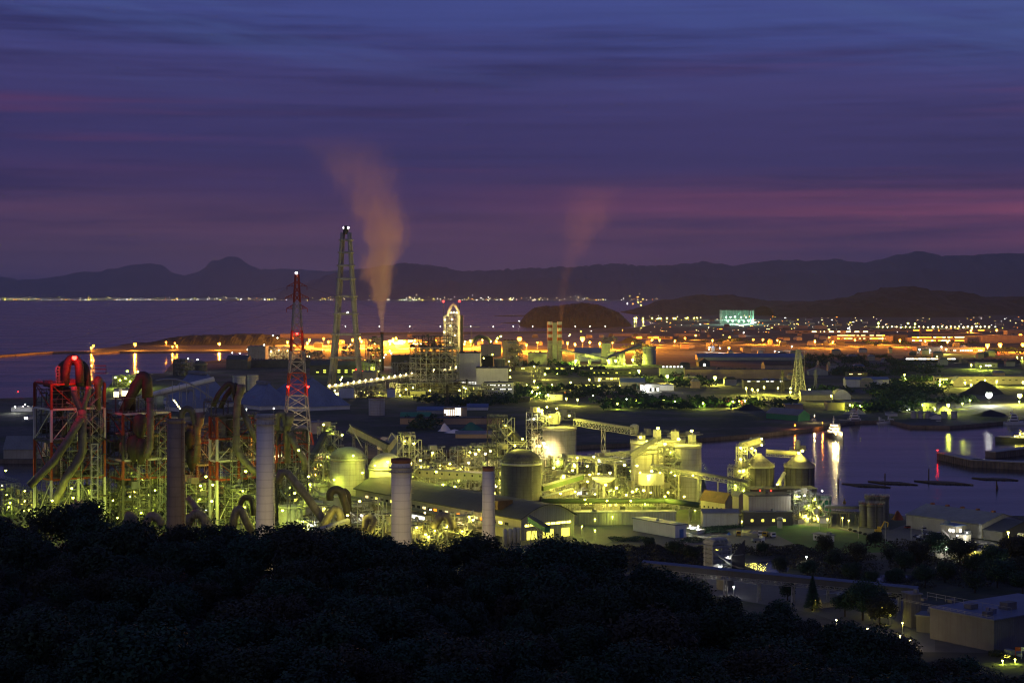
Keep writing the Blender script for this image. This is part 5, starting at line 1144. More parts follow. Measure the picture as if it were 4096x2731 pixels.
for a, c, r_, lb in ((P3(480, 1625, 1780), P3(700, 1560, 1760), 3.2, 'pale conveyor tube crossing the harbour yard, lower part'), (P3(640, 1578, 1750), P3(855, 1525, 1780), 3.4, 'pale conveyor tube rising to the big tent hall')):
    gallery(lb, a, c, 5, 5, 'wall_white', rnd_=True, n=4)
t = thing('arch_bridge', 'pale slender arch over the tent hall yard', 'arch', G(770, 1640)); b = MB(); b.tube([P3(620 + 240 * i / 12, 1545 - 30 * sin(pi * min(1, i / 14 + .25)) + 55 * (i / 12) ** 3, 1700) for i in range(13)], .9, 8); b.build('arch', 'galv', t)
b = MB()
for i in range(5): b.bar(P3(690 + 28 * i, 1524 + 5 * i, 1700), P3(690 + 28 * i, 1600, 1700), .4)
b.build('hanger', 'galv', t)
silo('left one of the pale silo pair behind the tents', G(956, 1568), 8, 20, 'flat', m='pale_concrete'); silo('right one of the pale silo pair behind the tents', G(1012, 1560), 7, 19, 'flat', m='pale_concrete')
silo('dark domed tank by the water behind the tents', G(800, 1500), 11, 17, 'dome', 5, 'wall_dark', 'wall_dark')
rack('lit loading frame by the water left of the domed tank', 740, 1505, 775, 700, 1440, 92, 4, 'steel', 1.)
rack('lamp-covered jetty loader standing in the water', 470, 1545, 560, 450, 1505, 93, 3, 'pale_steel', 1.3)
rack('white-lit chemical plant frame right of the cream block', 1080, 1432, 1180, 1060, 1392, 94, 4, 'pale_steel', 1.)
rack('white-lit plant frame left of the four-legged chimney', 1200, 1440, 1300, 1180, 1405, 95, 3, 'pale_steel', 1.)
rack('white-lit plant frame inside the chimney legs', 1380, 1440, 1440, 1360, 1375, 96, 4, 'pale_steel', 1.)
rack('yellow-lit pipe yard under the lamp string', 1440, 1590, 1540, 1410, 1545, 97, 3, 'pale_steel', 1.2)
rack('dim small tower with two lit windows in the freight yard', 2840, 1400, 2875, 2825, 1375, 98, 3, 'steel', .8)
# heaps
def heap(label, x, y, rx, h, m, name='heap'):
    c = G(x, y); r_ = rx * c.y / F; b = MB(); rr = random.Random(int(x)); n = 26; prof = [(1, 0), (.8, .2), (.55, .5), (.3, .8), (.1, .97), (.02, 1)]
    vs = [(c.x + cos(2 * pi * k / n) * r_ * p * (1 + .16 * sin(3 * k * 2 * pi / n + i)), c.y + sin(2 * pi * k / n) * r_ * p * .7, c.z + h * q_ * (1 + rr.uniform(-.05, .05))) for i, (p, q_) in enumerate(prof) for k in range(n)]
    b.smooth = True; b.add(vs, [(i * n + k, i * n + (k + 1) % n, (i + 1) * n + (k + 1) % n, (i + 1) * n + k) for i in range(5) for k in range(n)]); return solo(b, name, m, label, 'heap', c)
for a in (('pointed white salt heap in the dark yard', 1778, 1724, 26, 7, 'white_heap'), ('long flat white heap joined to the salt heap', 1818, 1730, 40, 3, 'white_heap'), ('broad teal-covered heap right of the salt heap', 1885, 1724, 52, 8, 'green_cover'),
          ('low dark heap by the far quay', 2990, 1640, 60, 6, 'coal'), ('sand heap behind the tugboat', 3420, 1655, 45, 6, 'sand'), ('pale sand spill at the green warehouse door', 3252, 1682, 16, 2.5, 'sand'),
          ('huge dark stockpile left of the brilliant white lamp', 3930, 1575, 85, 16, 'coal'), ('lower dark stockpile above the round tanks', 3775, 1652, 50, 7, 'sand'), ('dim brown stockpile right of the round tanks', 3960, 1662, 70, 6, 'coal'), ('round-backed mound of dark earth near the port', 2520, 1372, 60, 14, 'forest'),
          ('blue tarpaulin heap on the gravel yard', 2916, 2138, 11, 1.3, 'door_blue'), ('small gravel heap behind the trucks', 3018, 2132, 18, 1.4, 'sand'), ('brown scrap heap behind the packed bins', 3590, 2078, 24, 5, 'rust')): heap(*a)
# green netted driving range
C = G(2888, 1296); D = C.y; W = 128 * D / F; hh = zat(1242, D) - GZ; t = thing('driving_range', 'tall netted driving range glowing pale green before the hills', 'driving range', C)
m_, nt_ = _nodes('net'); M['net'] = m_; tc_ = N(nt_, 'ShaderNodeTexCoord').outputs['Object']; wv = N(nt_, 'ShaderNodeTexWave', bands_direction='X'); wv.inputs['Scale'].default_value = .10; nt_.links.new(tc_, wv.inputs[0])
pb_ = N(nt_, 'ShaderNodeBsdfPrincipled'); pb_.inputs['Base Color'].default_value = (.35, .7, .5, 1); tr_ = N(nt_, 'ShaderNodeBsdfTransparent'); mx_ = N(nt_, 'ShaderNodeMixShader'); nt_.links.new(mrange(nt_, wv.outputs['Fac'], .3, .9, .12, .6), mx_.inputs[0])
nt_.links.new(tr_.outputs[0], mx_.inputs[1]); nt_.links.new(pb_.outputs[0], mx_.inputs[2]); oo_ = N(nt_, 'ShaderNodeOutputMaterial'); nt_.links.new(mx_.outputs[0], oo_.inputs[0])
c0 = [C, C + Vector((W, 0, 0)), C + Vector((W * .94, 150, 0)), C + Vector((W * .06, 150, 0))]
for i in (1, 2, 3):
    b = MB(); a, c = c0[i], c0[(i + 1) % 4]; b.add([a, c, c + UP * hh, a + UP * hh], [(0, 1, 2, 3)]); b.build('net', 'net', t)
for i in range(4):
    for k in range(8 if i in (0, 2) else 5):
        if i == 0 and 0 < k: continue
        b = MB(); n_ = 8 if i in (0, 2) else 5; p = c0[i].lerp(c0[(i + 1) % 4], k / n_); b.bar(p, p + UP * (hh + 1), .8); b.build('mast', 'pale_steel', t)
# distribution pylons and the right-hand lattice tower
pylon('grey lattice radio tower with inner shaft on the right', 3193, 1575, 1398, 58, 14, (), False, 'galv', 11, .4, True, 'lattice_tower')
for x, y, yt, lb in ((3262, 1560, 1480, 'small slim pylon right of the lattice tower'), (3315, 1498, 1446, 'smaller pylon farther right of the lattice tower'), (3271, 1490, 1442, 'faint tiny pylon behind the little sheds'),
                    (1788, 1625, 1540, 'small dark pylon above the round-light building'), (2540, 1572, 1535, 'tiny pylon in the dark trees'), (3130, 1570, 1480, 'dark slim pylon left of the lattice tower')):
    pylon(lb, x, y, yt, 16, 3, ((yt + 10, 7), (yt + 22, 8)), False, 'galv' if 'dark' not in lb else 'dark_steel', 9, .22)
# overhead lines
DP = PC.y
for k, (y, w) in enumerate(((1148, 40), (1193, 46), (1237, 42))):
    for sg, nm in ((-1, 'left'), (1, 'right')):
        a = P3(1188 + sg * w, y, DP); e = a + Vector((sg * 420, 900, -95)) if sg > 0 else a + Vector((-520, -300, -85))
        b = wires('', a, e, 18); solo(b, 'power_line', 'dark_steel', f'thin power line from the {nm} tip of the {("upper", "middle", "lower")[k]} cross arm', 'power line', a, 'overhead lines from the pylon')
# round tanks by the basin
for k, x in enumerate((3654, 3682, 3710, 3777, 3816)): silo(('first', 'second', 'third', 'fourth', 'fifth')[k] + ' from left of five small white tanks by the basin', G(x, 1673), 2.7 + .3 * (k > 2), 7, 'flat', m='pale_concrete', name='storage_tank', rails=False, group='white tanks by the basin')
gb('green-walled quay warehouse with pale roof', 3193, 1684, 3065, 3240, 1661, roof='gable', rise=5, wall='wall_green', roofm='roof_grey', name='warehouse', cat='warehouse')

# ================================================================ harbour
def boat(label, c, L, B, ang, cabin=2, mast=True, lit=None, hull='hull_white', hh=2.2, name='boat', cat='boat', top='hull_white', crane=False):
    t = thing(name, label, cat, c); f = Vector((cos(ang), sin(ang), 0)); s_ = Vector((-sin(ang), cos(ang), 0)); c = Vector(c); b = MB(); secs = []
    n = 9
    for i in range(n):
        u = i / (n - 1); x = (u - .5) * L; w_ = B / 2 * (1 - max(0, (u - .62) / .38) ** 2) * (.86 + .14 * min(1, u * 4)); sh = hh * (1 + .45 * max(0, u - .5) * 2)
        secs += [c + f * (x + (L * .03 if u > .9 else 0)) + s_ * w_ * k + UP * z for k, z in ((-1, sh), (-.82, -.6), (.82, -.6), (1, sh))]
    fs = [(i * 4 + k, i * 4 + (k + 1) % 4, i * 4 + 4 + (k + 1) % 4, i * 4 + 4 + k) for i in range(n - 1) for k in range(4)] + [(0, 1, 2, 3), (n * 4 - 1, n * 4 - 2, n * 4 - 3, n * 4 - 4)]
    b.add(secs, fs); b.build('hull', hull, t)
    z = hh; w_ = B * .72; l_ = L * .42; x0 = -.12 * L
    for k in range(cabin):
        b = MB(); b.box(c + f * x0 + UP * z, l_, w_, 2.4, ang); b.box(c + f * x0 + UP * (z + 2.4), l_ + .8, w_ + .6, .2, ang); d = b.build('deckhouse', top, t)
        wb_ = MB(); wb_.box(c + f * x0 + UP * (z + 1.1), l_ + .1, w_ * .8, .9, ang); wb_.box(c + f * x0 + UP * (z + 1.1), l_ * .8, w_ + .1, .9, ang); wb_.build('window_band', lit or 'glass', d)
        z += 2.6; l_ *= .74; w_ *= .82
    if mast: b = MB(); p = c + f * (x0 - l_ * .2) + UP * z; b.bar(p, p + UP * L * .2, .3); b.bar(p + UP * L * .12 - s_ * 1.5, p + UP * L * .12 + s_ * 1.5, .15); b.lathe(p - f * 1.8, [(.7, 0), (.6, 2.6)], 8); b.build('mast', 'red_paint' if mast == 'red' else 'hull_white', t)
    b = MB(); b.rail([c + f * (L * .48) + UP * hh * 1.4, c + f * L * .2 + s_ * B * .45 + UP * hh * 1.1, c - f * L * .45 + s_ * B * .42 + UP * hh], 1, .08, 2)
    b.rail([c + f * (L * .48) + UP * hh * 1.4, c + f * L * .2 - s_ * B * .45 + UP * hh * 1.1, c - f * L * .45 - s_ * B * .42 + UP * hh], 1, .08, 2); b.build('railing', 'white_paint', t)
    b = MB(); b.box(c + UP * (hh * .96), L * .84, B * .82, .12, ang); b.build('deck', 'rust', t)
    if crane: b = MB(); p = c + f * L * .3 + UP * hh; b.bar(p, p + UP * 9, .9); b.build('ramp', 'galv', t)
    return t
def W0(x, y): return G(x, y, 0)
boat('brightly lit ferry coming head-on across the harbour with its deck lights reflected', W0(3343, 1752), 36, 10.5, -pi / 2 + .12, 3, True, 'lit_m', 'hull_dark', 4.2, 'ferry', 'ferry', crane=True)
boat('white tugboat with red mast moored behind the lit ferry', W0(3405, 1694), 27, 8, pi + .25, 4, 'red', None, 'hull_dark', 2.4, 'tugboat', 'tugboat')
boat('small white fishing boat, left of the two near the far wharf', W0(3532, 1694), 12, 3.6, .2, 1, True, None, 'hull_white', 1.4, 'fishing_boat', 'boat')
boat('small white fishing boat, right of the two near the far wharf', W0(3568, 1692), 12, 3.6, .3, 1, True, None, 'hull_white', 1.4, 'fishing_boat', 'boat')
boat('tiny dark workboat below the round white tanks', W0(3758, 1696), 9, 3, .1, 1, False, None, 'hull_white', 1., 'workboat', 'boat')
boat('grey and white tugboat moored at the far right wharf', W0(4064, 1698), 24, 7, .15, 3, True, None, 'hull_white', 2.4, 'tugboat', 'tugboat')
boat('lit coaster with glowing wheelhouse cut by the right picture edge', W0(4088, 1766), 44, 9, pi + .05, 2, True, 'lit_y', 'hull_dark', 3., 'coaster', 'ship')
def rafts(label, x0, x1, y0, y1):
    b = MB(); a = W0(x0, (y0 + y1) / 2); c = W0(x1, (y0 + y1) / 2); d = W0((x0 + x1) / 2, y0); e = W0((x0 + x1) / 2, y1); wd = (d.y - e.y) * .75; ang = -.10
    n = int((c.x - a.x) / 1.1); r_ = random.Random(int(x0))
    for i in range(n):
        p = a.lerp(c, (i + .5) / n) + Vector((0, -(i / n - .5) * wd * .4 + r_.uniform(-.3, .3), r_.uniform(-.1, .1))); b.bar(p + Vector((-wd * .25, wd / 2, .25)), p + Vector((wd * .25, -wd / 2, .25)), 1., .9, 6)
    solo(b, 'log_raft', 'timber', label, 'raft', a.lerp(c, .5))
rafts('log raft nearest the packing house, leftmost', 3404, 3524, 1935, 1950); rafts('log raft beside the forked mooring pole, second from left', 3508, 3634, 1926, 1940)
rafts('widest log raft in the middle of the harbour', 3700, 3848, 1924, 1940); rafts('faint log raft below the pier, rightmost', 3915, 4044, 1912, 1922)
for x, yb, yt, lb in ((3353, 1953, 1911, 'plain mooring pile left of the log rafts'), (3540, 1926, 1893, 'mooring pile behind the second raft'), (3715, 1912, 1874, 'lone mooring pile above the widest raft'), (3986, 1955, 1922, 'leaning double pile below the pier')):
    b = MB(); c = W0(x, yb); hh = zat(yt, c.y); b.tube([c - UP * 2, c + UP * hh], .42, 8)
    if 'double' in lb: b.tube([c - UP + Vector((1.2, 0, 0)), c + UP * hh * .9 + Vector((-.2, 0, 0))], .35, 8)
    if 'second' in lb: b.bar(c + UP * hh * .6 - U, c + UP * hh * .6 + U * .3, .4)
    solo(b, 'mooring_pile', 'timber', lb, 'mooring pile', c)
c = W0(3378, 2010); t = thing('buoy', 'small yellow buoy floating near the plant shore', 'buoy', c); b = MB(); b.lathe(c - UP * .4, [(.6, 0), (1, .5), (.9, 1.2), (.3, 1.5), (.25, 2.4), (.45, 2.5), (.1, 2.9)], 12); b.build('float', 'yellow', t)
def pier(label, pts, w, h):
    b = MB(); 
    for (x0, y0), (x1, y1) in zip(pts, pts[1:]):
        a, c = W0(x0, y0), W0(x1, y1); d = (c - a).normalized(); e = Vector((-d.y, d.x, 0)); e = e if e.y > 0 else -e
        b.k = 0; b.prism([a, c, c + e * w, a + e * w], -1, h - .6); b.k = 1; b.prism([a - e * .3, c - e * .3, c + e * (w + .3), a + e * (w + .3)], h - .6, h)
        n = int((c - a).length / 3)
        for i in range(n): b.k = 0; b.box(a.lerp(c, (i + .5) / n) - e * .25, .5, .5, h - .7, 0)
    return solo(b, 'pier', ['quay', 'concrete'], label, 'pier', W0(*pts[0]))
pier('long ribbed concrete pier bending across the right side of the harbour', [(3747, 1837), (3885, 1868), (4200, 1884)], 9, 5.5)
pier('shorter ribbed pier behind the bent one at the right edge', [(3982, 1832), (4250, 1800)], 9, 5)

# ================================================================ yard in front: lawn, trucks, cars
def sheet(name, px, m, z, kind='structure'):
    b = MB(); b.add([G(x, y, z) for x, y in px], [tuple(range(len(px)))]); return setting(b, name, m)
sheet('lawn', [(3105, 2096), (3200, 2098), (3300, 2108), (3420, 2130), (3520, 2152), (3590, 2176), (3560, 2205), (3400, 2215), (3230, 2200), (3130, 2150), (3060, 2118)], 'lawn', GZ + .008)
sheet('yard', [(2480, 2135), (2530, 2080), (2960, 2105), (3110, 2120), (3140, 2150), (3220, 2195), (2900, 2215), (2600, 2180)], 'yard', GZ + .004)
sheet('road', [(3040, 2092), (3300, 2094), (3440, 2108), (3560, 2120), (3640, 2090), (3600, 2066), (3640, 2062), (3700, 2110), (3760, 2170), (3640, 2200), (3560, 2168), (3420, 2124), (3300, 2102), (3100, 2094)], 'yard', GZ + .012)
sheet('yard', [(2000, 2060), (2560, 2060), (2520, 2125), (2300, 2240), (2000, 2300)], 'yard', GZ + .016)
sheet('car_park', [(3600, 2130), (3760, 2128), (3960, 2165), (4200, 2210), (4000, 2215), (3800, 2200), (3640, 2180)], 'yard', GZ + .020)
sheet('plaza', [(2820, 2300), (3260, 2340), (3620, 2400), (3740, 2500), (3740, 2620), (3560, 2560), (3250, 2450), (2850, 2380)], 'yard', GZ + .004)
sheet('pond', [(3440, 2318), (3480, 2300), (3560, 2296), (3650, 2300), (3690, 2325), (3600, 2332), (3520, 2330)], 'water', GZ + .010)
sheet('pond', [(2960, 2255), (3100, 2240), (3170, 2245), (3150, 2285), (3060, 2292)], 'water', GZ + .010)
sheet('port_ground', [(1100, 1400), (1100, 1345), (2050, 1335), (2540, 1330), (2640, 1340), (2660, 1374), (2500, 1385), (2050, 1395)], 'port_ground', GZ + .05)
def parts_car(m, van=False, L=4.4):
    root = thing('parked_car', 'car', 'car', (0, 0, 0)); b = MB(); h = 1.85 if van else 1.42
    prof = [(-L / 2, .35), (-L / 2, .85), (-L * .38, 1.0), (-L * .28, h), (L * .12, h), (L * .3, .98), (L / 2, .82), (L / 2, .35)]
    b.extr([(-L / 2, .35), (L / 2, .35), (L / 2, .8), (L * .3, .95), (-L * .46, 1.), (-L / 2, .85)], (0, -.85, 0), Vector((1, 0, 0)), UP, Vector((0, 1, 0)), 1.7); b.build('body', m, root)
    b = MB(); b.extr([(-L * .46, .95), (L * .28, .93), (L * .1, h), (-L * .36, h)], (0, -.75, 0), Vector((1, 0, 0)), UP, Vector((0, 1, 0)), 1.5); b.build('cabin', 'glass', root)
    b = MB(); b.box((-L * .13, 0, h - .02), L * .42, 1.4, .06); b.build('car_roof', m, root)
    for sx in (-.3, .3):
        for sy in (-1, 1): b = MB(); b.tube([(sx * L, sy * .7, .32), (sx * L, sy * .88, .32)], .32, 10); b.build('wheel', 'tyre', root)
    return root
protos = [parts_car('car_white'), parts_car('car_grey'), parts_car('car_black'), parts_car('car_white', True, 4.6), parts_car('car_red')]; cn = ['white', 'silver grey', 'black', 'white boxy', 'dark red']
r_ = random.Random(9); used = set(); k = 0
def car(loc, rz, ci, label, g='cars parked below the cream office'):
    if ci not in used: used.add(ci); o = protos[ci]; o.location = loc; o.rotation_euler = (0, 0, rz); o['label'] = label; o['group'] = g; return o
    return dup(protos[ci], loc, rz, label, g)
for row, (x0, x1, y0, y1, n) in enumerate(((3668, 3762, 2148, 2158, 7), (3680, 3790, 2160, 2172, 8), (3760, 3850, 2172, 2180, 7), (3770, 3880, 2182, 2190, 8), (3860, 3960, 2178, 2194, 7), (3700, 3760, 2138, 2142, 4))):
    for i in range(n):
        ci = r_.choice((0, 0, 1, 2, 2, 3)); p = G(x0 + (x1 - x0) * i / (n - 1), y0 + (y1 - y0) * i / (n - 1)); 
        car(p, R35 + r_.choice((0, pi)) + r_.uniform(-.06, .06), ci, f'{cn[ci]} car, {ORD[i]} from the left in the {ORD[row]} car row below the office')
car(G(3702, 2121), .2, 3, 'white van parked alone beside the harbour warehouse wall', None or 'cars parked below the cream office'); car(G(3635, 2112), .3, 4, 'dark red car in shadow by the warehouse corner')
def truck(label, loc, rz, cabm='car_white', bed='galv', name='truck'):
    root = thing(name, label, 'truck', loc); L = Vector(loc); f = Vector((cos(rz), sin(rz), 0)); s_ = Vector((-sin(rz), cos(rz), 0))
    b = MB(); b.box(L + f * 2.6 + UP * .6, 1.9, 2.2, 2.1, rz); b.build('cab', cabm, root); b = MB(); b.box(L + f * 3.58 + UP * 1.6, .06, 1.9, .8, rz); b.build('windscreen', 'glass', root)
    b = MB(); b.box(L - f * .8 + UP * .9, 4.6, 2.2, .3, rz); b.box(L - f * .8 + s_ * 1.05 + UP * 1.2, 4.6, .1, .8, rz); b.box(L - f * .8 - s_ * 1.05 + UP * 1.2, 4.6, .1, .8, rz); b.box(L - f * 3.05 + UP * 1.2, .1, 2.2, .8, rz); b.build('bed', bed, root)
    for x in (2.4, -1.8):
        for y in (-1, 1): b = MB(); p = L + f * x + s_ * y * .95 + UP * .5; b.tube([p, p + s_ * y * .25], .5, 10); b.build('wheel', 'tyre', root)
    return root
truck('white-cabbed truck, left of the three on the gravel yard', G(3046, 2142), -1.9); truck('yellow-cabbed dump truck, middle of the three on the gravel yard', G(3062, 2144), -1.9, 'yellow', 'yellow'); truck('white pickup truck, right of the three on the gravel yard', G(3084, 2147), -1.3)
truck('yellow crane truck parked by the hedge on the gravel yard', G(2955, 2141), -1.7, 'yellow', 'yellow'); truck('small white flatbed truck alone at the lower edge of the gravel yard', G(3030, 2168), .4)
gb('white prefab hut on the lawn edge', 3310, 2168, 3252, 3337, 2142, wall='wall_white', wins=(('L', 1, 2.6, 1, 4, 1, .9, 'glass', 0, 2),))
def digger(label, x, y):
    c = G(x, y); root = thing('excavator', label, 'excavator', c); b = MB()
    for s_ in (-1, 1): b.box(c + Vector((0, s_ * 1.1, 0)), 3.6, .55, .85)
    b.build('tracks', 'tyre', root); b = MB(); b.box(c + UP * .9, 3., 2.5, 1.1); b.box(c + Vector((.6, .6, 2)), 1.5, 1.1, 1.4); b.build('cab', 'yellow', root)
    b = MB(); b.bar(c + Vector((1, 0, 1.7)), c + Vector((3.4, 0, 6.2)), .5); b.bar(c + Vector((3.4, 0, 6.2)), c + Vector((5.2, 0, 5.4)), .45); b.bar(c + Vector((5.2, 0, 5.4)), c + Vector((4.9, 0, 3.2)), .4); b.build('boom', 'yellow', root)
    b = MB(); b.box(c + Vector((4.8, 0, 2.2)), 1.1, 1.2, 1.1); b.build('bucket', 'dark_steel', root)
digger('yellow excavator with raised arm by the packed bins', 3512, 2132)
for k, (x, y) in enumerate(((3278, 2118), (3433, 2152), (3541, 2172), (3688, 2158), (3644, 2162))):
    b = MB(); c = G(x, y); b.lathe(c, [(.16, 0), (.1, 11)], 8); solo(b, 'flagpole', 'galv', ORD[k] + ' from left of the bare grey poles along the lawn', 'pole', c, 'bare poles along the lawn')
for k in range(9):
    x, y = 3400 + 20 * k, 2120 + 6.2 * k; b = MB(); c = G(x, y); b.smooth = True; b.lathe(c, [(.6, 0), (1.1, .4), (.9, .9), (.2, 1.2)], 9); solo(b, 'clipped_bush', 'forest', ORD[k] + ' from left of the round clipped bushes along the lawn road', 'bush', c, 'clipped bushes along the lawn road')

# ================================================================ foreground works at lower right
t = rack('dim louvred dust collector tower standing in the dark scrub', 2850, 2296, 2925, 2835, 2190, 101, 6, 'pale_steel', .6, stair=False)
C = G(2850, 2296)
for k in range(6): b = MB(); b.box(q(C, 5, 3.5, 3 + k * 1.9), 8.5, 6.5, 1.5, R35); b.build('louvre', 'pale_steel', t)
for k in range(4): b = MB(); b.tube([q(C, 2 + 2 * k, 0, 14.4), q(C, 2 + 2 * k, 6, 14.4)], .9, 10); b.build('duct', 'galv', t)
b = MB(); pp = q(C, 13, 2, 0); b.add([pp, pp + U * 8, pp + U * 8 + UP * 13, pp + UP * 6], [(0, 1, 2, 3)]); b.bar(pp + UP * 6, pp + U * 8 + UP * 13, .4); b.build('windbreak', 'dark_steel', t)
ga = gallery('long dark covered conveyor crossing the lower right scrub', P3(2575, 2268, 700), P3(3670, 2374, 655), 3.4, 2.2, 'wall_dark', 'clad_roof', 8)
fb('dark transfer tower at the end of the long scrub conveyor', 3645, 3690, 2378, 2510, 6, wall='clad_dark', roofm='roof_grey', ang=.3)
fb('brick service house under the scrub conveyor', 3665, 3722, 2460, 2525, 8, wall='clad_dark', roofm='roof_grey', ang=-.5)
bw = gb('big windowless metal-clad factory with blue roof, bottom right', 3975, 2606, 3720, 4330, 2480, wall='clad_dark', roofm='clad_roof', name='factory', cat='factory')
C = G(3975, 2606); hz_ = zat(2480, C.y) - GZ
for a, l, w_, h_ in ((4, 6, 3, 1.4), (10, 18, 4, 1.6), (14, 30, 3, 1.2), (20, 10, 5, 2.5), (8, 38, 2, 1.)):
    b = MB(); b.box(q(C, a, l, hz_ + .35), w_, w_ * .7, h_, R35); b.build('roof_unit', 'clad_dark', bw)
b = MB(); b.rail([q(C, 0, 0, hz_ + .3), q(C, 0, 44, hz_ + .3)], 1, .07, 3); b.rail([q(C, 12, 2, hz_ + .3), q(C, 12, 40, hz_ + .3)], 2.4, .1, 4); b.build('railing', 'galv', bw)
gb('gabled house with lit gable below the scrub conveyor', 3288, 2432, 3272, 3350, 2410, roof='gable', rise=2.4, wall='wall_cream', roofm='roof_grey', ridge_on='W')
gb('low lit office with open lit door by the plaza', 3560, 2446, 3520, 3598, 2424, wall='wall_cream', roofm='roof_grey', wins=(('L', .4, 2.6, 1, 2, 1.6, 1.8, 'lit_y', 1., 2),))
gb('long pale roofed shed under the scrub conveyor', 3400, 2412, 3300, 3560, 2398, wall='clad_dark', roofm='roof_grey')
gb('concrete hopper block under the scrub conveyor', 2900, 2362, 2866, 2935, 2322, wall='clad_dark', roofm='roof_grey')
fb('floodlit blank retaining wall below the car park', 3742, 4030, 2206, 2236, 2, wall='wall_cream', roofm='wall_grey', ang=0.02)
gb('lit market kiosk with awning at the far lower right corner', 4040, 2640, 4020, 4090, 2618, wall='wall_white', wins=(('L', .3, 2.4, 1, 2, 1.6, 1.6, 'lit_y', 1., 2),))
for k, (x, m_) in enumerate(((4062, 'red_paint'), (4085, 'white_paint'))): b = MB(); c = G(x, 2645); b.bar(c, c + UP * 5, .15); b.box(c + Vector((.9, 0, 3.6)), 1.8, .1, 1.3); solo(b, 'banner', m_, ('red', 'white')[k] + ' banner on a pole at the lower right corner', 'banner', c)
# ================================================================ lamps
def lamps(phrase, c, P, h, pts, D=None, r=None, order='left', grp=None, share=False, cat=None, name=None):
    """pts: (x,y) or (x,y,P) photograph positions of the lamp heads; D distance for lamps bracketed to structures"""
    if order == 'left': pts = sorted(pts)
    n = len(pts); g = grp or (phrase if n > 1 else None)
    for i, p in enumerate(pts):
        x, y = p[:2]; PP = p[2] if len(p) > 2 else P
        if D is None: loc = G(x, y, GZ + h)
        else: loc = P3(x, y, D[i] if isinstance(D, (list, tuple)) else D)
        if share: lb = phrase
        elif n == 1: lb = phrase
        else: lb = f'{ORD[i]} from left of the {phrase}'; assert len(lb.split()) <= 16, lb
        lamp(loc, c, PP, lb, g, h if D is None else 0, r, name, cat)
# plant, near part
lamps('glaring red beacon on the roof of the leftmost kiln tower', 'r', 22308, 0, [(298, 1430)], 884, 1.3, name='beacon', cat='beacon')
lamps('greenish floodlights at the foot of the leftmost kiln tower', 'g', 1500, 0, [(287, 1952), (209, 2001), (232, 2041), (395, 2026), (292, 1990, 2700)], 880, .55)
lamps('yellow lamps on the process frames at the left edge', 'g', 2500, 0, [(23, 1881), (40, 2010), (95, 2040), (150, 2060)], 900, .5)
lamps('lime floodlights between the brown and tallest white chimneys', 'g', 3150, 0, [(851, 1938, 4950), (847, 2003, 7200), (977, 2028), (824, 1905, 1800), (983, 1884, 1350), (800, 2040), (925, 2075)], 885, .6)
lamps('orange lamps glowing inside the red-framed kiln tower', 'o', 6000, 0, [(961, 1739), (976, 1782), (985, 1860)], 925, .5)
lamps('lamps in the frames right of the tallest white chimney', 'g', 3200, 0, [(1179, 1971, 4400), (1234, 1905), (1130, 2040), (1210, 2085, 3600), (1195, 1800, 2400)], 880, .55)
lamps('orange lamps behind the white riser pipe', 'o', 30000, 6, [(1262, 1806), (1290, 1800)])
lamps('hidden fill lamps added among pipe frames under the second tower', 'g', 1350, 0, [(452, 2000), (520, 1985), (565, 2050), (620, 1960), (640, 2070), (470, 2070, 2400)], 890, .4)  # added fill light for the lower tower steelwork
lamps('lamps around the domed yellow silo', 'g', 1176, 0, [(1294, 1698, 1568), (1369, 1739, 2352), (1413, 1822, 1764), (1337, 1918, 3136), (1233, 1906), (1450, 1890), (1480, 1990)], 990, .55)
lamps('lamps on the towers right of the stout white chimney', 'y', 4800, 0, [(1551, 1846, 8400), (1655, 1773, 5400), (1681, 1840), (1500, 1860, 5400)], 985, .6)
lamps('lamps below the level cream gallery', 'g', 3440, 0, [(1772, 1938, 4586), (1820, 1945), (1745, 1886), (1700, 1960), (1870, 1960)], 960, .6)
lamps('brilliant lamps left of the dark stair tower', 'm', 7000, 0, [(1902, 1815), (1942, 1814), (1961, 1803), (1875, 1850, 4500), (1990, 1944), (1925, 1890, 4500)], 1005, .6)
lamps('star-like lamps among the trees at the foot of the plant', 'y', 4500, 0, [(1703, 2136, 6750), (1892, 2078, 9000), (1515, 2160, 4500), (1439, 2003), (1340, 2100, 5250), (1390, 2060, 3750)], 838, .55)
lamps('lamps under the long hall windows', 'm', 2450, 0, [(1722, 2037), (1700, 2050), (1780, 2068), (1850, 2085)], 870, .4)
lamps('lamps crowning the tower of the pale lit silo', 'y', 6552, 0, [(2151, 1634, 10192), (2140, 1629), (2168, 1640), (2188, 1627, 3640), (2227, 1633, 3640), (2277, 1662, 6552), (2200, 1665, 5824)], 1052, .6)
lamps('white floodlights at mid height of the pale lit silo', 'm', 15600, 0, [(2182, 1785), (2158, 1782, 5400), (2175, 1772, 5400)], 1040, .9)
lamps('lamps on the dark domed silo roof', 'y', 2500, 0, [(2090, 1755), (2060, 1782)], 952, .5)
lamps('upper row of lamps in the bright central yard', 'y', 4586, 0, [(2309, 1830, 3567), (2375, 1826, 6115), (2349, 1863), (2359, 1897, 8154), (2350, 1925, 6115), (2253, 1909), (2215, 1870), (2290, 1880)], 958, .6)
lamps('right-hand group of lamps in the bright central yard', 'y', 5005, 0, [(2548, 1861), (2498, 1859, 4290), (2593, 1902, 6435), (2607, 1883), (2466, 1950), (2423, 1938), (2440, 1890, 3218), (2530, 1965, 3218), (2575, 1960, 3218)], 955, .7)
lamps('lowest row of lamps in the bright central yard', 'y', 4480, 0, [(2242, 1973), (2340, 1997), (2428, 2001), (2523, 2002), (2603, 1969), (2660, 1985), (2300, 1965), (2380, 1975)], 920, .5)
lamps('lamps on the roofs of the three concrete silos', 'y', 4914, 0, [(2562, 1748, 4914), (2632, 1712, 7644), (2767, 1722, 10920), (2660, 1775), (2715, 1755), (2590, 1765)], 990, .8)
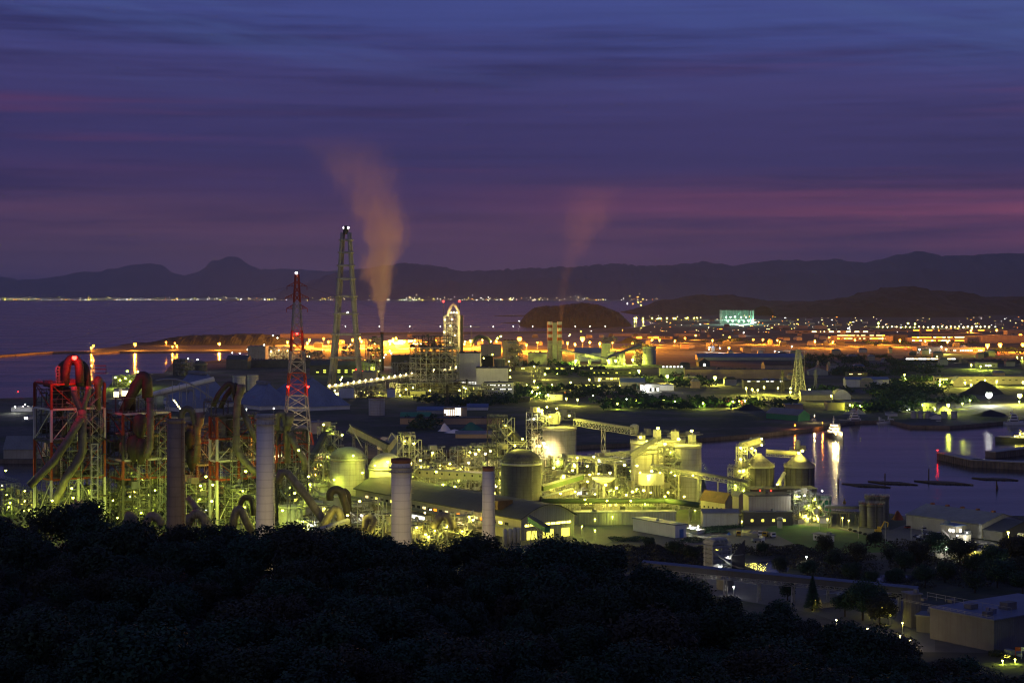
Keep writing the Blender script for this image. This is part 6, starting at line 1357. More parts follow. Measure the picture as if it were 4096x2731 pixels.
lamps('floodlights at the foot of the three concrete silos', 'y', 4320, 0, [(2560, 1890), (2640, 1890), (2737, 1985, 1944), (2700, 1900), (2772, 1900)], 962, .5)
lamps('lamps along the quay side of the silo yard', 'g', 1080, 5, [(2708, 2010), (2780, 2040), (2450, 2065), (2560, 2075), (2640, 2080), (2380, 2075), (2327, 2104), (2380, 2120)])
lamps('small lamps by the plain white building', 'w', 2500, 4, [(2761, 2100), (2793, 2103)])
lamps('white wall lamp over the steps of the plain white building', 'w', 4000, 0, [(2633, 2124)], 872, .6)
lamps('lamps on the elevator tower of the cone-roofed silos', 'y', 1200, 0, [(2962, 1790, 1800), (2962, 1835), (2975, 1880)], 992, .6)
lamps('lamps over the left cone roof', 'y', 1440, 0, [(3047, 1754), (3047, 1779, 1680), (3007, 1792), (3020, 1800)], 992, .6)
lamps('floodlamps capping the right cone roof', 'y', 7000, 0, [(3209, 1802), (3195, 1810, 2500)], 992, .8)
lamps('lamp at the foot of the inclined chute between the cone roofs', 'y', 7000, 0, [(3110, 1936)], 974, .5)
lamps('lamps on the small packing house tanks', 'w', 2000, 0, [(3288, 1962), (3218, 1980), (3196, 1985, 1000)], 905, .4)
lamps('lamps around the dark pipe bridge', 'y', 1080, 5, [(3310, 2075), (3370, 2070), (3395, 2080), (2968, 2084)])
lamps('red pilot lights on the packing house roof', 'r', 0, 0, [(3041, 1960), (3084, 1961)], 935, .3)
lamps('orange star lamp behind the harbour warehouse', 'o', 9000, 0, [(4063, 2078)], 900, .6)
lamps('yellow lamp on a tall post beside the car park', 'y', 9000, 8, [(4033, 2128)], r=.55)
lamps('pinkish lamp at the near edge of the car park', 'w', 3500, 6, [(3783, 2187)])
lamps('lamps round the cream office', 'w', 3500, 0, [(3868, 2130), (3830, 2140, 1200)], 842, .3)
lamps('lamps washing the blank retaining wall', 'y', 1750, 4, [(3990, 2205), (3900, 2207)])
lamps('unseen fill lamps added to brighten the front chimneys', 'm', 40000, 8, [(690, 2300, 14000), (1035, 2300), (1590, 2290), (1935, 2285)])  # added out of sight behind the trees, to light the chimney shafts
lamps('fill lamps added to brighten the red and white pylon', 'm', 132000, 4, [(1120, 1800), (1250, 1795)])  # added fill light so the lattice shows against the dark
lamps('fill lamps added to brighten the four-legged chimney', 'm', 96000, 4, [(1340, 1560), (1445, 1565)])  # added fill light to make the legs paler
lamps('white lamp by a dark house at the right edge', 'w', 700, 4, [(4057, 2267)])
lamps('small white lamps lost in the dark scrub', 'w', 350, 4, [(3226, 2226), (2540, 2325), (2720, 2370), (2935, 2345)])
lamps('lamps on the plaza below the scrub conveyor', 'y', 352, 4, [(3262, 2398), (3495, 2420), (3560, 2452), (3610, 2490)])
lamps('warm lamps glimpsed through the lower right trees', 'm', 550, 3, [(3345, 2478), (3420, 2500), (3470, 2512), (3540, 2525), (3600, 2540), (3640, 2560)])
lamps('lamps lighting the shrubs at the bottom right corner', 'g', 900, 3, [(4010, 2640), (4060, 2635)])
for C_, W_r, L_r, h_r, lb_ in RK:  # invented lamps, three per near rack, added for hot spots and shadows
    if C_.y > 1100 or C_.z > 10: continue
    r_ = random.Random(int(C_.x * 7)); hot = C_.x > -95
    for k, (nm, f_) in enumerate((('upper', .92), ('middle', .58), ('lower', .25))):
        lb = f'{nm} added lamp on the {lb_}'
        if len(lb.split()) > 16: lb = f'{nm} added lamp, ' + ' '.join(lb_.split()[-9:])
        lamp(q(C_, r_.uniform(.1, .9) * W_r, -.8 + r_.uniform(0, L_r * .5), h_r * f_), r_.choice('yyg' if hot else 'ggy') if r_.random() > .12 else 'w', (2200 if hot else 1100) * r_.choice((.5, 1, 2)), lb, 'added lamps on ' + lb_, 0, r_.choice((.35, .5, .65)))
# harbour
lamps('deck lamps of the oncoming ferry', 'm', 6000, 0, [(3333, 1722), (3343, 1712), (3352, 1722), (3343, 1735, 9000)], 1475, .6)
lamps('lamp flooding the quay in front of the green warehouse', 'm', 6000, 7, [(3258, 1660)], r=0.25)
lamps('low orange lamps along the quay edge left of the ferry', 'o', 5000, 4, [(3290, 1690), (3180, 1698)], r=.3)
lamps('lamps on the coaster at the right edge', 'y', 2500, 0, [(4080, 1738), (4060, 1744)], 1440, .5)
lamps('red pier-end lamp above the water', 'r', 120, 0, [(3750, 1800)], 1296, .4)
lamps('red channel marker lamp at left', 'r', 300, 0, [(73, 1566)], 2020, .5)
# middle ground
lamps('lime jetty lamps over the water on the left', 'g', 26000, 0, [(462, 1509), (502, 1512), (509, 1484), (551, 1486), (480, 1520), (520, 1525)], 2230, 1.1)
lamps('lamps on the left shore', 'w', 9000, 7, [(101, 1615), (60, 1625)])
lamps('tent yard lamps', 'w', 3600, 8, [(986, 1635), (1005, 1566), (1013, 1566), (640, 1560), (680, 1575), (1095, 1632)])
lamps('roof lamps seen just above the brown chimney', 'm', 800, 0, [(697, 1601), (702, 1609), (708, 1617), (714, 1625), (720, 1633)], 1700, .6)
lamps('lamps in the yellow yard by the four-legged chimney', 'y', 20800, 0, [(1363, 1518), (1368, 1508, 7200), (1497, 1552, 32000), (1458, 1569), (1517, 1570, 7200), (1372, 1573, 11200), (1315, 1543, 7200), (1561, 1572, 16000)], 2090, .9)
lamps('lamps of the power station switchyard', 'y', 9800, 0, [(1624, 1556), (1652, 1550, 19600), (1719, 1561), (1838, 1560), (1864, 1554, 19600), (1856, 1550), (1915, 1570), (1600, 1580)], 2060, .9)
lamps('lamps on the greenish frame tower by the thin stack', 'g', 12000, 0, [(1483, 1392), (1518, 1392), (1493, 1417), (1513, 1484, 26000), (1490, 1470, 20000), (1520, 1442), (1500, 1375)], 2600, .9)
lamps('white lamps right of the thin stack', 'w', 9000, 0, [(1542, 1418), (1536, 1428), (1565, 1412), (1559, 1403)], 2900, .9)
lamps('lamps on the slender kiln tower', 'm', 16000, 0, [(1801, 1303, 40000), (1777, 1328), (1815, 1248), (1806, 1250), (1780, 1279), (1808, 1276), (1826, 1250), (1820, 1340), (1800, 1370)], 3060, 1.)
lamps('red obstruction lights on the slender kiln tower', 'r', 3000, 0, [(1773, 1206), (1838, 1206)], 3080, 1.3)
lamps('bright lamps right of the slender kiln tower', 'y', 48000, 0, [(1861, 1366, 72000), (1858, 1376), (1882, 1361, 24000), (1963, 1364), (1990, 1352), (2003, 1345)], 3000, 1.3)
lamps('small lamps on the power station blocks', 'y', 14000, 0, [(1905, 1445), (1970, 1418), (1935, 1432), (2036, 1445), (2041, 1480), (2041, 1508)], 2380, .8)
lamps('white obstruction lamps atop the four-legged chimney', 'w', 0, 0, [(1377, 911), (1392, 911)], 2305, 1.5)
lamps('white obstruction lamp midway up the four-legged chimney', 'w', 2000, 0, [(1390, 1252)], 2300, 1.4)
lamps('white lamp at the very top of the red and white pylon', 'w', 0, 0, [(1185, 1092)], 1400, 1.)
lamps('red lamp in the upper cage of the red and white pylon', 'r', 1680, 0, [(1188, 1334)], 1396, 1.1)
lamps('red lamps low on the red and white pylon', 'r', 1440, 0, [(1152, 1546), (1232, 1546)], 1390, .9)
lamps('three red lights on the shed by the chimney leg', 'r', 500, 0, [(1425, 1477), (1435, 1480), (1447, 1483)], 2400, .9)
NS = 27
for i in range(NS):
    p = LA.lerp(LB, (i + .3) / NS) + Vector((0, -3.5, 3.6)); lamp(p, 'm', 1500, f'{ORD[i]} lamp from the left in the string on the long thin conveyor', 'lamps strung along the conveyor', 0, .85)
lamps('white lamps on the cream block near the port', 'w', 14000, 0, [(929, 1411), (960, 1412), (990, 1397), (1045, 1384), (1057, 1379), (1030, 1388), (1018, 1392), (1092, 1342, 4000), (1110, 1351, 4000)], 3500, 1.)
lamps('small lamps round the dark domed tank', 'w', 6000, 0, [(753, 1434), (742, 1458), (790, 1438)], 2700, .9)
lamps('lamps over the port left plant frames', 'm', 9000, 0, [(1085, 1405), (1115, 1400), (1150, 1402), (1210, 1412), (1250, 1408), (1290, 1400), (1395, 1386), (1402, 1378), (1420, 1398), (1160, 1420), (1230, 1425)], 3300, .9)
# port sodium lamps
lamps('big orange lamps on the wooded spit', 'o', 390000, 14, [(540, 1376), (877, 1374)], r=3.2)
lamps('smaller orange lamps on the wooded spit', 'o', 90000, 8, [(664, 1368), (700, 1372), (708, 1383), (690, 1386), (374, 1382), (365, 1390)], r=2.0)
lamps('great orange star lamps on the port front', 'o', 1760000, 26, [(2078, 1355), (2330, 1354)], r=5.0)
lamps('orange port lamps left of the four-legged chimney', 'o', 1306800, 18, [(1229, 1370), (1295, 1353), (1314, 1365), (1238, 1358), (1150, 1366), (1170, 1352)], r=2.2)
lamps('orange port lamps between the chimney legs and the steam', 'o', 1663200, 18, [(1370, 1367), (1439, 1351), (1447, 1362), (1410, 1358), (1480, 1360)], r=2.2)
lamps('orange port lamps right of the steam stack', 'o', 2340000, 18, [(1584, 1351), (1573, 1355), (1618, 1363), (1560, 1372), (1660, 1360), (1705, 1366), (1745, 1362)], r=2.2)
lamps('orange port lamps left of the banded chimneys', 'o', 1478400, 18, [(1880, 1362), (1930, 1356), (1985, 1362), (2030, 1368), (2106, 1378), (2150, 1370)], r=2.0)
lamps('orange port lamps right of the banded chimneys', 'o', 1478400, 18, [(2270, 1370), (2300, 1374), (2360, 1368), (2400, 1372), (2450, 1366), (2530, 1372), (2609, 1358)], r=2.0)
lamps('orange freight yard lamps', 'o', 286000, 12, [(2783, 1341), (2638, 1358), (2918, 1348), (3013, 1358, 550000), (3052, 1357, 462000), (3109, 1360), (2916, 1390), (2850, 1360), (2700, 1362), (2740, 1352)], r=2.2)
lamps('orange factory lamps', 'o', 660000, 16, [(3260, 1362), (3317, 1349), (3332, 1366), (3420, 1358), (3530, 1352), (3600, 1360), (3700, 1362), (3790, 1364), (3885, 1320), (3987, 1319)], r=2.2)
lamps('brilliant orange lamps at the right edge', 'o', 1100000, 16, [(4082, 1341), (4092, 1378, 1540000), (4000, 1378, 660000), (3950, 1380, 660000)], r=4.2)
lamps('low white freight yard lamps', 'w', 40000, 10, [(2838, 1388), (2836, 1396), (3099, 1404), (3117, 1408), (3167, 1384), (2880, 1392), (2975, 1329)], r=1.1)
# lamp star groups in the middle
lamps('great lime star lamps below the silos near the port', 'g', 200000, 9, [(2303, 1442, 300000), (2430, 1438, 60000), (2463, 1442), (2531, 1438), (2555, 1483, 120000)], r=2.0)
lamps('lamps among the dark factory halls', 'y', 60000, 8, [(2357, 1517), (2397, 1519, 90000), (2283, 1529), (2138, 1522), (2137, 1464), (2180, 1495), (2150, 1480)], r=.9)
lamps('warm street lamps behind the office of the power station', 'y', 30000, 7, [(2107, 1538), (2151, 1548), (2208, 1538), (2130, 1563), (2148, 1573), (2159, 1571), (2192, 1578), (2265, 1593), (2310, 1597)], r=.8)
lamps('yellow star lamps before the long brown factory hall', 'y', 130000, 10, [(2669, 1504), (2860, 1509)], r=2.0)
lamps('lamps by the loading bay building', 'w', 20000, 7, [(2577, 1548), (2595, 1537), (2630, 1544), (2610, 1546)], r=.8)
lamps('street lamps on the far side of the channel', 'g', 14000, 6, [(2470, 1614), (2545, 1603), (2655, 1600), (2812, 1611), (2730, 1599), (2700, 1605)], r=.7)
lamps('yellow lamps lined up over the lit parking', 'y', 36000, 9, [(2985, 1551), (3009, 1556), (3031, 1559), (3056, 1547, 60000), (3112, 1551, 50000), (3162, 1552), (3162, 1567), (3220, 1562, 50000), (3238, 1557), (3325, 1582, 40000)], r=.95)
lamps('lamps near the road junction left of the green warehouse', 'y', 22000, 7, [(2931, 1605, 36000), (2980, 1601), (2956, 1604, 5000)], r=.9)
lamps('red traffic lights near the road junction', 'r', 900, 5, [(2912, 1605), (2968, 1608)], r=.7)
lamps('lamps on the dark road right', 'y', 30000, 7, [(3618, 1498), (3622, 1513)], r=1.)
lamps('lamps along the yellow works hall', 'y', 50000, 7, [(3750, 1508), (3760, 1524), (3793, 1512, 110000), (3760, 1536), (3987, 1524, 80000), (3885, 1538, 40000), (4030, 1512), (4092, 1527, 80000), (3940, 1520), (3860, 1530)], r=1.1)
lamps('brilliant white floodlight, the brightest light on the right', 'w', 147000, 12, [(3956, 1578)], r=3.6)
lamps('big yellow lamp near the right edge', 'y', 160000, 10, [(4079, 1581)], r=2.6)
lamps('big lime lamp over the dark sand heaps', 'g', 22500, 9, [(3793, 1619)], r=1.5)
lamps('lamps around the lit trees by the basin', 'g', 15120, 6, [(3690, 1618), (3712, 1612), (3740, 1634), (3850, 1612), (3880, 1600), (4077, 1605), (3400, 1618), (3440, 1622)], r=.7)
lamps('lamps round the small depot right', 'g', 60000, 7, [(3923, 1465), (3885, 1458), (3955, 1462), (3748, 1425), (3924, 1411), (4069, 1428), (4088, 1430)], r=1.)
lamps('lime star lamp in front of the many-windowed hall', 'y', 160000, 10, [(3785, 1397)], r=1.5)
lamps('red tail lights on the far road', 'r', 4000, 4, [(3562, 1390), (3623, 1393), (3995, 1412)], r=1.4)
lamps('white lamps beside the pinkish low hall', 'w', 20000, 6, [(3678, 1397), (3704, 1398), (3720, 1400), (3766, 1386), (3797, 1394), (3838, 1394)], r=1.2)
lamps('lights in a row on poles out on the bay causeway', 'w', 0, 14, [(1381, 1305), (1517, 1305), (1639, 1305), (1761, 1305), (1883, 1305), (1973, 1306), (2053, 1305), (2131, 1305), (2301, 1305), (2360, 1305), (2421, 1305), (2077, 1283), (2107, 1283)], r=0.9)
lamps('yellow-green lamp row under the hills', 'y', 28000, 8, [(2538, 1273), (2546, 1272), (2573, 1273), (2609, 1272), (2634, 1273), (2642, 1272), (2668, 1272), (2695, 1272), (2702, 1273), (2745, 1272), (2750, 1271), (2776, 1272), (2788, 1271)], r=2.2)
lamps('white lamp row in the far yard', 'm', 30000, 12, [(3514 + 18 * i, 1306 + (i % 3)) for i in range(13)], r=1.5)
lamps('three lime lamps above the far white lamp row', 'g', 60000, 14, [(3514, 1292), (3632, 1293), (3660, 1295)], r=3.)
lamps('warm lamp row on the far long roof', 'm', 60000, 10, [(3735 + 17 * i, 1305 + (i % 2) * 2) for i in range(14)], r=1.5)
lamps('floodlights inside the netted driving range', 'c', 500000, 14, [(2905, 1268), (2922, 1268), (2940, 1267), (2965, 1268), (2984, 1268), (2912, 1284), (2930, 1282), (2955, 1284), (2975, 1285), (2994, 1282)], r=2.8)
rt = random.Random(77)
for k in range(24):
    x, y = rt.choice(((rt.uniform(2450, 2570), rt.uniform(1206, 1236)), (rt.uniform(2800, 4096), rt.uniform(1310, 1345)), (rt.uniform(1950, 2600), rt.uniform(1482, 1600)), (rt.uniform(2100, 2600), rt.uniform(1315, 1350)), (rt.uniform(1100, 2050), rt.uniform(1400, 1440))))
    c = rt.choice('wmyog'); D_ = Dy(y, GZ + 6); lamp(G(x, y, GZ + 6), c, 0, 'tiny far-off lamp among the dark roofs', 'scattered tiny lamps', 6, max(.5, 1.1 * D_ / F))
for k in 'mwyo': glow('city_' + k, LC[k], 26)
for k in 'mwyo': glow('town_' + k, LC[k], 7)
# city across the bay: too many lights to count
b = MB(); rc = random.Random(3)
for k in range(400):
    x = rc.uniform(-60, 2640); 
    if rc.random() < .4: x = rc.gauss(rc.choice((60, 340, 560, 700, 1050, 1330, 1650, 1780, 1960, 2060, 2150, 2300, 2480)), 55)
    y = 1197 + abs(rc.gauss(0, 6.5)) * rc.choice((-1, 1, .3)); D_ = rc.uniform(38200, 40500); b.k = rc.choice((0, 0, 1, 1, 1, 2, 2, 3)); s_ = rc.uniform(2., 5.5) * (1.9 if rc.random() < .07 else 1)
    b.box(P3(x, y, D_), s_ * rc.choice((1, 1, 1.6, 3)), 8, s_, 0)
setting(b, 'city_lights', ['city_m', 'city_w', 'city_y', 'city_o'], 'stuff')
b = MB()
for k in range(340):
    x = rc.uniform(2560, 4120); y = rc.uniform(1228 if x > 3500 else 1262, 1330); b.k = rc.choice((0, 0, 1, 2, 3, 3)); D_ = Dy(y); s_ = rc.choice((1, 1, 1, 1.8)) * rc.uniform(.5, 1.2) * D_ / F; b.box(G(x, y), s_ * rc.choice((1, 1, 2, 5)), 3, s_, 0)
setting(b, 'town_lights', ['town_m', 'town_w', 'town_y', 'town_o'], 'stuff')
for k in range(150):
    x = rt.uniform(2560, 4120); y = rt.uniform(1262, 1440) if k % 3 else rt.uniform(1400, 1560)
    if k > 90: x = rt.uniform(1120, 3400); y = rt.uniform(1346, 1392)
    if y > 1300 and x < 2700 and k <= 90: continue
    C = G(x, y); s_ = C.y / F
    bb = MB(); wdt = rt.uniform(12, 34) * (1 if y < 1330 else .6); bb.box(C, wdt, 12, rt.uniform(5, 10)); o = bb.build('wall', rt.choice(('wall_tan', 'wall_grey', 'wall_cream', 'wall_dark')))
    hz = o.data.vertices[4].co.z; rb = MB(); rb.extr([(-wdt / 2 - .5, 0), (wdt / 2 + .5, 0), (wdt / 2 - 3, 3), (-wdt / 2 + 3, 3)], Vector((C.x, C.y - 6.4, hz)), Vector((1, 0, 0)), UP, Vector((0, 1, 0)), 12.8)
    t = thing('far_house', 'small far-off dark house in the spread-out town', 'house', C, 'far-off houses of the town'); o.data.transform(Matrix.Translation(-C)); o.parent = t; rb.build('roof', rt.choice(('roof_dark', 'roof_grey', 'roof_blue')), t)

# ================================================================ wooded hill below the camera
YR = [(-700, 2050), (0, 2060), (150, 2048), (300, 2038), (450, 2062), (600, 2090), (750, 2080), (900, 2110), (1050, 2132), (1200, 2118), (1350, 2140), (1500, 2165), (1650, 2150), (1800, 2172), (2000, 2160), (2150, 2168), (2300, 2150), (2420, 2180),
      (2520, 2235), (2600, 2285), (2760, 2345), (2950, 2398), (3100, 2425), (3250, 2450), (3400, 2500), (3560, 2560), (3700, 2590), (3850, 2640), (4000, 2665), (4150, 2700), (4800, 2800)]
DC, DN, TH = 400., 165., 8.5
def hill(xp, D):
    yr = interp(YR, xp) + 40
    if D <= DC:
        t = max(0, (DC - D) / (DC - DN)); y = yr + (2960 - yr) * t ** 1.12; z = H - D * (y - YH) / F - TH
        if D < DN: z0 = H - DN * (2960 - YH) / F - TH; z = z0 + (H - 2.2 - z0) * (1 - D / DN) ** 1.2
        return z
    zc = H - DC * (yr - YH) / F - TH; t = min(1, (D - DC) / 190.); return zc + (GZ - .5 - zc) * (t * t * (3 - 2 * t)) ** .8
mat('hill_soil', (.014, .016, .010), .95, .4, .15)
b = MB(); xs = list(range(-700, 4900, 70)); Ds = [2, 25, 60, 110, 165, 200, 240, 280, 320, 360, 400, 430, 465, 500, 540, 590]
b.smooth = True; b.add([(xat(x, max(D, 60)), D, hill(x, D)) for D in Ds for x in xs], [(j * len(xs) + i, j * len(xs) + i + 1, (j + 1) * len(xs) + i + 1, (j + 1) * len(xs) + i) for j in range(len(Ds) - 1) for i in range(len(xs) - 1)])
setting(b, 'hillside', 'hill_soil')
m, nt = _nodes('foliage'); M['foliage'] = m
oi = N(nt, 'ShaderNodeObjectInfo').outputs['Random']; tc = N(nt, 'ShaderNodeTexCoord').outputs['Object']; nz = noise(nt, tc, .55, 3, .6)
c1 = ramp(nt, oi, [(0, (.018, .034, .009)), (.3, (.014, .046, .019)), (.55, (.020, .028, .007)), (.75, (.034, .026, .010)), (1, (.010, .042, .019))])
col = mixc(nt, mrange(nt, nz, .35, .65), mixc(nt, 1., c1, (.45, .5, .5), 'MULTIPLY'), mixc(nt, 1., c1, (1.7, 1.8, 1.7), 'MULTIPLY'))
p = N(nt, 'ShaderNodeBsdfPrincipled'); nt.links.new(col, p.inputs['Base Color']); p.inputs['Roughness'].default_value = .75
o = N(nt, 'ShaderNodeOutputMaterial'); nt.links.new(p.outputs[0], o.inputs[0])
def crown(b, c, R, h, n, rr, leaf=.5, lobes=9, flat=1.):
    cl = []
    for k in range(lobes):
        a = rr.uniform(0, 2 * pi); d = R * rr.uniform(.15, .72); cl.append((Vector((cos(a) * d, sin(a) * d, h * rr.uniform(.35, .85))), R * rr.uniform(.28, .48)))
    cl.append((Vector((0, 0, h * .72)), R * .5))
    for k in range(n):
        p0, r0 = rr.choice(cl); u = Vector((rr.gauss(0, 1), rr.gauss(0, 1), rr.gauss(0, 1) * .9 + .25)).normalized(); p = p0 + u * r0 * rr.uniform(.72, 1.12) * Vector((1, 1, .85)).length / 1.6
        p = Vector(c) + p; s_ = leaf * rr.uniform(.6, 1.5); e = Vector((rr.gauss(0, 1), rr.gauss(0, 1), rr.gauss(0, .5))).normalized(); g = e.cross(u + Vector((rr.uniform(-.5, .5), rr.uniform(-.5, .5), .3))).normalized()
        b.add([p - e * s_, p - g * s_ * .6, p + e * s_, p + g * s_ * .6], [(0, 1, 2, 3)])
def tree_proto(seed, R, h, n, leaf, conifer=False):
    rr = random.Random(seed); t = thing('tree', 'tree', 'tree'); b = MB()
    b.tube([(0, 0, -2), (rr.uniform(-.2, .2), rr.uniform(-.2, .2), h * .35), (rr.uniform(-.6, .6), rr.uniform(-.6, .6), h * .75)], [.38, .28, .1], 8)
    for k in range(6): a = rr.uniform(0, 2 * pi); z = h * rr.uniform(.3, .55); b.tube([(0, 0, z), (cos(a) * R * .35, sin(a) * R * .35, z + h * .15), (cos(a) * R * .7, sin(a) * R * .7, z + h * .22)], [.16, .1, .04], 5)
    b.build('trunk', 'bark', t); b = MB()
    if conifer:
        for k in range(n):
            f = rr.random() ** .7; z = h * (1 - f * .85); r0 = R * f * rr.uniform(.5, 1.); a = rr.uniform(0, 2 * pi) ; p = Vector((cos(a) * r0, sin(a) * r0, z - r0 * .25)); e = Vector((cos(a), sin(a), -.35)).normalized(); g = e.cross(UP).normalized() * leaf * .5; s_ = leaf * rr.uniform(.8, 1.6)
            b.add([p - e * s_, p - g, p + e * s_, p + g], [(0, 1, 2, 3)])
    else: crown(b, (0, 0, 0), R, h, int(n * 1.8), rr, leaf * .72, lobes=16)
    b.build('crown', 'foliage', t); return t
TP = [tree_proto(1, 6.4, 10.5, 3600, .42), tree_proto(2, 5.2, 9.5, 3000, .40), tree_proto(3, 7.2, 11.5, 4200, .44), tree_proto(4, 4.6, 9., 2400, .38), tree_proto(6, 5.8, 10., 1500, .40), tree_proto(5, 3.4, 12.5, 2000, .5, True)]
KD = ['round-crowned evergreen', 'small dense evergreen', 'broad spreading evergreen', 'compact bushy tree', 'thin-leaved open-crowned tree', 'pointed conifer']
tr = random.Random(21); spots = []
D = 405.
while D > 180:
    w0 = xat(-260, D); w1 = xat(4360, D); step = 11.6
    x = w0 + tr.uniform(0, step)
    while x < w1: spots.append((x + tr.uniform(-3, 3), D + tr.uniform(-3.5, 3.5))); x += step * tr.uniform(.85, 1.15)
    D -= 12.6
usedt = set(); ntree = 0
def plant(x, D, z, kind, sc_, label, grp):
    global ntree
    ntree += 1
    if kind not in usedt:
        usedt.add(kind); t = TP[kind]; t.location = (x, D, z); t.scale = (sc_, sc_, sc_); t.rotation_euler = (0, 0, tr.uniform(0, 6.28)); t['label'] = label; t['group'] = grp; return t
    return dup(TP[kind], (x, D, z), tr.uniform(0, 6.28), label, grp, sc_)
def band(xp): return 'left' if xp < 1000 else ('centre left' if xp < 2048 else ('centre right' if xp < 3000 else 'right'))
for x, D in spots:
    if ntree > 262: break
    xp = CX + x * F / D; k = tr.choice((0, 0, 1, 1, 2, 2, 3, 4)); 
    if D > 385 and tr.random() < .08: k = 4
    y_ = 'crest' if D > 370 else ('upper slope' if D > 290 else 'lower slope')
    plant(x, D, hill(xp, D), k, tr.choice((.7, .8, .9, 1., 1.15)), f'{KD[k]} in the wood on the {y_}, {band(xp)}', f'{KD[k]}s on the {y_}, {band(xp)}')
for x, D, k, s_ in ((xat(1420, 402), 402, 4, 1.1), (xat(1490, 398), 398, 4, 1.), (xat(1440, 385), 385, 1, 1.1), (xat(1380, 392), 392, 0, 1.), (xat(1520, 404), 404, 3, 1.2), (xat(862, 404), 404, 4, 1.), (xat(905, 400), 400, 1, 1.), (xat(1700, 404), 404, 4, .9)):
    plant(x, D, hill(CX + x * F / D, D) + 1, k, s_, f'{KD[k]} in the wood on the crest, in front of the plant ducts', f'{KD[k]}s before the ducts')
for x, y, k, s_ in ((3305, 2215, 0, .8), (3500, 2190, 1, .8), (3740, 2235, 2, 1.), (3680, 2255, 0, .9), (3840, 2260, 2, 1.), (3900, 2300, 1, 1.), (3980, 2290, 0, 1.1), (4080, 2270, 2, 1.2), (3425, 2260, 4, 1.), (3560, 2265, 4, .9), (3330, 2280, 1, .9), (3620, 2285, 3, 1.),
                  (3250, 2440, 5, 1.1), (3150, 2400, 3, .8), (3450, 2480, 2, 1.2), (3520, 2500, 0, 1.), (3380, 2465, 1, 1.), (4050, 2330, 0, 1.), (3990, 2350, 2, 1.), (3780, 2330, 3, 1.), (3700, 2350, 1, 1.), (3120, 2300, 3, .9), (3230, 2310, 1, .8), (3050, 2215, 3, .6), (2700, 2230, 4, .8),
                  (2600, 2200, 3, .7), (2760, 2250, 1, .8), (3400, 2330, 0, .8), (3480, 2350, 3, .8), (3580, 2345, 1, .8), (4090, 2380, 1, 1.), (3900, 2370, 3, 1.)):
    c = G(x, y); plant(c.x, c.y, GZ, k, s_, f'{KD[k]} on the lower right flat near the {"conveyor" if y > 2285 else "lawn"}', f'{KD[k]}s on the lower right flat, {"near" if y > 2285 else "far"}')
# low growth filling the slopes and the dark flats: one mass
def scrub(name, pts_, seed, n, hgt, leaf, zf=None, m='foliage'):
    rr = random.Random(seed); b = MB()
    for k in range(n):
        c, rad = rr.choice(pts_); a = rr.uniform(0, 2 * pi); d = rad * sqrt(rr.random()); x, y = c[0] + cos(a) * d * c[3], c[1] + sin(a) * d * (c[4] if len(c) > 4 else 1); bump = .35 + .65 * abs(sin(x * .23 + seed) * cos(y * .17)); z = (zf(x, y) if zf else c[2]) + hgt * bump * rr.uniform(.15, 1.) ** .6
        e = Vector((rr.gauss(0, 1), rr.gauss(0, 1), rr.gauss(0, .6))).normalized(); g = e.cross(Vector((rr.gauss(0, .6), rr.gauss(0, .6) - .5, 1))).normalized(); s_ = leaf * rr.uniform(.6, 1.5); p = Vector((x, y, z))
        b.add([p - e * s_, p - g * s_ * .7, p + e * s_, p + g * s_ * .7], [(0, 1, 2, 3)])
    return setting(b, name, m, 'stuff')
cs = []
for _ in range(900):
    D = tr.uniform(175, 415); x = tr.uniform(xat(-200, D), xat(4300, D)); cs.append(((x, D, 0, 1.), 9))
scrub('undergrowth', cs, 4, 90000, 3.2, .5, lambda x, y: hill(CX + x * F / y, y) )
cs = []
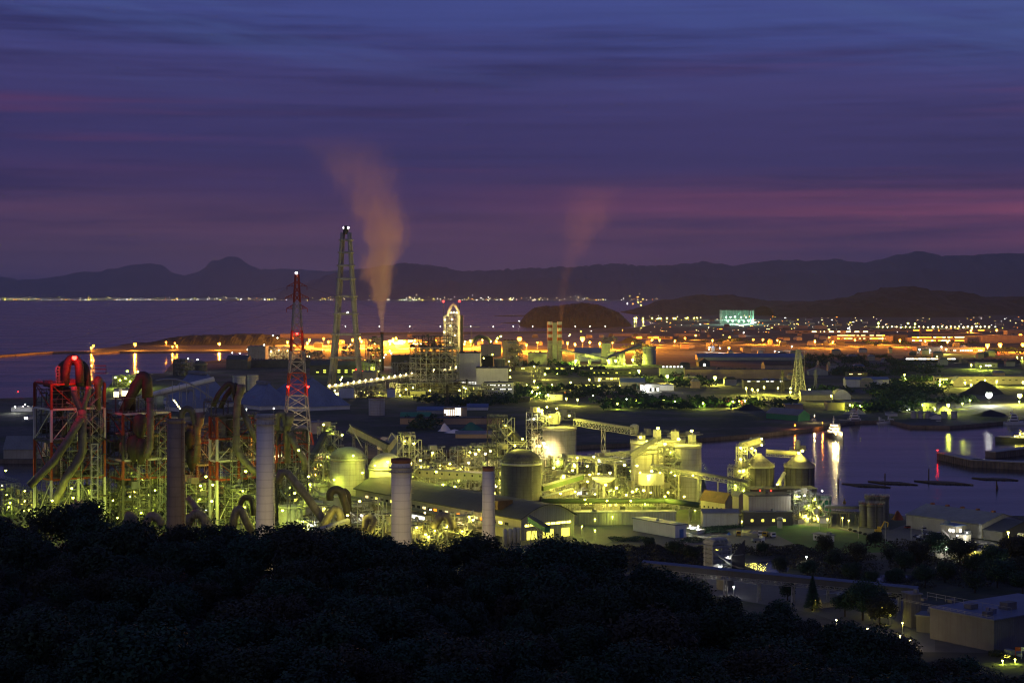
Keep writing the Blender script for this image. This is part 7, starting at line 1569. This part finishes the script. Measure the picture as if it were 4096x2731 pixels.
for _ in range(170):
    x = tr.uniform(2400, 4150); y = tr.uniform(2185, 2360) if x > 3250 else tr.uniform(2200, 2290)
    if 2800 < x < 3010 and y > 2210: continue
    if 2950 < x < 3190 and 2225 < y < 2300: continue
    if 3430 < x < 3700 and 2280 < y < 2335: continue
    if 3730 < x < 4040 and y < 2250: continue
    c = G(x, y); cs.append(((c.x, c.y, GZ, 1.), 9))
scrub('scrub', cs, 5, 42000, 3.6, .42)
cs = []
for (x0, x1, y0, y1) in ((2050, 2300, 1452, 1475), (1980, 2560, 1555, 1600), (2180, 2420, 1485, 1510), (2690, 2900, 1508, 1550), (2560, 2740, 1510, 1535), (3200, 3560, 1425, 1475), (3330, 3620, 1475, 1512), (3560, 3760, 1440, 1500), (3600, 3760, 1545, 1590), (2400, 2900, 1605, 1640), (2900, 3190, 1615, 1640),
                        (3480, 3700, 1550, 1640), (1640, 2100, 1600, 1625), (3400, 3900, 1370, 1385), (2640, 3080, 1362, 1372), (1640, 1760, 1690, 1720), (3420, 3620, 1630, 1650), (3950, 4096, 1395, 1420), (3560, 3800, 1520, 1545), (3250, 3400, 1560, 1578), (2500, 2600, 1385, 1400)):
    n = int((x1 - x0) * (y1 - y0) / 420) + 2
    for _ in range(n):
        c = G(tr.uniform(x0, x1), tr.uniform(y0, y1)); rad = tr.uniform(8, 15); cs.append(((c.x, c.y, GZ, 1.), rad))
scrub('woodland_belts', cs, 6, 60000, 9.5, 1.3)
cs = [((G(x, y).x, G(x, y).y, GZ, 1.), 9) for x, y in ((3780, 1612), (3800, 1606), (3830, 1602), (3860, 1604), (3885, 1610), (3720, 1622), (3850, 1615), (3640, 1615), (3660, 1612))]
scrub('lit_shrubbery', cs, 7, 5000, 9, .8)
cs = [((G(x, y).x, G(x, y).y, GZ, 1.), 3) for x, y in ((3990, 2630), (4010, 2625), (4045, 2640), (3570, 2385), (3600, 2390))]
scrub('lit_shrubs', cs, 8, 2500, 2.6, .3)
cs = [((G(x, y).x, G(x, y).y, GZ, 1.), 6) for x, y in ((2850, 2120), (2890, 2112), (2930, 2108), (2870, 2128), (2830, 2130), (2770, 2165), (2550, 2160), (2480, 2160))]
scrub('hedge_scrub', cs, 9, 6000, 1.8, .3)
